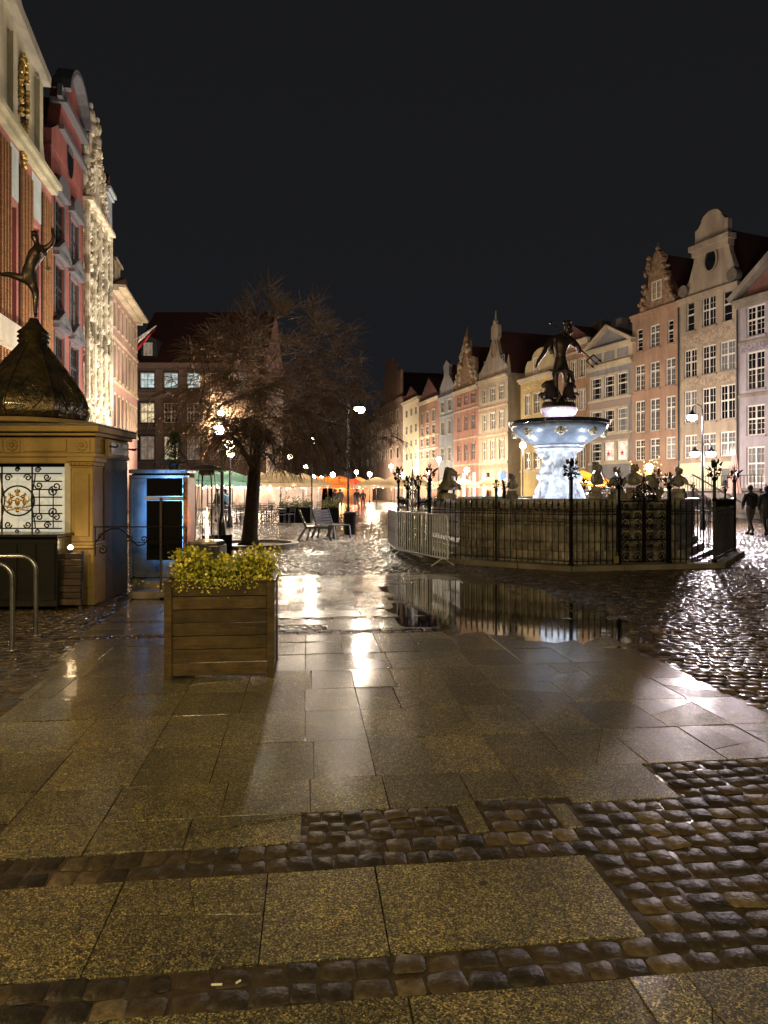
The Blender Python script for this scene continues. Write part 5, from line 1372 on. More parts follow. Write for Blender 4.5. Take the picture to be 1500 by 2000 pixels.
for k in range(46):
    a = rr.uniform(0, 2*pi); el = rr.uniform(-1.2, 1.4); d = Vector((cos(a)*cos(el), sin(a)*cos(el), sin(el))); p = d * rr.uniform(.06, .15); q = p + d * .05 + Vector((0, 0, .02))
    s = d.orthogonal().normalized() * .028; fin.add([tuple(p - s), tuple(q - s*.6), tuple(q + d*.03), tuple(q + s*.6), tuple(p + s), tuple(p + d.cross(s)*.4)], [(0,1,2,3,4), (0,5,1), (4,3,5)])
fin.tube([(0,0,-.14), (0,0,.2)], [.02, .008], 5)
for k in range(4):
    a = k*pi/2 + .4; fin.tube([(0,0,-.16), (.09*cos(a), .09*sin(a), -.10), (.14*cos(a), .14*sin(a), 0), (.08*cos(a), .08*sin(a), .06)], .008, 4)
tmp_ = fin.build('finial', IRON); fin_me = tmp_.data; bpy.data.objects.remove(tmp_)
def put(name, me, x, y, z=0.0, rz=0.0, sc=None):
    o = link(name, me, fe); o.location = (x - FC.x, y - FC.y, z); o.rotation_euler = (0, 0, rz)
    if sc: o.scale = sc
    return o
def scrollwork(P, Q, z0, z1, cols, rows, name='scroll_panel', parent=fe, rr_=.011):
    """a leaf of curled ironwork between plan points P and Q"""
    d = (Q - P); w = d.length; a = atan2(d.y, d.x); m = MB()
    m.beam((0,0,z0), (0,0,z1), .035); m.beam((w,0,z0), (w,0,z1), .035)
    for z in (z0, z0 + (z1-z0)*.36, z0 + (z1-z0)*.72, z1): m.beam((0,0,z), (w,0,z), .026)
    cw, ch = w/cols, (z1 - z0)/rows
    for i in range(cols):
        for j in range(rows):
            c = (cw*(i+.5), 0, z0 + ch*(j+.5)); r = min(cw, ch) * .47; sg = 1 if (i + j) % 2 else -1
            scroll(c, r, 1.5, pi/2 if j % 2 else -pi/2, sg, rr=rr_, mb=m, n=16)
            m.tube([(c[0]-cw*.45, .0, c[2]-ch*.45), (c[0], .02, c[2]-ch*.1), (c[0]+cw*.45, 0, c[2]-ch*.45)], rr_*.8, 4)
            m.sphere((c[0], -.01, c[2]), (.03, .012, .03), 6, 4)
    o = m.build(name, IRON, parent); o.location = (P.x - FC.x, P.y - FC.y, 0); o.rotation_euler = (0,0,a); return o
def crest(C, ang, s=1.0, name='gate_crest', z=1.42):
    """pyramid of scrolls over a gate"""
    m = MB()
    for sx in (-1, 1):
        for (cx, c_z, r) in ((.30, .10, .16), (.12, .22, .14), (.42, .02, .10), (.10, .46, .10), (.22, .38, .09)): scroll((sx*cx*s, 0, c_z*s), r*s, 1.5, pi/2, sx, rr=.012, mb=m, n=16)
        m.tube([(sx*.52*s, 0, -.04), (sx*.36*s, 0, .22*s), (sx*.16*s, 0, .42*s), (0, 0, .74*s)], .012, 5)
        for k in range(8): m.sphere((sx*rnd.uniform(.02, .4)*s, rnd.uniform(-.03, .03), rnd.uniform(0, .5)*s), (.04*s, .02, .05*s), 6, 4)
    m.tube([(0,0,-.05), (0,0,.8*s), (0,0,.95*s)], [.018, .014, .004], 5)
    o = m.build(name, IRON, fe); o.location = (C.x - FC.x, C.y - FC.y, z); o.rotation_euler = (0,0,ang); return o
for i in range(8):
    P, Q = OCT[i], OCT[(i+1) % 8]; d = (Q - P).normalized(); L_ = (Q - P).length; ang = atan2(d.y, d.x); gate = i in (0, 3, 6)
    g0, g1 = (1.04, 2.20) if i == 0 else (1.05, 2.2)
    spans = [(0, g0), (g1, L_)] if gate else [(0, L_)]
    for a, b in spans:
        n = max(1, round((b - a) / .128))
        for k in range(1, n):
            p = P + d * (a + (b - a) * k / n); put('bar', bar_me, p.x, p.y, rr.uniform(-.006, .006), ang, (1, 1, rr.uniform(.985, 1.01)))
        for z, w in ((1.17, .022), (1.11, .016), (.17, .024)):
            m = MB(); m.beam((a, 0, z), (b, 0, z), w, .02); o = m.build('rail', IRON, fe); o.location = (P.x - FC.x, P.y - FC.y, 0); o.rotation_euler = (0,0,ang)
        m = MB()                # ring band under the spearheads
        for k in range(n):
            c = (a + (b-a)*(k+.5)/n, 0, 1.14); scroll(c, .04, .95, 0, 1, rr=.006, mb=m, n=7)
        o = m.build('ring_band', IRON, fe); o.location = (P.x - FC.x, P.y - FC.y, 0); o.rotation_euler = (0,0,ang)
    put('post', post_me, P.x, P.y, 0, ang, (1.15, 1.15, 1.05)); put('finial', fin_me, P.x, P.y, 2.02, rr.uniform(0, 3), (1.0, 1.0, 1.15))
    if not gate:
        M_ = P + d * L_/2; put('post', post_me, M_.x, M_.y, 0, ang, (.8, .8, .92)); put('finial', fin_me, M_.x, M_.y, 1.72, rr.uniform(0, 3), (.45, .45, .6))
    else:
        for gpos in (g0, g1):
            G_ = P + d * gpos; put('post', post_me, G_.x, G_.y, 0, ang, (1.25, 1.25, .95)); put('finial', fin_me, G_.x, G_.y, 1.80, rr.uniform(0, 3), (.75, .75, .9))
        A_, B_, mid = P + d*(g0+.05), P + d*(g1-.05), P + d*((g0+g1)/2)
        scrollwork(A_, mid - d*.02, .14, 1.38, 2, 6, 'gate_leaf'); scrollwork(mid + d*.02, B_, .14, 1.38, 2, 6, 'gate_leaf')
        crest(mid, ang, .62 if i == 0 else 1.0, z=1.40)
# padlocked box at the gate foot
g = OCT[0] + (OCT[1]-OCT[0]).normalized() * .98; m = MB(); m.box(-.05, .05, -.06, -.02, .12, .27); m.tube([(-.03, -.04, .27), (-.03, -.04, .33), (.03, -.04, .33), (.03, -.04, .27)], .008, 6)
o = m.build('padlock', plain('worn_brass', (0.35, 0.28, 0.12), .45, .7), fe, bevel=.006); o.location = (g.x - FC.x, g.y - FC.y, 0)

# ---- crowd barriers -------------------------------------------------
def barrier(label, P, Q, lean=0.0):
    P, Q = Vector(P), Vector(Q); d = Q - P; w = d.length; t = thing('crowd_barrier', label, 'barrier', (P.x, P.y, 0), atan2(d.y, d.x), 'galvanised crowd barriers')
    m = MB(); r = .12; H = 1.08
    pts = [(0,0,.16)] + [(0,0,H-r)] + [(r - r*cos(a), 0, H - r + r*sin(a)) for a in (pi/6, pi/3, pi/2)] + [(w - r + r*sin(a), 0, H - r + r*cos(a)) for a in (0, pi/6, pi/3, pi/2)] + [(w,0,.16), (w, 0, .16), (0,0,.16)]
    m.tube(pts, .024, 8); m.build('frame', STEEL, t, smooth=True)
    n = int(w / .125)
    one = MB(); one.tube([(0,0,.17), (0,0,H-.01)], .0145, 6); me = one.build('bar', STEEL, t, smooth=True); me.location = (w/(n+1), 0, 0)
    for k in range(2, n + 1):
        o = link('bar', me.data, t); o.location = (w*k/(n+1), 0, 0)
    for x in (.22, w-.22):
        m = MB(); m.tube([(x, -.27, .012), (x, -.2, .05), (x, 0, .17), (x, .2, .05), (x, .27, .012)], .016, 6); m.build('foot', STEEL, t, smooth=True)
    m = MB(); m.tube([(w + .0, 0, .9), (w + .06, 0, .9), (w + .06, 0, .8)], .009, 5); m.tube([(w, 0, .35), (w + .06, 0, .35), (w + .06, 0, .25)], .009, 5); m.build('hook', STEEL, t)
    return t
barrier('steel crowd barrier leaning before the left side of the fountain fence', (.33, 16.9), (1.33, 14.45))
barrier('steel crowd barrier end-on, behind and left of the first one', (.12, 19.0), (.30, 17.0))

# ================================================================== THE KIOSK AT THE LEFT
KY = 9.7; kx = lambda px, Y=KY: PX(px, Y); kz = lambda py, Y=KY: PZ(py, Y)
KS = plaster('yellow_sandstone', (0.42, 0.29, 0.095), 0.5, 0.75, 0.6)
kt = thing('cellar_kiosk', 'yellow sandstone kiosk with grilled window under an onion-shaped copper roof', 'kiosk', (-5.1, KY, 0))
def kb(name, mat, *boxes, bevel=.008, parent=kt):
    m = MB()
    for b in boxes: m.box(*b)
    return m.build(name, mat, parent, world=True, bevel=bevel)
xR = kx(188); xL = -7.2; zt_ = kz(893); YB = 10.92
kb('back_wall', KS, (xL, xR - .06, KY + .55, KY + 1.2, 0, kz(893)), (kx(127), kx(140), KY + .06, KY + .552, 0, zt_), (xR - .35, xR - .05, KY + .1, YB, 0, zt_))
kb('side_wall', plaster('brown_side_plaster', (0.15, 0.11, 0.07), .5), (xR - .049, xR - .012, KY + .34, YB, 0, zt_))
kb('sill_wall', KS, (xL, kx(127), KY + .1, KY + .548, 0, kz(1047)))
kb('pilaster_shaft', KS, (kx(141), kx(184), KY - .04, KY + .3, kz(1058), kz(912)))
kb('pilaster_panel', KS, (kx(148), kx(177), KY - .062, KY - .041, kz(1048), kz(925)), bevel=.015)
kb('pilaster_capital', KS, (kx(136), kx(190), KY - .10, KY + .32, kz(902), kz(893)), (kx(139), kx(187), KY - .075, KY + .31, kz(910), kz(902.3)), (kx(141), kx(185), KY - .055, KY + .305, kz(914), kz(910.3)))
for k in range(9): kb('dentil', KS, (kx(141.5 + k*5), kx(144.5 + k*5), KY - .092, KY - .076, kz(909), kz(904)), bevel=0)
kb('pilaster_base', KS, (kx(136), kx(188), KY - .08, KY + .32, kz(1064), kz(1058.3)), (kx(132), kx(190), KY - .12, KY + .34, kz(1070), kz(1064.3)))
kb('pedestal', KS, (kx(136), kx(188), KY - .07, KY + .33, 0.0, kz(1070.5)))
kb('pedestal_panel', KS, (kx(146), kx(180), KY - .09, KY - .071, .25, kz(1080)), bevel=.012)
kb('architrave', KS, (xL, kx(191), KY - .05, YB, kz(892.7), kz(885)), (xL, kx(189), KY - .03, YB, kz(904), kz(893.2)) if False else (xL, kx(139.5), KY - .03, KY + .5, kz(905), kz(893.2)))
kb('frieze', KS, (xL, kx(187), KY - .02, YB - .01, kz(884.8), kz(852)))
kb('frieze_panel', KS, (kx(48), kx(132), KY - .035, KY - .021, kz(882), kz(857)), (kx(-60), kx(8), KY - .035, KY - .021, kz(882), kz(857)), bevel=.01)
for px in (26, 162):           # carved rosettes
    m = MB(); c = (kx(px), KY - .03, kz(870)); m.box(kx(px - 15), kx(px + 15), KY - .032, KY - .021, kz(884), kz(856))
    for k in range(8): a = 2*pi*k/8; m.sphere((c[0] + .055*cos(a), c[1] - .003, c[2] + .055*sin(a)), (.032, .02, .032), 8, 5)
    m.sphere(c, (.03, .03, .03), 8, 6); m.build('rosette', KS, kt, smooth=True, world=True)
kb('cornice', KS, (xL, kx(196), KY - .12, YB + .02, kz(851.7), kz(845)), (xL, kx(204), KY - .20, YB + .05, kz(844.7), kz(833)))
kb('gutter', plain('lead_flashing', (0.12, 0.115, 0.11), .35, .7, var=.4), (xL, kx(206), KY - .215, YB + .06, kz(832.7), kz(829.5)))
# side face: framed glass sign and brackets
m = MB(); xs = xR + .02; m.box(xs, xs + .05, 9.95, 10.75, kz(892, 10), kz(858, 10)); m.build('side_sign_frame', KS, kt, world=True, bevel=.006)
m = MB(); m.box(xs + .051, xs + .06, 10.03, 10.67, kz(886, 10), kz(863, 10)); m.build('side_sign', plain('dark_sign_glass', (0.05, 0.06, 0.07), .45, var=.8, scale=9), kt, world=True)
m = MB()
for y in (9.98, 10.72): m.tube([(xs + .06, y, kz(872, 10)), (xs + .16, y, kz(874, 10)), (xs + .18, y, kz(870, 10))], .014, 6)
m.build('bracket', IRON, kt, world=True)
# window: frosted lit pane behind curled ironwork with a gilt crest
m = MB(); m.add([(xL, KY + .5, kz(1045)), (kx(127), KY + .5, kz(1045)), (kx(127), KY + .5, kz(908)), (xL, KY + .5, kz(908))], [(0,1,2,3)]); m.build('pane', emis('frosted_cream_glass', (0.72, 0.68, 0.52), 0.30), kt, world=True)
kb('window_frame', DARKP, (kx(120), kx(127.5), KY + .14, KY + .3, kz(1045), kz(905)), (xL, kx(120) - .002, KY + .14, KY + .3, kz(911), kz(905)), (xL, kx(127), KY - .02, KY + .3, kz(1047), kz(1041)), bevel=0)
kb('window_reveal', plain('pale_wall_paint', (0.5, 0.47, 0.36), .7), (kx(127.6), kx(139), KY - .02, KY + .05, kz(1045), kz(905)), bevel=0)
m = MB(); gy = KY + .2; g = lambda px, py: (kx(px, gy), gy, kz(py, gy))
for px in (4, 63): m.tube([g(px, 912), g(px, 1042)], .013, 5)
for py in (925, 940, 956, 971, 987, 1003, 1018, 1032): m.tube([g(63, py), g(121, py)], .010, 5); 
for py in (925, 1032): m.tube([g(-40, py), g(63, py)], .010, 5)
m.tube([g(77, 955), g(77, 1003)], .009, 5); m.tube([g(104, 955), g(104, 1032)], .009, 5)
for (px, py, r, a, s) in ((16, 933, 7.5, 0, 1), (54, 933, 7.5, pi, -1), (76, 948, 8, pi, 1), (92, 932, 7, 0, -1), (110, 950, 9, pi, 1), (104, 960, 10, pi/2, 1), (104, 1000, 10, -pi/2, -1), (76, 1010, 8, pi, -1), (110, 1010, 8, pi, -1), (16, 1025, 7.5, 0, -1), (54, 1025, 7.5, pi, 1), (92, 1026, 7, 0, 1), (34, 917, 5, 0, 1), (34, 1038, 5, 0, -1), (74, 918, 6, 0, 1), (74, 1038, 6, 0, -1), (-16, 933, 8, 0, 1), (-16, 1025, 8, 0, 1)):
    scroll(g(px, py), r * gy / FP, 1.4, a, s, rr=.011, mb=m, n=20)
pts = [g(35 + 32*cos(2*pi*k/28), 978 + 29*sin(2*pi*k/28)) for k in range(29)]; m.tube(pts, .013, 6, caps=False)
for s in (-1, 1): m.tube([g(35 + s*(30 + 4*cos(k/10*2*pi)), 925 + k*10.6) for k in range(11)], .010, 5)
m.build('window_grille', IRON, kt, world=True)
m = MB(); C_ = lambda x, y: (kx(35 + x, gy), gy - .015, kz(978 + y, gy)); q = gy / FP
def blob(x, y, rx, ry): m.sphere(C_(x, y), (rx*q, .018, ry*q), 8, 6)
blob(0, 2, 5, 8); blob(0, -12, 4, 3); blob(0, -17, 6, 2); blob(-4, -19, 1.6, 3); blob(4, -19, 1.6, 3); blob(0, -20, 1.6, 3.5)
for s in (-1, 1):
    blob(s*14, 2, 4.5, 7); blob(s*11, -8, 4, 4); blob(s*15, -13, 3, 3)
    for (a, b) in (((11, -6), (5, -9)), ((12, 0), (5, -1)), ((14, 8), (9, 15)), ((16, 8), (20, 15)), ((18, 4), (24, -2)), ((24, -2), (22, -9)), ((6, 17), (22, 19)), ((10, 14), (26, 10))): m.tube([C_(s*a[0], a[1]), C_(s*b[0], b[1])], .010, 6)
blob(0, 14, 8, 2.5); blob(0, 19, 4, 4)
m.build('gilt_crest', GOLD, kt, smooth=True, world=True)
# onion roof, eight-sided, with a moulded collar
RY_ = 10.75; RXc = PX(66, RY_); rz0 = PZ(826, RY_)
prof = [(r_, z_ * .92) for r_, z_ in [(.88, 0), (.95, .04), (1.0, .13), (1.01, .24), (.96, .38), (.87, .53), (.76, .68), (.65, .82), (.52, .98), (.39, 1.13), (.27, 1.27), (.20, 1.37)]]
k8 = .84
m = MB(); m.lathe([(r*k8, z) for r, z in prof], 8, c=(RXc, RY_, rz0), a0=0, a1=2*pi); dome = m.build('copper_roof', COPPER, kt, world=True, smooth=True)
md = dome.modifiers.new('s', 'SUBSURF'); md.levels = 2; md.render_levels = 2; md.subdivision_type = 'SIMPLE'
for j in range(8):
    a = 2*pi*j/8; m = MB(); m.tube([(RXc + (r*k8 + .004)*cos(a), RY_ + (r*k8 + .004)*sin(a), rz0 + z) for r, z in prof], .013, 6); m.build('roof_seam', COPPER, kt, world=True, smooth=True)
m = MB(); z0 = rz0 + 1.255
m.lathe([(.20, -.04), (.235, 0), (.20, .04), (.24, .07), (.20, .11), (.235, .14), (.20, .17), (.17, .20), (.13, .24), (.08, .32), (.06, .365), (0, .37)], 20, c=(RXc, RY_, z0)); m.build('roof_collar', COPPER, kt, world=True, smooth=True)
m = MB(); m.lathe([(.90, -.10), (.98, -.06), (.98, 0), (.80, .02)], 32, c=(RXc, RY_, rz0)); m.build('roof_skirt', KS, kt, world=True, smooth=True)
m = MB()   # chased leaf ornament on the panels
for j in range(8):
    for s in (-1, 1):
        a = 2*pi*(j + .5)/8
        for (dz, w_) in ((.15, .16), (.30, .10)):
            pts = []
            for i in range(12):
                tt = i / 11; aa = a + s*(.05 + w_*sin(tt*pi)); zz = dz + .35*tt; r = 0
                for (r0, z0_), (r1, z1_) in zip(prof[:-1], prof[1:]):
                    if z0_ <= zz <= z1_: r = r0 + (r1-r0)*(zz-z0_)/(z1_-z0_)
                rr2 = r*k8*cos(pi/8)/cos(abs(aa - a)) + .004; pts.append((RXc + rr2*cos(aa), RY_ + rr2*sin(aa), rz0 + zz))
            m.tube(pts, .008, 5)
m.build('roof_chasing', COPPER, kt, world=True, smooth=True, kind='stuff')
# running figure on top
SY = RY_; S = lambda px, py, r, dy=0.0: (PX(px, SY), SY + dy, PZ(py, SY), r)
J = [S(55, 541, .075), S(58, 525, .068), S(65, 505, .085), S(74, 488, .075), S(73, 478, .032), S(71, 472, .030), S(68, 464, .048, -.01), S(67, 460, .040),
     S(86, 485, .040, .02), S(95, 480, .032, .02), S(102, 474, .027, .0), S(105, 462, .022, 0), S(102, 450, .018, 0), S(103, 444, .012, 0),
     S(82, 492, .036, -.10), S(92, 494, .030, -.16), S(100, 503, .024, -.20), S(104, 508, .018, -.2),
     S(62, 556, .055, .04), S(69, 574, .042, .02), S(68, 594, .034, .03), S(66, 612, .022, .05), S(72, 619, .018, -.04),
     S(47, 546, .055, -.05), S(36, 542, .044, -.07), S(22, 538, .036, -.06), S(6, 538, .024, -.05), S(1, 532, .016, -.05)]
E = [(0,1),(1,2),(2,3),(3,4),(4,5),(5,6),(6,7),(3,8),(8,9),(9,10),(10,11),(11,12),(12,13),(3,14),(14,15),(15,16),(16,17),(0,18),(18,19),(19,20),(20,21),(21,22),(0,23),(23,24),(24,25),(25,26),(26,27)]
rs = thing('bronze_statue', 'slender dark bronze figure running with raised arm on the copper roof', 'statue', (RXc, RY_, rz0 + 1.8))
skin('body', [(x, y, z, r * 1.3) for x, y, z, r in J], E, BRONZE, rs)
m = MB(); c = S(68, 459, 0)[:3]; m.lathe([(.055, 0), (.06, .015), (.045, .03), (.035, .06), (0, .07)], 10, c=(c[0], c[1], c[2]))
for s in (-1, 1): m.tube([(c[0] + s*.03, c[1], c[2] + .03), (c[0] + s*.07, c[1], c[2] + .07)], [.015, .004], 5)
m.build('winged_cap', BRONZE, rs, smooth=True, world=True)
m = MB(); m.tube([S(104, 506, 0, -.2)[:3], S(105, 528, 0, -.2)[:3]], .008, 5); m.sphere(S(106, 532, 0, -.2)[:3], (.04, .03, .03), 8, 6); m.sphere(S(103, 448, 0)[:3], (.02, .02, .02), 6, 4); m.build('purse', plain('verdigris', (0.12, 0.2, 0.15), .6, .3), rs, smooth=True, world=True)

# dark counter, slatted board, candle-like lamp
t = thing('dark_cabinet', 'dark green-black wooden counter under the grilled window', 'counter', (kx(50, 9.2), 9.2, 0))
CB = plain('dark_green_black_paint', (0.008, 0.009, 0.007), .35, coat=.5, var=.4, scale=5)
m = MB(); m.box(kx(-60, 9.2), kx(112, 9.2), 9.2, 9.62, .05, PZ(1050, 9.2)); m.build('body', CB, t, world=True, bevel=.01)
m = MB(); m.box(kx(-62, 9.2), kx(115, 9.2), 9.14, 9.66, PZ(1050, 9.2) + .002, PZ(1044, 9.2)); m.build('top', CB, t, world=True, bevel=.008)
for k in range(4): m = MB(); a = -34 + k*37; m.box(kx(a, 9.2), kx(a + 31, 9.2), 9.185, 9.199, .14, PZ(1062, 9.2)); m.build('door_panel', CB, t, world=True, bevel=.006)
t = thing('slatted_crate', 'tall dark wooden slatted board standing beside the dark counter', 'board', (kx(133, 9.3), 9.3, 0))
WD = wood_mat('dark_brown_wood', (0.075, 0.045, 0.022), (0.03, 0.018, 0.01), .5, .4)
for k in range(8): m = MB(); z = .06 + k*.088; m.box(kx(110, 9.3), kx(158, 9.3), 9.28 + k*.006, 9.31 + k*.006, z, z + .08); m.build('slat', WD, t, world=True, bevel=.004)
for px in (109, 156): m = MB(); m.beam((kx(px, 9.3), 9.33, 0), (kx(px, 9.3), 9.38, .78), .035, .04); m.build('upright', WD, t, world=True)
t = thing('small_lamp', 'tiny glowing lamp on top of the slatted board', 'lamp', (kx(137, 9.35), 9.36, .77))
m = MB(); m.lathe([(.03, 0), (.035, .02), (.02, .035)], 10); m.build('base', DARKP, t); m = MB(); m.lathe([(.025, .035), (.04, .06), (.02, .09), (0, .095)], 10); m.build('bulb', emis('small_warm_bulb', (1, .72, .38), 5), t, smooth=True)
lamp('POINT', t, (0, -.03, .13), 1.2, (1, .7, .4), .03)

# ---- door block beside the kiosk -----------------------------------
t = thing('door_porch', 'low grey porch with panelled metal door beside the kiosk', 'porch', (kx(300, 10.9), 10.9, 0))
DY = 10.9; dx = lambda px: PX(px, DY); dz = lambda py: PZ(py, DY)
TJ = plaster('brown_grey_plaster', (0.20, 0.16, 0.12)); DG = plain('grey_zinc_door', (0.26, 0.27, 0.28), .32, .55, var=.35, scale=4, bump=.15, bscale=20)
m = MB(); m.box(xR + .002, dx(366), DY + .16, DY + .42, 0, dz(925)); m.box(xR + .004, dx(252), DY + .03, DY + .158, .1, dz(925) - .02); m.build('wall', TJ, t, world=True, bevel=.006)
m = MB(); m.box(xR + .03, dx(368), DY - .06, DY + .46, dz(924.5), dz(917)); m.build('lintel', DG, t, world=True, bevel=.008)
m = MB(); m.box(dx(253), dx(257), DY + .02, DY + .155, .22, dz(928)); m.box(dx(360), dx(365), DY + .02, DY + .155, .22, dz(928)); m.box(dx(257) + .002, dx(360) - .002, DY + .02, DY + .155, dz(934), dz(928)); m.build('door_frame', DG, t, world=True, bevel=.004)
m = MB(); m.box(dx(257) + .004, dx(360) - .004, DY + .07, DY + .12, .24, dz(934.5)); dl = m.build('door', DG, t, world=True)
for a, b in ((261, 307), (311, 356)):
    for (c, d) in ((1130, 1062), (1056, 940)): m = MB(); m.box(dx(a), dx(b), DY + .055, DY + .0695, dz(c) + .01, dz(d)); m.box(dx(a + 4), dx(b - 4), DY + .045, DY + .0545, dz(c - 5) + .01, dz(d + 5)); m.build('panel', DG, dl, world=True, bevel=.006)
for k, (y0, z) in enumerate(((DY - .75, .11), (DY - .38, .22))): m = MB(); m.box(xR + .28, dx(372), y0, DY + .02 if k else y0 + .368, 0.0, z); m.build('step', DSTONE, t, world=True, bevel=.012)
# wrought handrail between kiosk and planter
t = thing('wrought_handrail', 'thin wrought-iron handrail with scrolls in front of the porch door', 'handrail', (kx(185, 9.55), 9.55, 0))
h = lambda px, py: (PX(px, 9.55), 9.55, PZ(py, 9.55)); m = MB()
m.tube([h(183, 1029), h(365, 1029)], .010, 6); m.tube([h(186, 1029), h(186, 1085)], .008, 5); m.tube([h(255, 1059), h(365, 1059)], .006, 5); m.tube([h(364, 1029), (PX(364, 9.55), 9.55, 0)], .012, 6)
m.tube([h(186, 1060), h(200, 1042), h(215, 1033), h(232, 1032), h(246, 1040), h(258, 1056), h(270, 1066), h(284, 1062)], .011, 6)
scroll(h(200, 1074), 9 * 9.55/FP, 1.3, pi/2, -1, rr=.009, mb=m); scroll(h(252, 1053), 7*9.55/FP, 1.3, 0, 1, rr=.009, mb=m); scroll(h(281, 1053), 7*9.55/FP, 1.3, -pi/2, 1, rr=.009, mb=m); scroll(h(196, 1048), 6*9.55/FP, 1.2, 0, 1, rr=.007, mb=m)
m.build('rail', IRON, t, world=True)

# ---- illuminated menu stand, its lit side turned to the door --------
MY = 10.2; mx_ = lambda px: PX(px, MY); mz = lambda py: PZ(py, MY)
t = thing('menu_stand', 'black display stand seen from behind, lighting the door blue', 'display', (mx_(315), MY, 0), 0)
BK = plain('matt_black_casing', (0.002, 0.002, 0.0025), .7, var=.2, spec=.08)
for nm, a, b in (('upper_case', 969, 934), ('lower_case', 1094, 978)):
    m = MB(); m.box(mx_(286), mx_(354), MY, MY + .07, mz(a), mz(b)); m.build(nm, BK, t, world=True, bevel=.004)
    m = MB(); m.box(mx_(288), mx_(352), MY + .0705, MY + .076, mz(a - 2), mz(b + 2)); m.build('screen', emis('blue_white_screen', (0.22, 0.50, 1.0), .8), t, world=True)
m = MB(); m.box(mx_(283), mx_(357), MY + .01, MY + .05, mz(977.5), mz(969.5)); m.build('cross_rail', plain('lit_aluminium', (.5, .6, .65), .3, .6), t, world=True)
m = MB(); m.box(mx_(313), mx_(317), MY - .03, MY - .002, .03, mz(972)); m.build('pole', plain('grey_pole', (.035, .03, .028), .5, .3), t, world=True); m = MB(); m.box(mx_(316), mx_(352), MY - .1, MY + .25, .0, .03); m.build('base', BK, t, world=True)
m = MB(); m.box(mx_(357.5), mx_(367), MY - .01, MY + .4, mz(1080), mz(932)); m.build('wooden_side', wood_mat('orange_brown_wood', (.30, .12, .05), (.18, .07, .03), .5, .2), t, world=True, bevel=.004)
m = MB()
for k, py in enumerate((950, 966, 1010, 1030, 1050)): m.tube([(mx_(362), MY - .02, mz(py - 8)), (mx_(358), MY - .05, mz(py)), (mx_(363), MY - .02, mz(py + 8))], .008, 5)
m.build('iron_hook', IRON, t, world=True)
d = bpy.data.lights.new('light', 'AREA'); d.energy = 14; d.spread = radians(75); d.color = (.13, .42, 1.0); d.shape = 'RECTANGLE'; d.size = .2; d.size_y = 1.0
o = bpy.data.objects.new('light', d); COL.objects.link(o); o.parent = t; o.location = (mx_(296) - t.location.x, .10, 1.25); o.rotation_euler = (radians(90), 0, radians(2))

# ---- wooden planter -------------------------------------------------
PW = wood_mat('stained_planter_wood', (0.115, 0.072, 0.022), (0.052, 0.032, 0.011), .42, .35)
P0, P1 = G(320, 1329), G(536, 1323); pw = hypot(P1[0]-P0[0], P1[1]-P0[1]); pa = atan2(P1[1]-P0[1], P1[0]-P0[0]); PH = .835
pt = thing('wooden_planter', 'square brown wooden planter box of horizontal boards in the foreground', 'planter', (P0[0], P0[1], 0), pa); pt.scale = (1, .66, 1)
for (x, y) in ((0, 0), (pw - .065, 0), (0, .87), (pw - .065, .87)): m = MB(); m.box(x, x + .065, y, y + .065, 0, PH - .016); m.build('corner_post', PW, pt, bevel=.004)
bh = (PH - .05) / 7
for k in range(7):
    z0, z1 = .03 + k*bh, .03 + (k+1)*bh - .006
    if k == 6: z1 = PH - .02
    for (a, b, c, d, ax) in ((.067, pw - .067, .012 + rnd.uniform(0, .003), .034, 0), (.067, pw - .067, .90, .922, 0), (.012, .034, .067, .868, 1), (pw - .034, pw - .012, .067, .868, 1)):
        m = MB(); m.box(a, b, c, d, z0, z1); m.build('board', PW, pt, bevel=.003)
m = MB(); m.box(-.006, pw + .006, -.008, .05, PH - .0155, PH); m.box(-.006, pw + .006, .88, .94, PH - .0155, PH); m.box(-.006, .045, .0505, .8795, PH - .0155, PH - .001); m.box(pw - .045, pw + .006, .0505, .8795, PH - .0155, PH - .001); m.build('rim', PW, pt, bevel=.003)
m = MB(); m.box(.03, pw - .03, .04, .89, PH - .14, PH - .07); m.build('soil', plain('dark_soil', (.02, .014, .01), .9, bump=1, bscale=30), pt)
# yellow-green variegated shrub
def leaf_mat(name, c1, c2, c3=None, coat=.35):
    if name in MATS: return MATS[name]
    m, nt, N, L, B = new_mat(name); geo = N.new('ShaderNodeNewGeometry'); r = N.new('ShaderNodeValToRGB'); e = r.color_ramp.elements
    e[0].color = (*c2, 1); e[1].color = (*c1, 1); 
    if c3: x = e.new(.5); x.color = (*c3, 1)
    L.new(geo.outputs['Random Per Island'], r.inputs[0]); L.new(r.outputs[0], B.inputs['Base Color']); B.inputs['Roughness'].default_value = .45; B.inputs['Coat Weight'].default_value = coat; B.inputs['Coat Roughness'].default_value = .2
    MATS[name] = m; return m
sh_ = thing('variegated_shrub', 'yellow and green variegated evergreen shrub filling the wooden planter', 'shrub', (P0[0], P0[1], PH - .08), pa); sh_.scale = (1, .66, 1)
lf = MB(); stm = MB(); r5 = random.Random(21)
clumps = []
for k in range(70):
    q = r5.random(); x = r5.uniform(.10, pw - .05); y = r5.uniform(.08, .80); top = .10 + .11*abs(noise.noise(Vector((x*3, y*3, 0)))) + (.12 if (x < .25 or x > pw - .25) else .02) + .06 * y
    clumps.append((x, y, top))
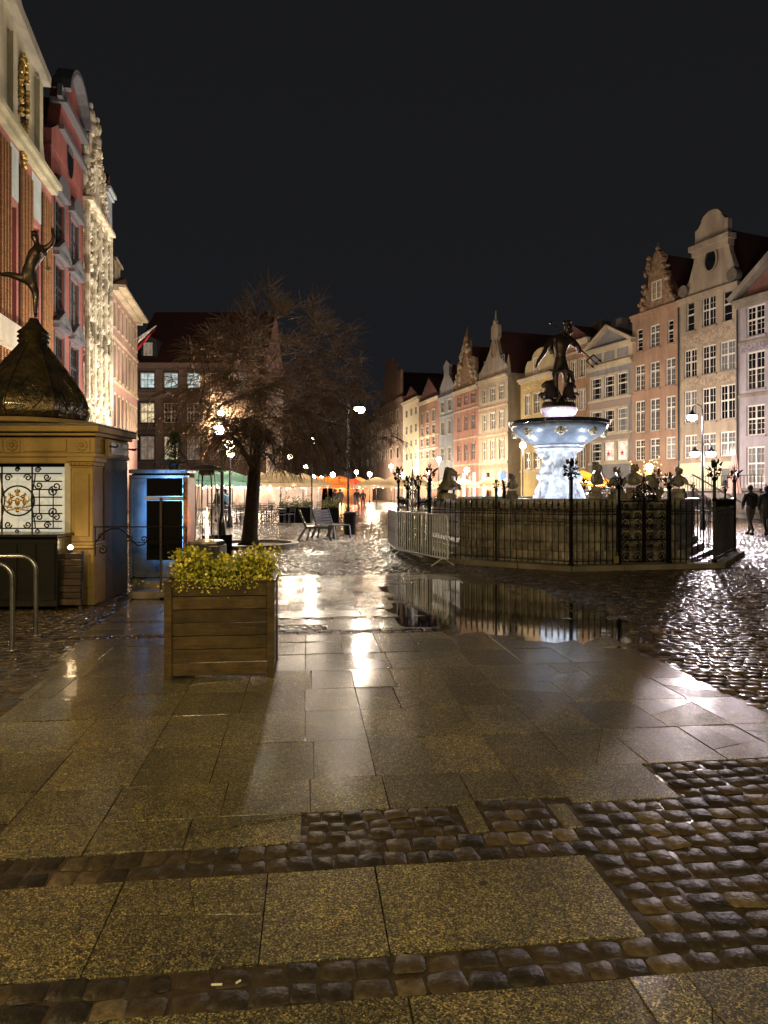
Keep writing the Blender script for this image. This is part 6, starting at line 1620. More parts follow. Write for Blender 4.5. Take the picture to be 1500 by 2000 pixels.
for (x, y, h_) in clumps:
    bx, by = x + r5.uniform(-.08, .08), y + r5.uniform(-.06, .06)
    stm.tube([(x, y, 0), ((x+bx)/2, (y+by)/2, h_*.5), (bx, by, h_)], [.006, .004, .002], 4)
    for i in range(72):
        t_ = r5.uniform(.15, 1.1); c = Vector((x + (bx-x)*t_ + r5.gauss(0, .045), y + (by-y)*t_ + r5.gauss(0, .045), h_*t_ + r5.gauss(0, .025)))
        d = Vector((r5.gauss(0, 1), r5.gauss(0, 1), r5.gauss(.5, .7))).normalized(); s = d.orthogonal().normalized(); s = (s * cos(i) + d.cross(s) * sin(i)); L_ = r5.uniform(.024, .046); w_ = L_*.40
        lf.add([tuple(c - d*L_/2), tuple(c + s*w_), tuple(c + d*L_/2), tuple(c - s*w_)], [(0,1,2,3)])
for i in range(420):   # trailing shoots over the front edge
    c = Vector((r5.gauss(pw*.48, .22), r5.uniform(-.03, .03), .09 - abs(r5.gauss(0, .045)))); 
    d = Vector((r5.gauss(0, 1), r5.gauss(-.5, .5), r5.gauss(-.4, .6))).normalized(); s = d.orthogonal().normalized(); L_ = r5.uniform(.016, .03)
    lf.add([tuple(c - d*L_/2), tuple(c + s*L_*.36), tuple(c + d*L_/2), tuple(c - s*L_*.36)], [(0,1,2,3)])
lf.build('foliage', leaf_mat('variegated_leaf', (.80, .66, .06), (.05, .10, .015), (.44, .42, .04)), sh_); stm.build('stems', plain('green_stem', (.06, .07, .02), .6), sh_)

# ---- patio heater ---------------------------------------------------
HY_ = 10.2; hx = PX(404, HY_); t = thing('patio_heater', 'tall patio heater with flame in a glass tube behind the planter', 'heater', (hx, HY_, 0))
m = MB(); m.lathe([(.0, 1.985), (.10, 1.975), (.24, 1.945), (.39, 1.905), (.395, 1.895), (.38, 1.893), (.10, 1.93)], 8, a0=.2, a1=2*pi + .2); m.build('hood', plain('brushed_steel_hood', (.30, .28, .26), .3, .9, var=.3, scale=8), t)
m = MB(); m.lathe([(.085, 1.82), (.11, 1.85), (.12, 1.90), (.06, 1.93)], 14); m.build('hood_collar', DARKP, t, smooth=True)
m = MB(); m.lathe([(.075, .90), (.075, 1.83)], 20); m.build('glass_tube', glass_mat('clear_glass_tube'), t, smooth='all')
m = MB(); m.tube([(0, 0, .90), (.012, 0, 1.02), (-.012, 0, 1.14), (.008, 0, 1.26), (0, 0, 1.36)], [.020, .026, .018, .011, .002], 8); m.build('flame', emis('orange_flame', (1.0, .52, .20), 5), t, smooth='all')
m = MB(); 
for k in range(4): a = pi/4 + k*pi/2; m.beam((.20*cos(a), .20*sin(a), .82), (.13*cos(a), .13*sin(a), 1.86), .010)
m.build('upright', DARKP, t); m = MB(); m.box(-.24, .24, -.24, .24, .05, .80); m.build('base', DARKP, t, bevel=.01); m = MB(); m.lathe([(.26, .80), (.27, .83), (.26, .86), (.09, .88)], 8); m.build('burner_plate', SILVER, t)
lamp('POINT', t, (0, -.16, 1.2), 6, (1, .5, .22), .08)
# chair with a folded blanket beside the heater
t = thing('terrace_chair', 'black terrace chair with a pale blue blanket beside the heater', 'chair', (PX(432, 11), 11.0, 0), .5)
m = MB(); m.box(-.24, .24, -.22, .24, .42, .46); m.build('seat', BK, t, bevel=.01); m = MB(); m.box(-.24, .24, .2, .24, .46, .88); m.build('backrest', BK, t, bevel=.01)
for x, y in ((-.22, -.2), (.22, -.2), (-.22, .22), (.22, .22)): m = MB(); m.beam((x, y, 0), (x, y, .42), .03); m.build('leg', BK, t)
t2 = MB(); t2.box(.02, .26, -.24, .02, .462, .52); o = t2.build('blanket', plain('pale_blue_wool', (.35, .48, .6), .9, bump=.5, bscale=60), None, bevel=.02); o.location = (PX(432, 11), 11, 0); o.rotation_euler = (0,0,.5); tag(o, 'pale blue folded blanket lying on the black terrace chair', 'blanket')

# young fir on the porch roof
def fir(label, loc, h, seed, n=60):
    t = thing('potted_fir', label, 'fir tree', loc); r = random.Random(seed); nd = MB(); wd = MB(); wd.tube([(0,0,0), (.02,0,h*.5), (0,0,h)], [.02, .013, .004], 6)
    for k in range(n):
        q = r.random()**.8; z = h*(.10 + .88*q); a = r.uniform(0, 2*pi); L_ = h*.55*(1 - q)*r.uniform(.6, 1.1) + .06
        pts = [Vector((0,0,z)), Vector((cos(a)*L_*.5, sin(a)*L_*.5, z + .04)), Vector((cos(a)*L_, sin(a)*L_, z - .10*L_/.3))]; wd.tube(pts, [.007, .004, .002], 4)
        for s in range(34):
            u_ = r.uniform(.12, 1.0); c = pts[0].lerp(pts[1], u_*2) if u_ < .5 else pts[1].lerp(pts[2], u_*2 - 1)
            d = (Vector((cos(a), sin(a), 0))*.6 + Vector((r.gauss(0, .8), r.gauss(0, .8), r.gauss(-.1, .5)))).normalized(); sd = d.cross(Vector((0,0,1))).normalized()*.006; e = c + d*r.uniform(.035, .07)
            nd.add([tuple(c - sd), tuple(c + sd), tuple(e)], [(0,1,2)])
    nd.build('needles', leaf_mat('fir_needle', (.05, .10, .035), (.015, .035, .015)), t); wd.build('branches', plain('fir_bark', (.06, .04, .025), .8), t)
    return t
ft_ = fir('young green fir standing on the porch roof behind the black display', (PX(340, 11.1), 11.12, dz(917)), .60, 3, 90)
m = MB(); m.lathe([(.08, -.0), (.10, .10), (.09, .10)], 12); m.build('pot', DARKP, ft_)

# bicycle stands at the left edge
def hoop(label, px, pyb, w=1.15, rz=0.0, dxl=-.75):
    Y = GY(pyb); x1 = PX(px, Y); t = thing('bicycle_stand', label, 'bicycle stand', (x1, Y, 0), rz, 'bicycle stands at the kiosk')
    r, H = .16, .88; pts = [(0,0,-.02), (0,0,H-r)] + [(-r + r*cos(a), 0, H - r + r*sin(a)) for a in [pi/2*k/6 for k in range(1, 7)]] + [(dxl + r - r*sin(a), 0, H - r + r*cos(a)) for a in [pi/2*k/6 for k in range(0, 7)]] + [(dxl, 0, -.02)]
    m = MB(); m.tube(pts, .024, 12); m.build('hoop', SILVER, t, smooth=True)
    for x in (0, dxl): m = MB(); m.lathe([(.055, .0), (.055, .008), (.03, .012)], 14, c=(x, 0, .006)); m.build('foot_plate', SILVER, t)
hoop('shorter-looking steel bicycle stand cut off by the left edge', 24, 1272, rz=.15); hoop('steel bicycle stand hoop before the dark counter, the wider one', 70, 1243, rz=.05)

# ================================================================== THE TREE
TY = 20.0; TX = PX(492, TY)
tr = thing('bare_tree', 'bare drooping tree with dense fine twigs left of the lamp post', 'tree', (TX, TY, 0))
BARK = plain('dark_wet_bark', (0.05, 0.035, 0.025), .8, spec=.2, var=.5, scale=8, bump=1.0, bscale=16)
TWIG = plain('brown_twig_bark', (0.17, 0.118, 0.082), .8, spec=.25, var=.4, scale=2)
r7 = random.Random(42); trunk = MB(); limbs = MB(); twigs = MB()
trunk.tube([(-.08, 0, -.05), (-.06, 0, .3), (.0, 0, 1.1), (.06, 0, 2.0), (.09, 0, 2.7), (.12, .02, 3.5)], [.29, .23, .20, .19, .18, .15], 12)
for k in range(5): a = k*1.3; trunk.tube([(.42*cos(a) - .08, .42*sin(a), -.04), (.2*cos(a) - .08, .2*sin(a), .1), (-.02, 0, .5)], [.05, .09, .10], 6)
nodes = [Vector((.06, 0, 2.1)), Vector((.08, 0, 2.6)), Vector((.10, 0, 3.1)), Vector((.12, 0, 3.6))]; nrad = [.15, .14, .12, .10]; NA = [tuple(p) for p in nodes]
CC_ = Vector((.68, 0, 4.25)); RX_, RZ_ = 3.0, 2.8
tg_ = []
while len(tg_) < 900:
    d = Vector((r7.gauss(0, 1), r7.gauss(0, 1), r7.gauss(0, 1))).normalized(); q = r7.uniform(.25, 1.0) ** .62 * (1 + .16 * noise.noise(d * 2.2 + Vector((5, 0, 0))) * 3)
    p = CC_ + Vector((d.x * RX_ * q, d.y * RX_ * .9 * q, d.z * RZ_ * q))
    if p.z < 2.1 or (p.z < 2.9 and hypot(p.x, p.y) < .9): continue
    tg_.append(p)
tg_.sort(key=lambda p: (p - Vector((.1, 0, 3.0))).length)
for n_, T_ in enumerate(tg_):
    A_ = np.array(NA); k = int(((A_ - np.array(T_)) ** 2).sum(1).argmin()); 
    if n_ < 26: k = r7.randrange(4)
    s0 = nodes[k]; L_ = (T_ - s0).length; r0 = max(.011, min(nrad[k] * (.62 if n_ < 26 else .78), .02 + L_ * .025 if n_ >= 26 else .12)); mid = s0.lerp(T_, .5) + Vector((r7.gauss(0, .08), r7.gauss(0, .08), .10 + .06 * L_)) * min(1, L_)
    c = [s0, s0.lerp(mid, .5) + Vector((0, 0, .03)), mid, mid.lerp(T_, .55), T_]; rs = [r0, r0*.9, r0*.78, r0*.66, r0*.5]
    limbs.tube(c, rs, 5 if r0 > .03 else 4, caps=False)
    for q, r_ in zip(c[1:], rs[1:]): nodes.append(q); nrad.append(r_); NA.append(tuple(q))
    outw = Vector((T_.x - .3, T_.y, 0)); outw = outw.normalized() if outw.length > .1 else Vector((1, 0, 0)); up = (T_.z - 4.6) / 2.2
    for j in range(11):
        s_ = c[r7.randint(1, 4)]; v = (outw * .5 + Vector((r7.gauss(0, .6), r7.gauss(0, .6), .15 + .55 * max(0, up)))).normalized(); dr = max(-.2, .62 - .55 * up) * r7.uniform(.6, 1.3); ln = r7.uniform(.35, .85) * (1.15 if up < 0 else .8); w_ = [s_]
        for m_ in range(4): v = (v + Vector((r7.gauss(0, .12), r7.gauss(0, .12), -dr * .5))).normalized(); w_.append(w_[-1] + v * ln / 4)
        if w_[-1].z < 1.75: continue
        twigs.tube(w_, [.008, .007, .006, .005, .0035], 3, caps=False)
trunk.build('trunk', BARK, tr, smooth=True); limbs.build('limbs', BARK, tr, smooth=True); o = twigs.build('crown', TWIG, tr, kind='stuff'); print('twig verts', len(twigs.v))
t = thing('tree_kerb', 'low dark ring kerb round the foot of the bare tree', 'kerb', (TX, TY, 0))
m = MB(); m.lathe([(1.35, 0), (1.35, .10), (1.15, .10), (1.15, .02), (0, .02)], 40); m.build('ring', DSTONE, t)

# ================================================================== STREET LAMPS
def street_lamp(label, px, Y, pyl, power, arm=1, col=(1.0, .83, .64), heads=1, sc=1.0, base_bin=False, cat_name='street_lamp', r=.1):
    X = PX(px, Y); H = PZ(pyl, Y); t = thing(cat_name, label, 'street lamp', (X, Y, 0), 0, 'street lamps on the square')
    m = MB(); m.lathe([(.13, 0), (.13, .25), (.08, .35), (.07, .9), (.05, 1.0)], 10); m.build('base', IRON, t, smooth=True)
    top = H + .35 if arm else H + .0; m = MB(); m.tube([(0,0,.9), (0,0,top)], [.045, .032], 8); m.build('pole', IRON, t, smooth=True)
    ends = [(arm*.42, 0, H)] if arm else []
    if heads == 2: ends = [(-.36, 0, H), (.36, 0, H)]
    for e in ends:
        s = 1 if e[0] > 0 else -1; m = MB(); q = abs(e[0]); m.tube([(0,0,H+.3)] + [(s*(q/2 - q/2*cos(a)), 0, H + .3 + .22*sin(a)) for a in [pi*k/8 for k in range(1, 9)]], .016, 6); m.build('arm', IRON, t, smooth=True)
        m = MB(); m.lathe([(.03, .30), (.06, .22), (.10, .16), (.22, .10), (.23, .07), (.20, .075), (.05, .15)], 14, c=e); m.build('shade', IRON, t, smooth=True)
        m = MB(); m.sphere((e[0], 0, H), (.20, .20, .15), 12, 8); m.build('bulb', BULB if col[2] < .7 else BULBC, t, smooth='all'); lamp('POINT', t, (e[0], 0, H - .27), power, col, .08)  # bulb drawn oversize to stand in for the glow around the lamp
    if not ends:
        m = MB(); glow_scale = 1 + Y / 110; m.sphere((0, 0, H), (.16*glow_scale, .16*glow_scale, .16*glow_scale), 14, 10); m.build('bulb', BULB, t, smooth='all'); lamp('POINT', t, (0, -.13, H - .16*glow_scale - .16), power, col, .08)  # bulb grows with distance, its size imitating the lamp's glow
    return t
street_lamp('tall dark lamp post with curved arm in the centre, waste bin at its foot', 680, 25.7, 800, 420, 1)
street_lamp('lamp post with curved arm before the beige gabled house', 1372, 28.3, 815, 950, -1, (1.0, .84, .86))
street_lamp('double-headed lantern post at the right, below the curved lamp', 1373, 30.5, 886, 650, 0, (1.0, .84, .90), heads=2)
street_lamp('bright lamp before the yellow house, left of the fountain stem', 1021, 50, 870, 1700, 0)
street_lamp('small bright lamp before the peach house, above the busts', 1268, 44, 912, 1100, 0, (1.0, .84, .82))
street_lamp('lamp between the salmon and the slate-blue house', 857, 73, 897, 2500, 0)
street_lamp('lamp in front of the brown stepped-gable house', 764, 96, 911, 3200, 0)
street_lamp('lamp before the pale house beside the centre lamp post', 696, 112, 922, 5000, 0)
street_lamp('bright lamp hanging behind the twigs, right of the tree trunk', 609, 41, 861, 420, 0)
street_lamp('small far lamp right of the tree trunk, above the parasols', 567, 66, 892, 700, 0)
street_lamp('farther small lamp in the orange glow of the street end', 650, 78, 927, 700, 0)
street_lamp('faint far lamp above the cream parasol', 597, 90, 912, 500, 0)
for lab, px, Y, py in (('tiny far lamp left of the centre lamp post, low', 668, 95, 936), ('tiny far lamp between the orange parasols', 628, 100, 934), ('tiny lamp above the left edge of the orange glow', 612, 84, 932), ('small lamp in the gap between the centre post and the brown house', 722, 90, 926), ('small lamp low before the red-brown house', 836, 84, 922),
                        ('small lamp low before the salmon house', 912, 68, 918), ('small lamp left behind the fence flowers', 786, 82, 928), ('small lamp before the blue-grey house, above the yellow parasol', 1165, 46, 925)):
    street_lamp(lab, px, Y, py, 330, 0)
# post with two large globes one above another, left of the tree
t = thing('street_lamp', 'dark lamp post with two bright globes left of the tree trunk', 'street lamp', (PX(434, 21.5), 21.5, 0), 0, 'street lamps on the square')
m = MB(); m.tube([(0,0,0), (0,0,PZ(818, 21.5))], [.06, .04], 8); m.lathe([(.14, 0), (.12, .4), (.06, .9)], 10); m.build('pole', IRON, t, smooth=True)
for px, py, rr_ in ((432, 808, .10), (430, 840, .15)):
    H = PZ(py, 21.5); x = (px - 434) * 21.5 / FP; m = MB(); m.sphere((x, -.12, H), rr_, 14, 10); m.build('globe', BULBC, t, smooth='all'); m = MB(); m.tube([(0, 0, H - .1), (x, -.12, H - rr_)], .02, 6); m.build('arm', IRON, t); lamp('POINT', t, (x, -.38, H), 320, (1.0, .74, .46), .12)
for lab, px, py, Y in (('small bright lamp below and right of the two globes', 449, 868, 30), ('smallest lamp of the cluster beside the two globes', 450, 886, 37)):
    street_lamp(lab, px, Y, py, 200, 0, (1.0, .84, .68))
# a street lamp behind the viewer lights the foreground (outside the frame)
for lab, x, y, h_, pw_ in (('street lamp standing behind the viewer, left', -1.6, -3.4, 5.2, 540), ('street lamp standing behind the viewer, right', 4.5, -2.5, 5.2, 450), ('street lamp outside the view beyond the kiosk side', -7.2, 2.2, 4.6, 520)):
    t = thing('street_lamp', lab, 'street lamp', (x, y, 0), 0, 'street lamps on the square')
    m = MB(); m.tube([(0,0,0), (0,0,h_)], [.06, .035], 8); m.build('pole', IRON, t); m = MB(); m.sphere((0, .2, h_ - .1), .13, 12, 8); m.build('globe', BULB, t, smooth='all'); lamp('POINT', t, (0, .4, h_ - .15), pw_, (1.0, .66, .28) if x < -5 else (1.0, .78, .36), .15)
# façade floodlights on the left-hand terraces
def flood(label, X, Y, z, tgt, power, col, size=70):
    t = thing('floodlight', label, 'floodlight', (X, Y, 0), 0, 'floodlights at the foot of the left-hand fronts')
    m = MB(); m.tube([(0,0,0), (0,0,z)], .03, 6); m.build('stand', IRON, t); m = MB(); m.box(-.16, .16, -.1, .1, z, z + .2); m.build('housing', DARKP, t); lamp('SPOT', t, (.0, -.0, z + .35), power, col, .12, size, tuple(Vector(tgt) - Vector((X, Y, 0))), .6)
def lf_(F, q, z, off): p = F.P0 + F.d * F.W * q; n = Vector((F.d.y, -F.d.x)); return Vector((p.x + n.x*off, p.y + n.y*off, z))
F = LF(4); a = lf_(F, .55, 0, 5.0); flood('floodlight washing the brick hall, hidden behind the kiosk', a.x, a.y, 2.2, lf_(F, .5, 12, 0), 2500, (1.0, .84, .58), 110)
F = LF(3); a = lf_(F, .5, 0, 5.0); flood('floodlight washing the red house, hidden behind the kiosk', a.x, a.y, 2.2, lf_(F, .5, 13, 0), 650, (1.0, .88, .76), 100)
F = LF(2); a = lf_(F, .5, 0, 6.5); flood('floodlight washing the carved white house', a.x, a.y, 2.4, lf_(F, .5, 15, 0), 4600, (1.0, .92, .76), 100)
F = LF(0); a = lf_(F, .35, 0, 5.5); flood('floodlight washing the pink house', a.x, a.y, 2.4, lf_(F, .4, 8, 0), 3600, (1.0, .78, .60), 120)

# ================================================================== CAFÉS, BENCHES, PEOPLE
def parasol(label, px, Y, py_top, py_eave, w, mat, power=90, col=(1.0, .72, .48)):
    X = PX(px, Y); zt, ze = PZ(py_top, Y), PZ(py_eave, Y); t = thing('cafe_parasol', label, 'parasol', (X, Y, 0), rnd.uniform(-.2, .2), 'large café parasols')
    m = MB(); m.tube([(0,0,0), (0,0,zt)], .04, 6); m.build('pole', DARKP, t); h = w/2
    m = MB(); m.add([(0,0,zt), (-h,-h,ze), (h,-h,ze), (h,h,ze), (-h,h,ze), (0,-h,ze+.06), (h,0,ze+.06), (0,h,ze+.06), (-h,0,ze+.06), (0, 0, zt-.03)], [(0,1,5),(0,5,2),(0,2,6),(0,6,3),(0,3,7),(0,7,4),(0,4,8),(0,8,1)]); m.build('canopy', mat, t)
    m = MB(); v = .22
    for (a, b) in (((-h,-h),(h,-h)), ((h,-h),(h,h)), ((h,h),(-h,h)), ((-h,h),(-h,-h))): m.add([(a[0],a[1],ze), (b[0],b[1],ze), (b[0],b[1],ze-v), (a[0],a[1],ze-v)], [(0,1,2,3)])
    m.build('valance', mat, t)
    m = MB()
    for k in range(14): a = rnd.uniform(-h, h); m.sphere((a, -h + rnd.uniform(0, .6), ze - .10 - rnd.uniform(0, .12)), .05, 6, 4)
    m.build('string_lights', emis('string_light', (1.0, .80, .58), 9), t); lamp('POINT', t, (0, 0, ze - .3), power * .5, col, .25)
    return t
def canvas(name, c):
    if name in MATS: return MATS[name]
    m, nt, N, L, B = new_mat(name); B.inputs['Base Color'].default_value = (*c, 1); B.inputs['Roughness'].default_value = .8
    o = [n for n in N if n.type == 'OUTPUT_MATERIAL'][0]; tl = N.new('ShaderNodeBsdfTranslucent'); tl.inputs[0].default_value = (*c, 1); mx = N.new('ShaderNodeMixShader'); mx.inputs[0].default_value = .45
    L.new(B.outputs[0], mx.inputs[1]); L.new(tl.outputs[0], mx.inputs[2]); L.new(mx.outputs[0], o.inputs[0]); MATS[name] = m; return m
GC, CC, OC, YC = canvas('green_canvas', (.25, .50, .42)), canvas('cream_canvas', (.62, .52, .34)), canvas('orange_canvas', (.70, .28, .08)), canvas('yellow_canvas', (.75, .50, .05))
for a in (('green parasol seen left of the tree trunk, behind the heater', 405, 42, 915, 941, 4.2, GC, 200), ('second green parasol behind the first, nearer the trunk', 448, 46, 918, 942, 4.0, GC, 200), ('broad cream parasol just right of the tree trunk', 548, 48, 916, 944, 4.8, CC, 260), ('cream parasol right of the broad one, edged with lights', 592, 55, 924, 947, 4.2, CC, 220),
          ('cream parasol whose edge hides behind the tree trunk', 505, 56, 920, 945, 4.4, CC, 220), ('orange-lit parasol in the middle of the street', 640, 72, 930, 949, 5.0, OC, 500, (1.0, .45, .12)), ('farther orange parasol beside the red one', 668, 84, 934, 950, 4.5, OC, 500, (1.0, .42, .12)), ('red-lit parasol behind the central lamp post', 692, 80, 934, 950, 3.5, canvas('red_canvas', (.6, .08, .04)), 280, (1.0, .35, .2)),
          ('cream parasol right of the centre lamp post', 735, 60, 931, 948, 3.8, CC, 220), ('cream parasol before the brown stepped-gable house', 770, 70, 928, 946, 3.6, CC, 200), ('cream parasol behind the left fence posts', 810, 66, 928, 946, 3.6, CC, 180),
          ('yellow parasol right of the fountain stem', 1137, 38, 918, 940, 2.2, YC, 120), ('orange parasol behind the yellow one', 1160, 41, 926, 944, 2.2, OC, 60),
          ('cream parasol added to light the ground floor of the salmon house', 905, 74, 933, 948, 3.4, CC, 700), ('cream parasol added to light the slate-blue house door', 868, 82, 935, 949, 3.4, CC, 700), ('cream parasol added to light the red-brown house', 838, 88, 937, 950, 3.4, CC, 800), ('cream parasol added to light the slim cream house', 795, 94, 938, 950, 3.6, CC, 900), ('cream parasol added to light the tall sand-coloured house', 958, 66, 931, 947, 3.0, CC, 500),  # this row and the next: parasols added so their lamps warm the fronts
          ('far cream parasol added as a light between the red parasol and the brown house lamp', 722, 98, 938, 950, 4.0, CC, 900)):
    parasol(*a)
# pavilion added as a lit pinkish-white backdrop behind the left parasols
t = thing('backdrop_pavilion', 'café pavilion added as a bright backdrop behind the patio heater', 'pavilion', (PX(470, 58), 58, 0), 0)
Yp = 58; m = MB(); m.box(PX(355, Yp), PX(622, Yp), Yp + 3, Yp + 3.2, 0, 2.35); m.build('back_wall', plaster('pinkish_white_wall', (.62, .50, .42), .5, .8, .4), t, world=True)
m = MB(); m.box(PX(353, Yp), PX(624, Yp), Yp - .2, Yp + 3.3, 2.36, 2.55); m.build('roof', CC, t, world=True)
for k in range(12): m = MB(); x = PX(358 + k*24, Yp); m.box(x - .04, x + .04, Yp - .04, Yp + .04, 0, 2.34); m.build('glazing_post', SILVER, t, world=True)
m = MB()
for k in range(90): m.sphere((PX(rnd.uniform(360, 620), Yp), Yp + rnd.uniform(-.3, 2.8), rnd.uniform(1.7, 2.3)), rnd.uniform(.04, .09), 6, 4)
m.build('string_lights', emis('string_light', (1.0, .80, .58), 9), t, world=True)
for k in range(4): lamp('POINT', t, (PX(390 + k*65, Yp) - t.location.x, 1.4, 2.0), 110, (1.0, .80, .66), .3)
# lit stalls glowing orange at the street end
for k, (px, Y, w, lab, c) in enumerate(((615, 92, 5, 'orange-lit market stall at the far street end, left one', (1, .40, .10)), (640, 96, 5, 'orange-lit market stall at the far street end, middle one', (1, .45, .12)), (664, 92, 5, 'orange-lit market stall at the far street end, right one', (1, .38, .09)), (700, 100, 4, 'dim red stall behind the centre lamp post', (1, .2, .12)))):
    X = PX(px, Y); t = thing('market_stall', lab, 'market stall', (X, Y, 0), 0, 'market stalls glowing at the street end'); WS = wood_mat('orange_brown_wood', (.30, .12, .05), (.18, .07, .03))
    box_part('counter', WS, t, -w/2, w/2, 0, .5, 0, 1.0); box_part('back_wall', WS, t, -w/2, w/2, 2, 2.1, 0, 2.6); m = MB(); m.prism([(-w/2 - .3, 2.6), (w/2 + .3, 2.6), (0, 3.6)], -.3, 2.3); m.build('roof', OC, t)
    m = MB()
    for i in range(12): m.sphere((-w/2 + w*i/11, -.2, 2.45 - .1*sin(i*pi/3)), .07, 6, 4)
    m.build('string_lights', emis('orange_string_light_%d' % k, c, 12), t); lamp('POINT', t, (0, .9, 2.1), 420, c, .3)
# bistro tables and chairs
ch = thing('bistro_chair', 'dark bistro chair standing on the café terrace by the tree', 'chair', (0,0,0), 0, 'bistro chairs on the café terrace')
m = MB(); m.box(-.2, .2, -.2, .2, .44, .47); m.build('seat', DARKP, ch); m = MB(); m.tube([(-.2, .2, .47), (-.2, .24, .9), (.2, .24, .9), (.2, .2, .47)], .014, 5)
for k in range(3): m.box(-.19, .19, .215, .235, .58 + k*.1, .63 + k*.1)
m.build('backrest', DARKP, ch)
for x, y in ((-.18, -.18), (.18, -.18), (-.18, .18), (.18, .18)): m = MB(); m.beam((x, y, 0), (x, y, .44), .025); m.build('leg', DARKP, ch)
tb = thing('bistro_table', 'small round bistro table on the café terrace by the tree', 'table', (0,0,0), 0, 'bistro tables on the café terrace')
m = MB(); m.lathe([(.0, .74), (.35, .74), (.35, .71), (0, .71)], 14); m.build('tabletop', DARKP, tb); m = MB(); m.tube([(0,0,0), (0,0,.72)], .03, 6); m.lathe([(.22, 0), (.2, .03), (.03, .05)], 10); m.build('stand', DARKP, tb)
spots = [(382, 30, 'just left of the heater tube'), (412, 33, 'right behind the heater'), (448, 31, 'by the two-globe lamp post'), (462, 34, 'between the lamp post and the trunk'), (520, 36, 'just right of the tree trunk'), (545, 33, 'second from the trunk, nearest the viewer'),
         (555, 36, 'beside the dark box planter'), (575, 40, 'behind the dark box planter'), (530, 42, 'deep under the broad cream parasol'), (600, 44, 'at the right end of the terrace'), (470, 40, 'deep behind the tree trunk'), (430, 42, 'deep under the green parasol')]
for k, (px, Y, wh_) in enumerate(spots):
    X = PX(px, Y); T = tb if k == 0 else copy_tree(tb); T.location = (X, Y, 0); T['label'] = 'small round bistro table ' + wh_
    for q in range(3):
        a = q * 2.1 + k; c = ch if (k == 0 and q == 0) else copy_tree(ch); c.location = (X + .62*cos(a), Y + .62*sin(a), 0); c.rotation_euler = (0, 0, a - pi/2); s_ = Vector((cos(a), sin(a))); c['label'] = 'dark bistro chair at the table %s, on its %s side' % (wh_.replace(', nearest the viewer', ''), ('far' if s_.y > .75 else 'near' if s_.y < -.75 else 'right' if s_.x > 0 and s_.y > 0 else 'right front' if s_.x > 0 else 'left' if s_.y > 0 else 'left front'))
        c['label'] = c['label'].replace(', on its', ' on its').replace('bistro chair at the table', 'chair at the table').replace('the dark box planter', 'the planter').replace('deep under the broad cream parasol', 'under the broad parasol')
# dark trough planters
for px, Y, w, lab in ((577, 35.5, 1.6, 'dark box planter with low greenery before the café tables'), (645, 35.0, .9, 'small dark planter box behind the two loungers')):
    X = PX(px, Y); t = thing('box_planter', lab, 'planter', (X, Y, 0)); box_part('box', BK, t, -w/2, w/2, -.3, .3, 0, .72, bevel=.01); box_part('soil', plain('dark_soil', (.02, .014, .01), .9), t, -w/2 + .04, w/2 - .04, -.26, .26, .722, .74)
    m = MB(); r8 = random.Random(int(px))
    for k in range(420):
        c = Vector((r8.uniform(-w/2, w/2), r8.uniform(-.25, .25), .74 + abs(r8.gauss(0, .22)))); d = Vector((r8.gauss(0, 1), r8.gauss(0, 1), r8.gauss(.6, .6))).normalized(); s = d.orthogonal().normalized(); L_ = .12
        m.add([tuple(c - d*L_/2), tuple(c + s*.03), tuple(c + d*L_/2), tuple(c - s*.03)], [(0,1,2,3)])
    m.build('foliage', leaf_mat('trough_leaf', (.22, .24, .05), (.03, .06, .02)), t)
# two slatted lounge seats
def lounge(label, px, Y, rz):
    t = thing('lounge_seat', label, 'seat', (PX(px, Y), Y, 0), rz, 'dark slatted lounge seats by the lamp post')
    for s in (-1, 1):
        m = MB(); y = s*.42; m.beam((-.55, y, 0), (-.30, y, .42), .05); m.beam((-.30, y, .40), (-.52, y, .98), .05); m.beam((-.32, y, .42), (.42, y, .40), .05); m.beam((.42, y, .42), (.48, y, 0), .05); m.beam((-.15, y, .42), (-.28, y, 0), .045); m.build('side_frame', DARKP, t)
    for k in range(6): box_part('seat_slat', DARKP, t, -.28 + k*.12, -.18 + k*.12, -.42, .42, .43, .455)
    for k in range(5):
        m = MB(); z = .52 + k*.095; x = -.34 - .038*k*1.0; m.beam((x, -.42, z), (x, .42, z), .025, .08); m.build('back_slat', DARKP, t)
lounge('dark slatted lounge seat, left one of the facing pair', 616, 22.4, radians(6)); lounge('dark slatted lounge seat, right one nearer the lamp post', 648, 23.4, radians(-35))
# waste bin at the lamp post
t = thing('waste_bin', 'dark waste bin at the foot of the centre lamp post', 'waste bin', (PX(683, 25.2), 25.2, 0)); m = MB(); m.lathe([(.20, 0), (.22, .05), (.24, .70), (.26, .74), (.20, .76)], 16); m.build('body', IRON, t, smooth=True); m = MB(); m.lathe([(.27, .76), (.25, .80), (0, .84)], 16); m.build('lid', IRON, t, smooth=True)
# closed parasol before the beige house
Y = 34.0; t = thing('closed_parasol', 'tall closed pale pink parasol before the beige house', 'parasol', (PX(1434, Y), Y, 0)); zt = PZ(888, Y)
m = MB(); m.tube([(0,0,0), (0,0,zt + .1)], .03, 6); m.build('pole', DARKP, t); m = MB()
pr = [(.08, zt), (.12, zt - .3), (.22, zt - 1.4), (.30, zt - 1.9), (.0, zt - 1.85)]; n = 20
for r, z in pr:
    for j in range(n): a = 2*pi*j/n; q = r*(1 + .22*(j % 2)); m.v.append((q*cos(a), q*sin(a), z))
for i in range(len(pr)-1):
    for j in range(n): j2 = (j+1) % n; m.f.append((i*n+j, i*n+j2, (i+1)*n+j2, (i+1)*n+j))
m.build('canopy', canvas('pale_pink_canvas', (.62, .42, .32)), t)
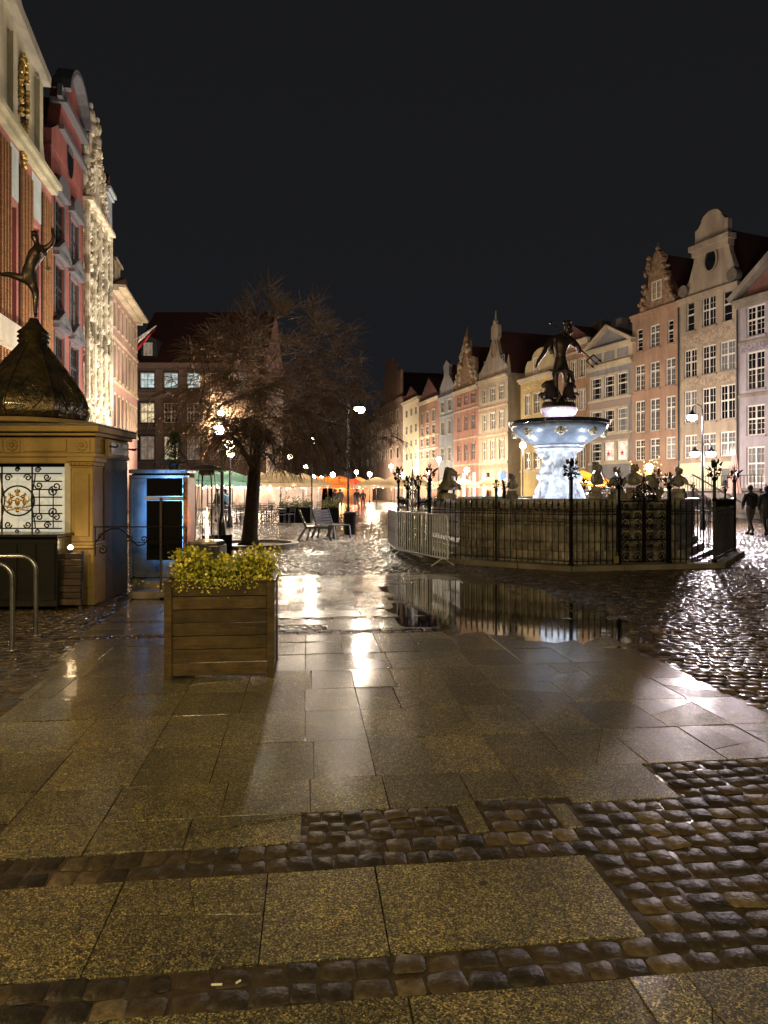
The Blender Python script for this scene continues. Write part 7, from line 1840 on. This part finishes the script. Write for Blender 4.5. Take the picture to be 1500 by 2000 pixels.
# little tree wound with golden lights
Y = 40.0; t = thing('light_tree', 'small tree wound with golden lights in front of the peach house', 'lit tree', (PX(1258, Y), Y, 0)); m = MB(); b = MB(); m.tube([(0,0,0), (0,0,2.2)], .05, 6)
for k in range(26): a = rnd.uniform(0, 2*pi); L_ = rnd.uniform(.4, 1.0); e = (L_*cos(a), L_*sin(a), 2.0 + rnd.uniform(.3, 1.6)); m.tube([(0,0,rnd.uniform(1.6, 2.6)), e], [.02, .008], 4); [b.sphere((e[0]*q, e[1]*q, 2.2 + (e[2]-2.2)*q), .03, 5, 4) for q in (.4, .6, .8, 1.0)]
m.build('branches', TWIG, t); b.build('string_lights', emis('golden_light', (1.0, .62, .15), 3), t); lamp('POINT', t, (0, -.6, 2.6), 60, (1.0, .65, .25), .3)
# little wreath of yellow lights low beside the stem
Y = 30; t = thing('light_wreath', 'wreath of yellow and white lights right of the fountain stem', 'light wreath', (PX(1133, Y), Y, 0)); m = MB(); b = MB(); z = PZ(953, Y)
m.tube([(0,0,0), (0,0,z)], .03, 5); [b.sphere((.42*cos(k*.5) + rnd.gauss(0, .06), 0, z + .30*sin(k*.5) + rnd.gauss(0, .05)), .035, 5, 4) for k in range(26)]; m.build('stand', DARKP, t); b.build('string_lights', emis('yellow_light', (1.0, .78, .35), 9), t)

# people
def person(label, px, Y, h, rz, top, legs, stride=.28, coat_len=.50, bag=False, group='people walking on the square', skirt=False, lean=0.0):
    X = PX(px, Y); t = thing('person', label, 'person', (X, Y, 0), rz, group); s = h / 1.78; f = stride
    SK = plain('skin_tone', (.35, .22, .16), .5)
    J = [(0,0,.95,.13), (0,lean*.3,1.10,.13), (0,lean*.7,1.28,.155), (0,lean,1.44,.12), (0,lean,1.52,.055), (0,lean + .02,1.60,.085), (0,lean+.02,1.69,.085), (0,lean,1.74,.05),
         (.19,lean,1.42,.07), (.24,lean*.7 - .02,1.18,.055), (.22,lean*.6 + .08,.95,.04), (.22,.10,.86,.03), (-.19,lean,1.42,.07), (-.24,lean*.7 + .03,1.18,.055), (-.22,lean*.6 + .12,.98,.04), (-.21,.16,.90,.03),
         (.10,0,.88,.105), (.11,f*.55,.50,.072), (.11,f*.75,.12,.042), (.11,f*.75 + .14,.05,.036), (-.10,0,.88,.105), (-.11,-f*.25,.50,.072), (-.11,-f*.95,.14,.042), (-.11,-f*.95 + .12,.05,.036)]
    E = [(0,1),(1,2),(2,3),(3,4),(4,5),(5,6),(6,7),(3,8),(8,9),(9,10),(10,11),(3,12),(12,13),(13,14),(14,15),(0,16),(16,17),(17,18),(18,19),(0,20),(20,21),(21,22),(22,23)]
    o = skin('body', [(x*s, y*s, z*s, r*s) for x, y, z, r in J], E, legs, t, world=False)
    # coat
    C = [(0,0,.86,.16), (0,lean*.3,1.08,.155), (0,lean*.7,1.30,.175), (0,lean,1.43,.13), (0,lean,1.49,.08), (.20,lean,1.41,.085), (.255,lean*.7 - .02,1.18,.07), (.235,lean*.6 + .08,.98,.055), (-.20,lean,1.41,.085), (-.255,lean*.7 + .03,1.18,.07), (-.235,lean*.6 + .12,1.0,.055)]
    if skirt: C.append((0, 0, .60, .17))
    Ec = [(0,1),(1,2),(2,3),(3,4),(3,5),(5,6),(6,7),(3,8),(8,9),(9,10)] + ([(0,11)] if skirt else [])
    skin('jacket', [(x*s, y*s, z*s, r*s) for x, y, z, r in C], Ec, top, t, world=False)
    m = MB(); m.sphere((0, (lean + .02)*s, 1.675*s), (.098*s, .105*s, .105*s), 12, 8); m.build('hair', plain('dark_hair', (.02, .015, .012), .6), t, smooth=True)
    m = MB()
    for sx, y in ((.11, f*.75), (-.11, -f*.95)): m.sphere((sx*s, (y + .07)*s, .045*s), (.048*s, .13*s, .045*s), 10, 6)
    m.build('shoes', BK, t, smooth=True)
    return t
NV = plain('black_jacket_cloth', (.012, .012, .015), .75, bump=.3, bscale=30); JN = plain('grey_trouser_cloth', (.10, .10, .11), .8)
person('man in black jacket and grey trousers walking away near the right edge', 1466, 25.0, 1.80, 0.2, NV, JN)
person('person in long dark coat at the right edge, beside the man in black', 1498, 24.6, 1.78, -.1, plain('charcoal_coat_cloth', (.025, .025, .028), .8), plain('black_leggings', (.02, .02, .022), .7), .2, skirt=True)
person('dark-clad pedestrian, left of the two walking right of the lamp post', 697, 60, 1.75, 2.9, NV, JN); person('dark-clad pedestrian, right of the two walking right of the lamp post', 709, 61, 1.65, 3.1, NV, NV)
person('pedestrian in grey walking up the street behind the loungers', 664, 55, 1.75, 0, plain('grey_coat_cloth', (.09, .09, .10), .8), JN); person('pedestrian in dark coat beside the grey-clad one in the street', 656, 57, 1.7, .2, NV, JN)
person('waiter-like standing person in dark clothes under the green parasol', 425, 36, 1.75, 1.5, NV, NV, .05)
person('standing person in light blue jacket under the green parasol', 441, 37, 1.72, 1.2, plain('light_blue_cloth', (.25, .45, .65), .8), NV, .05)
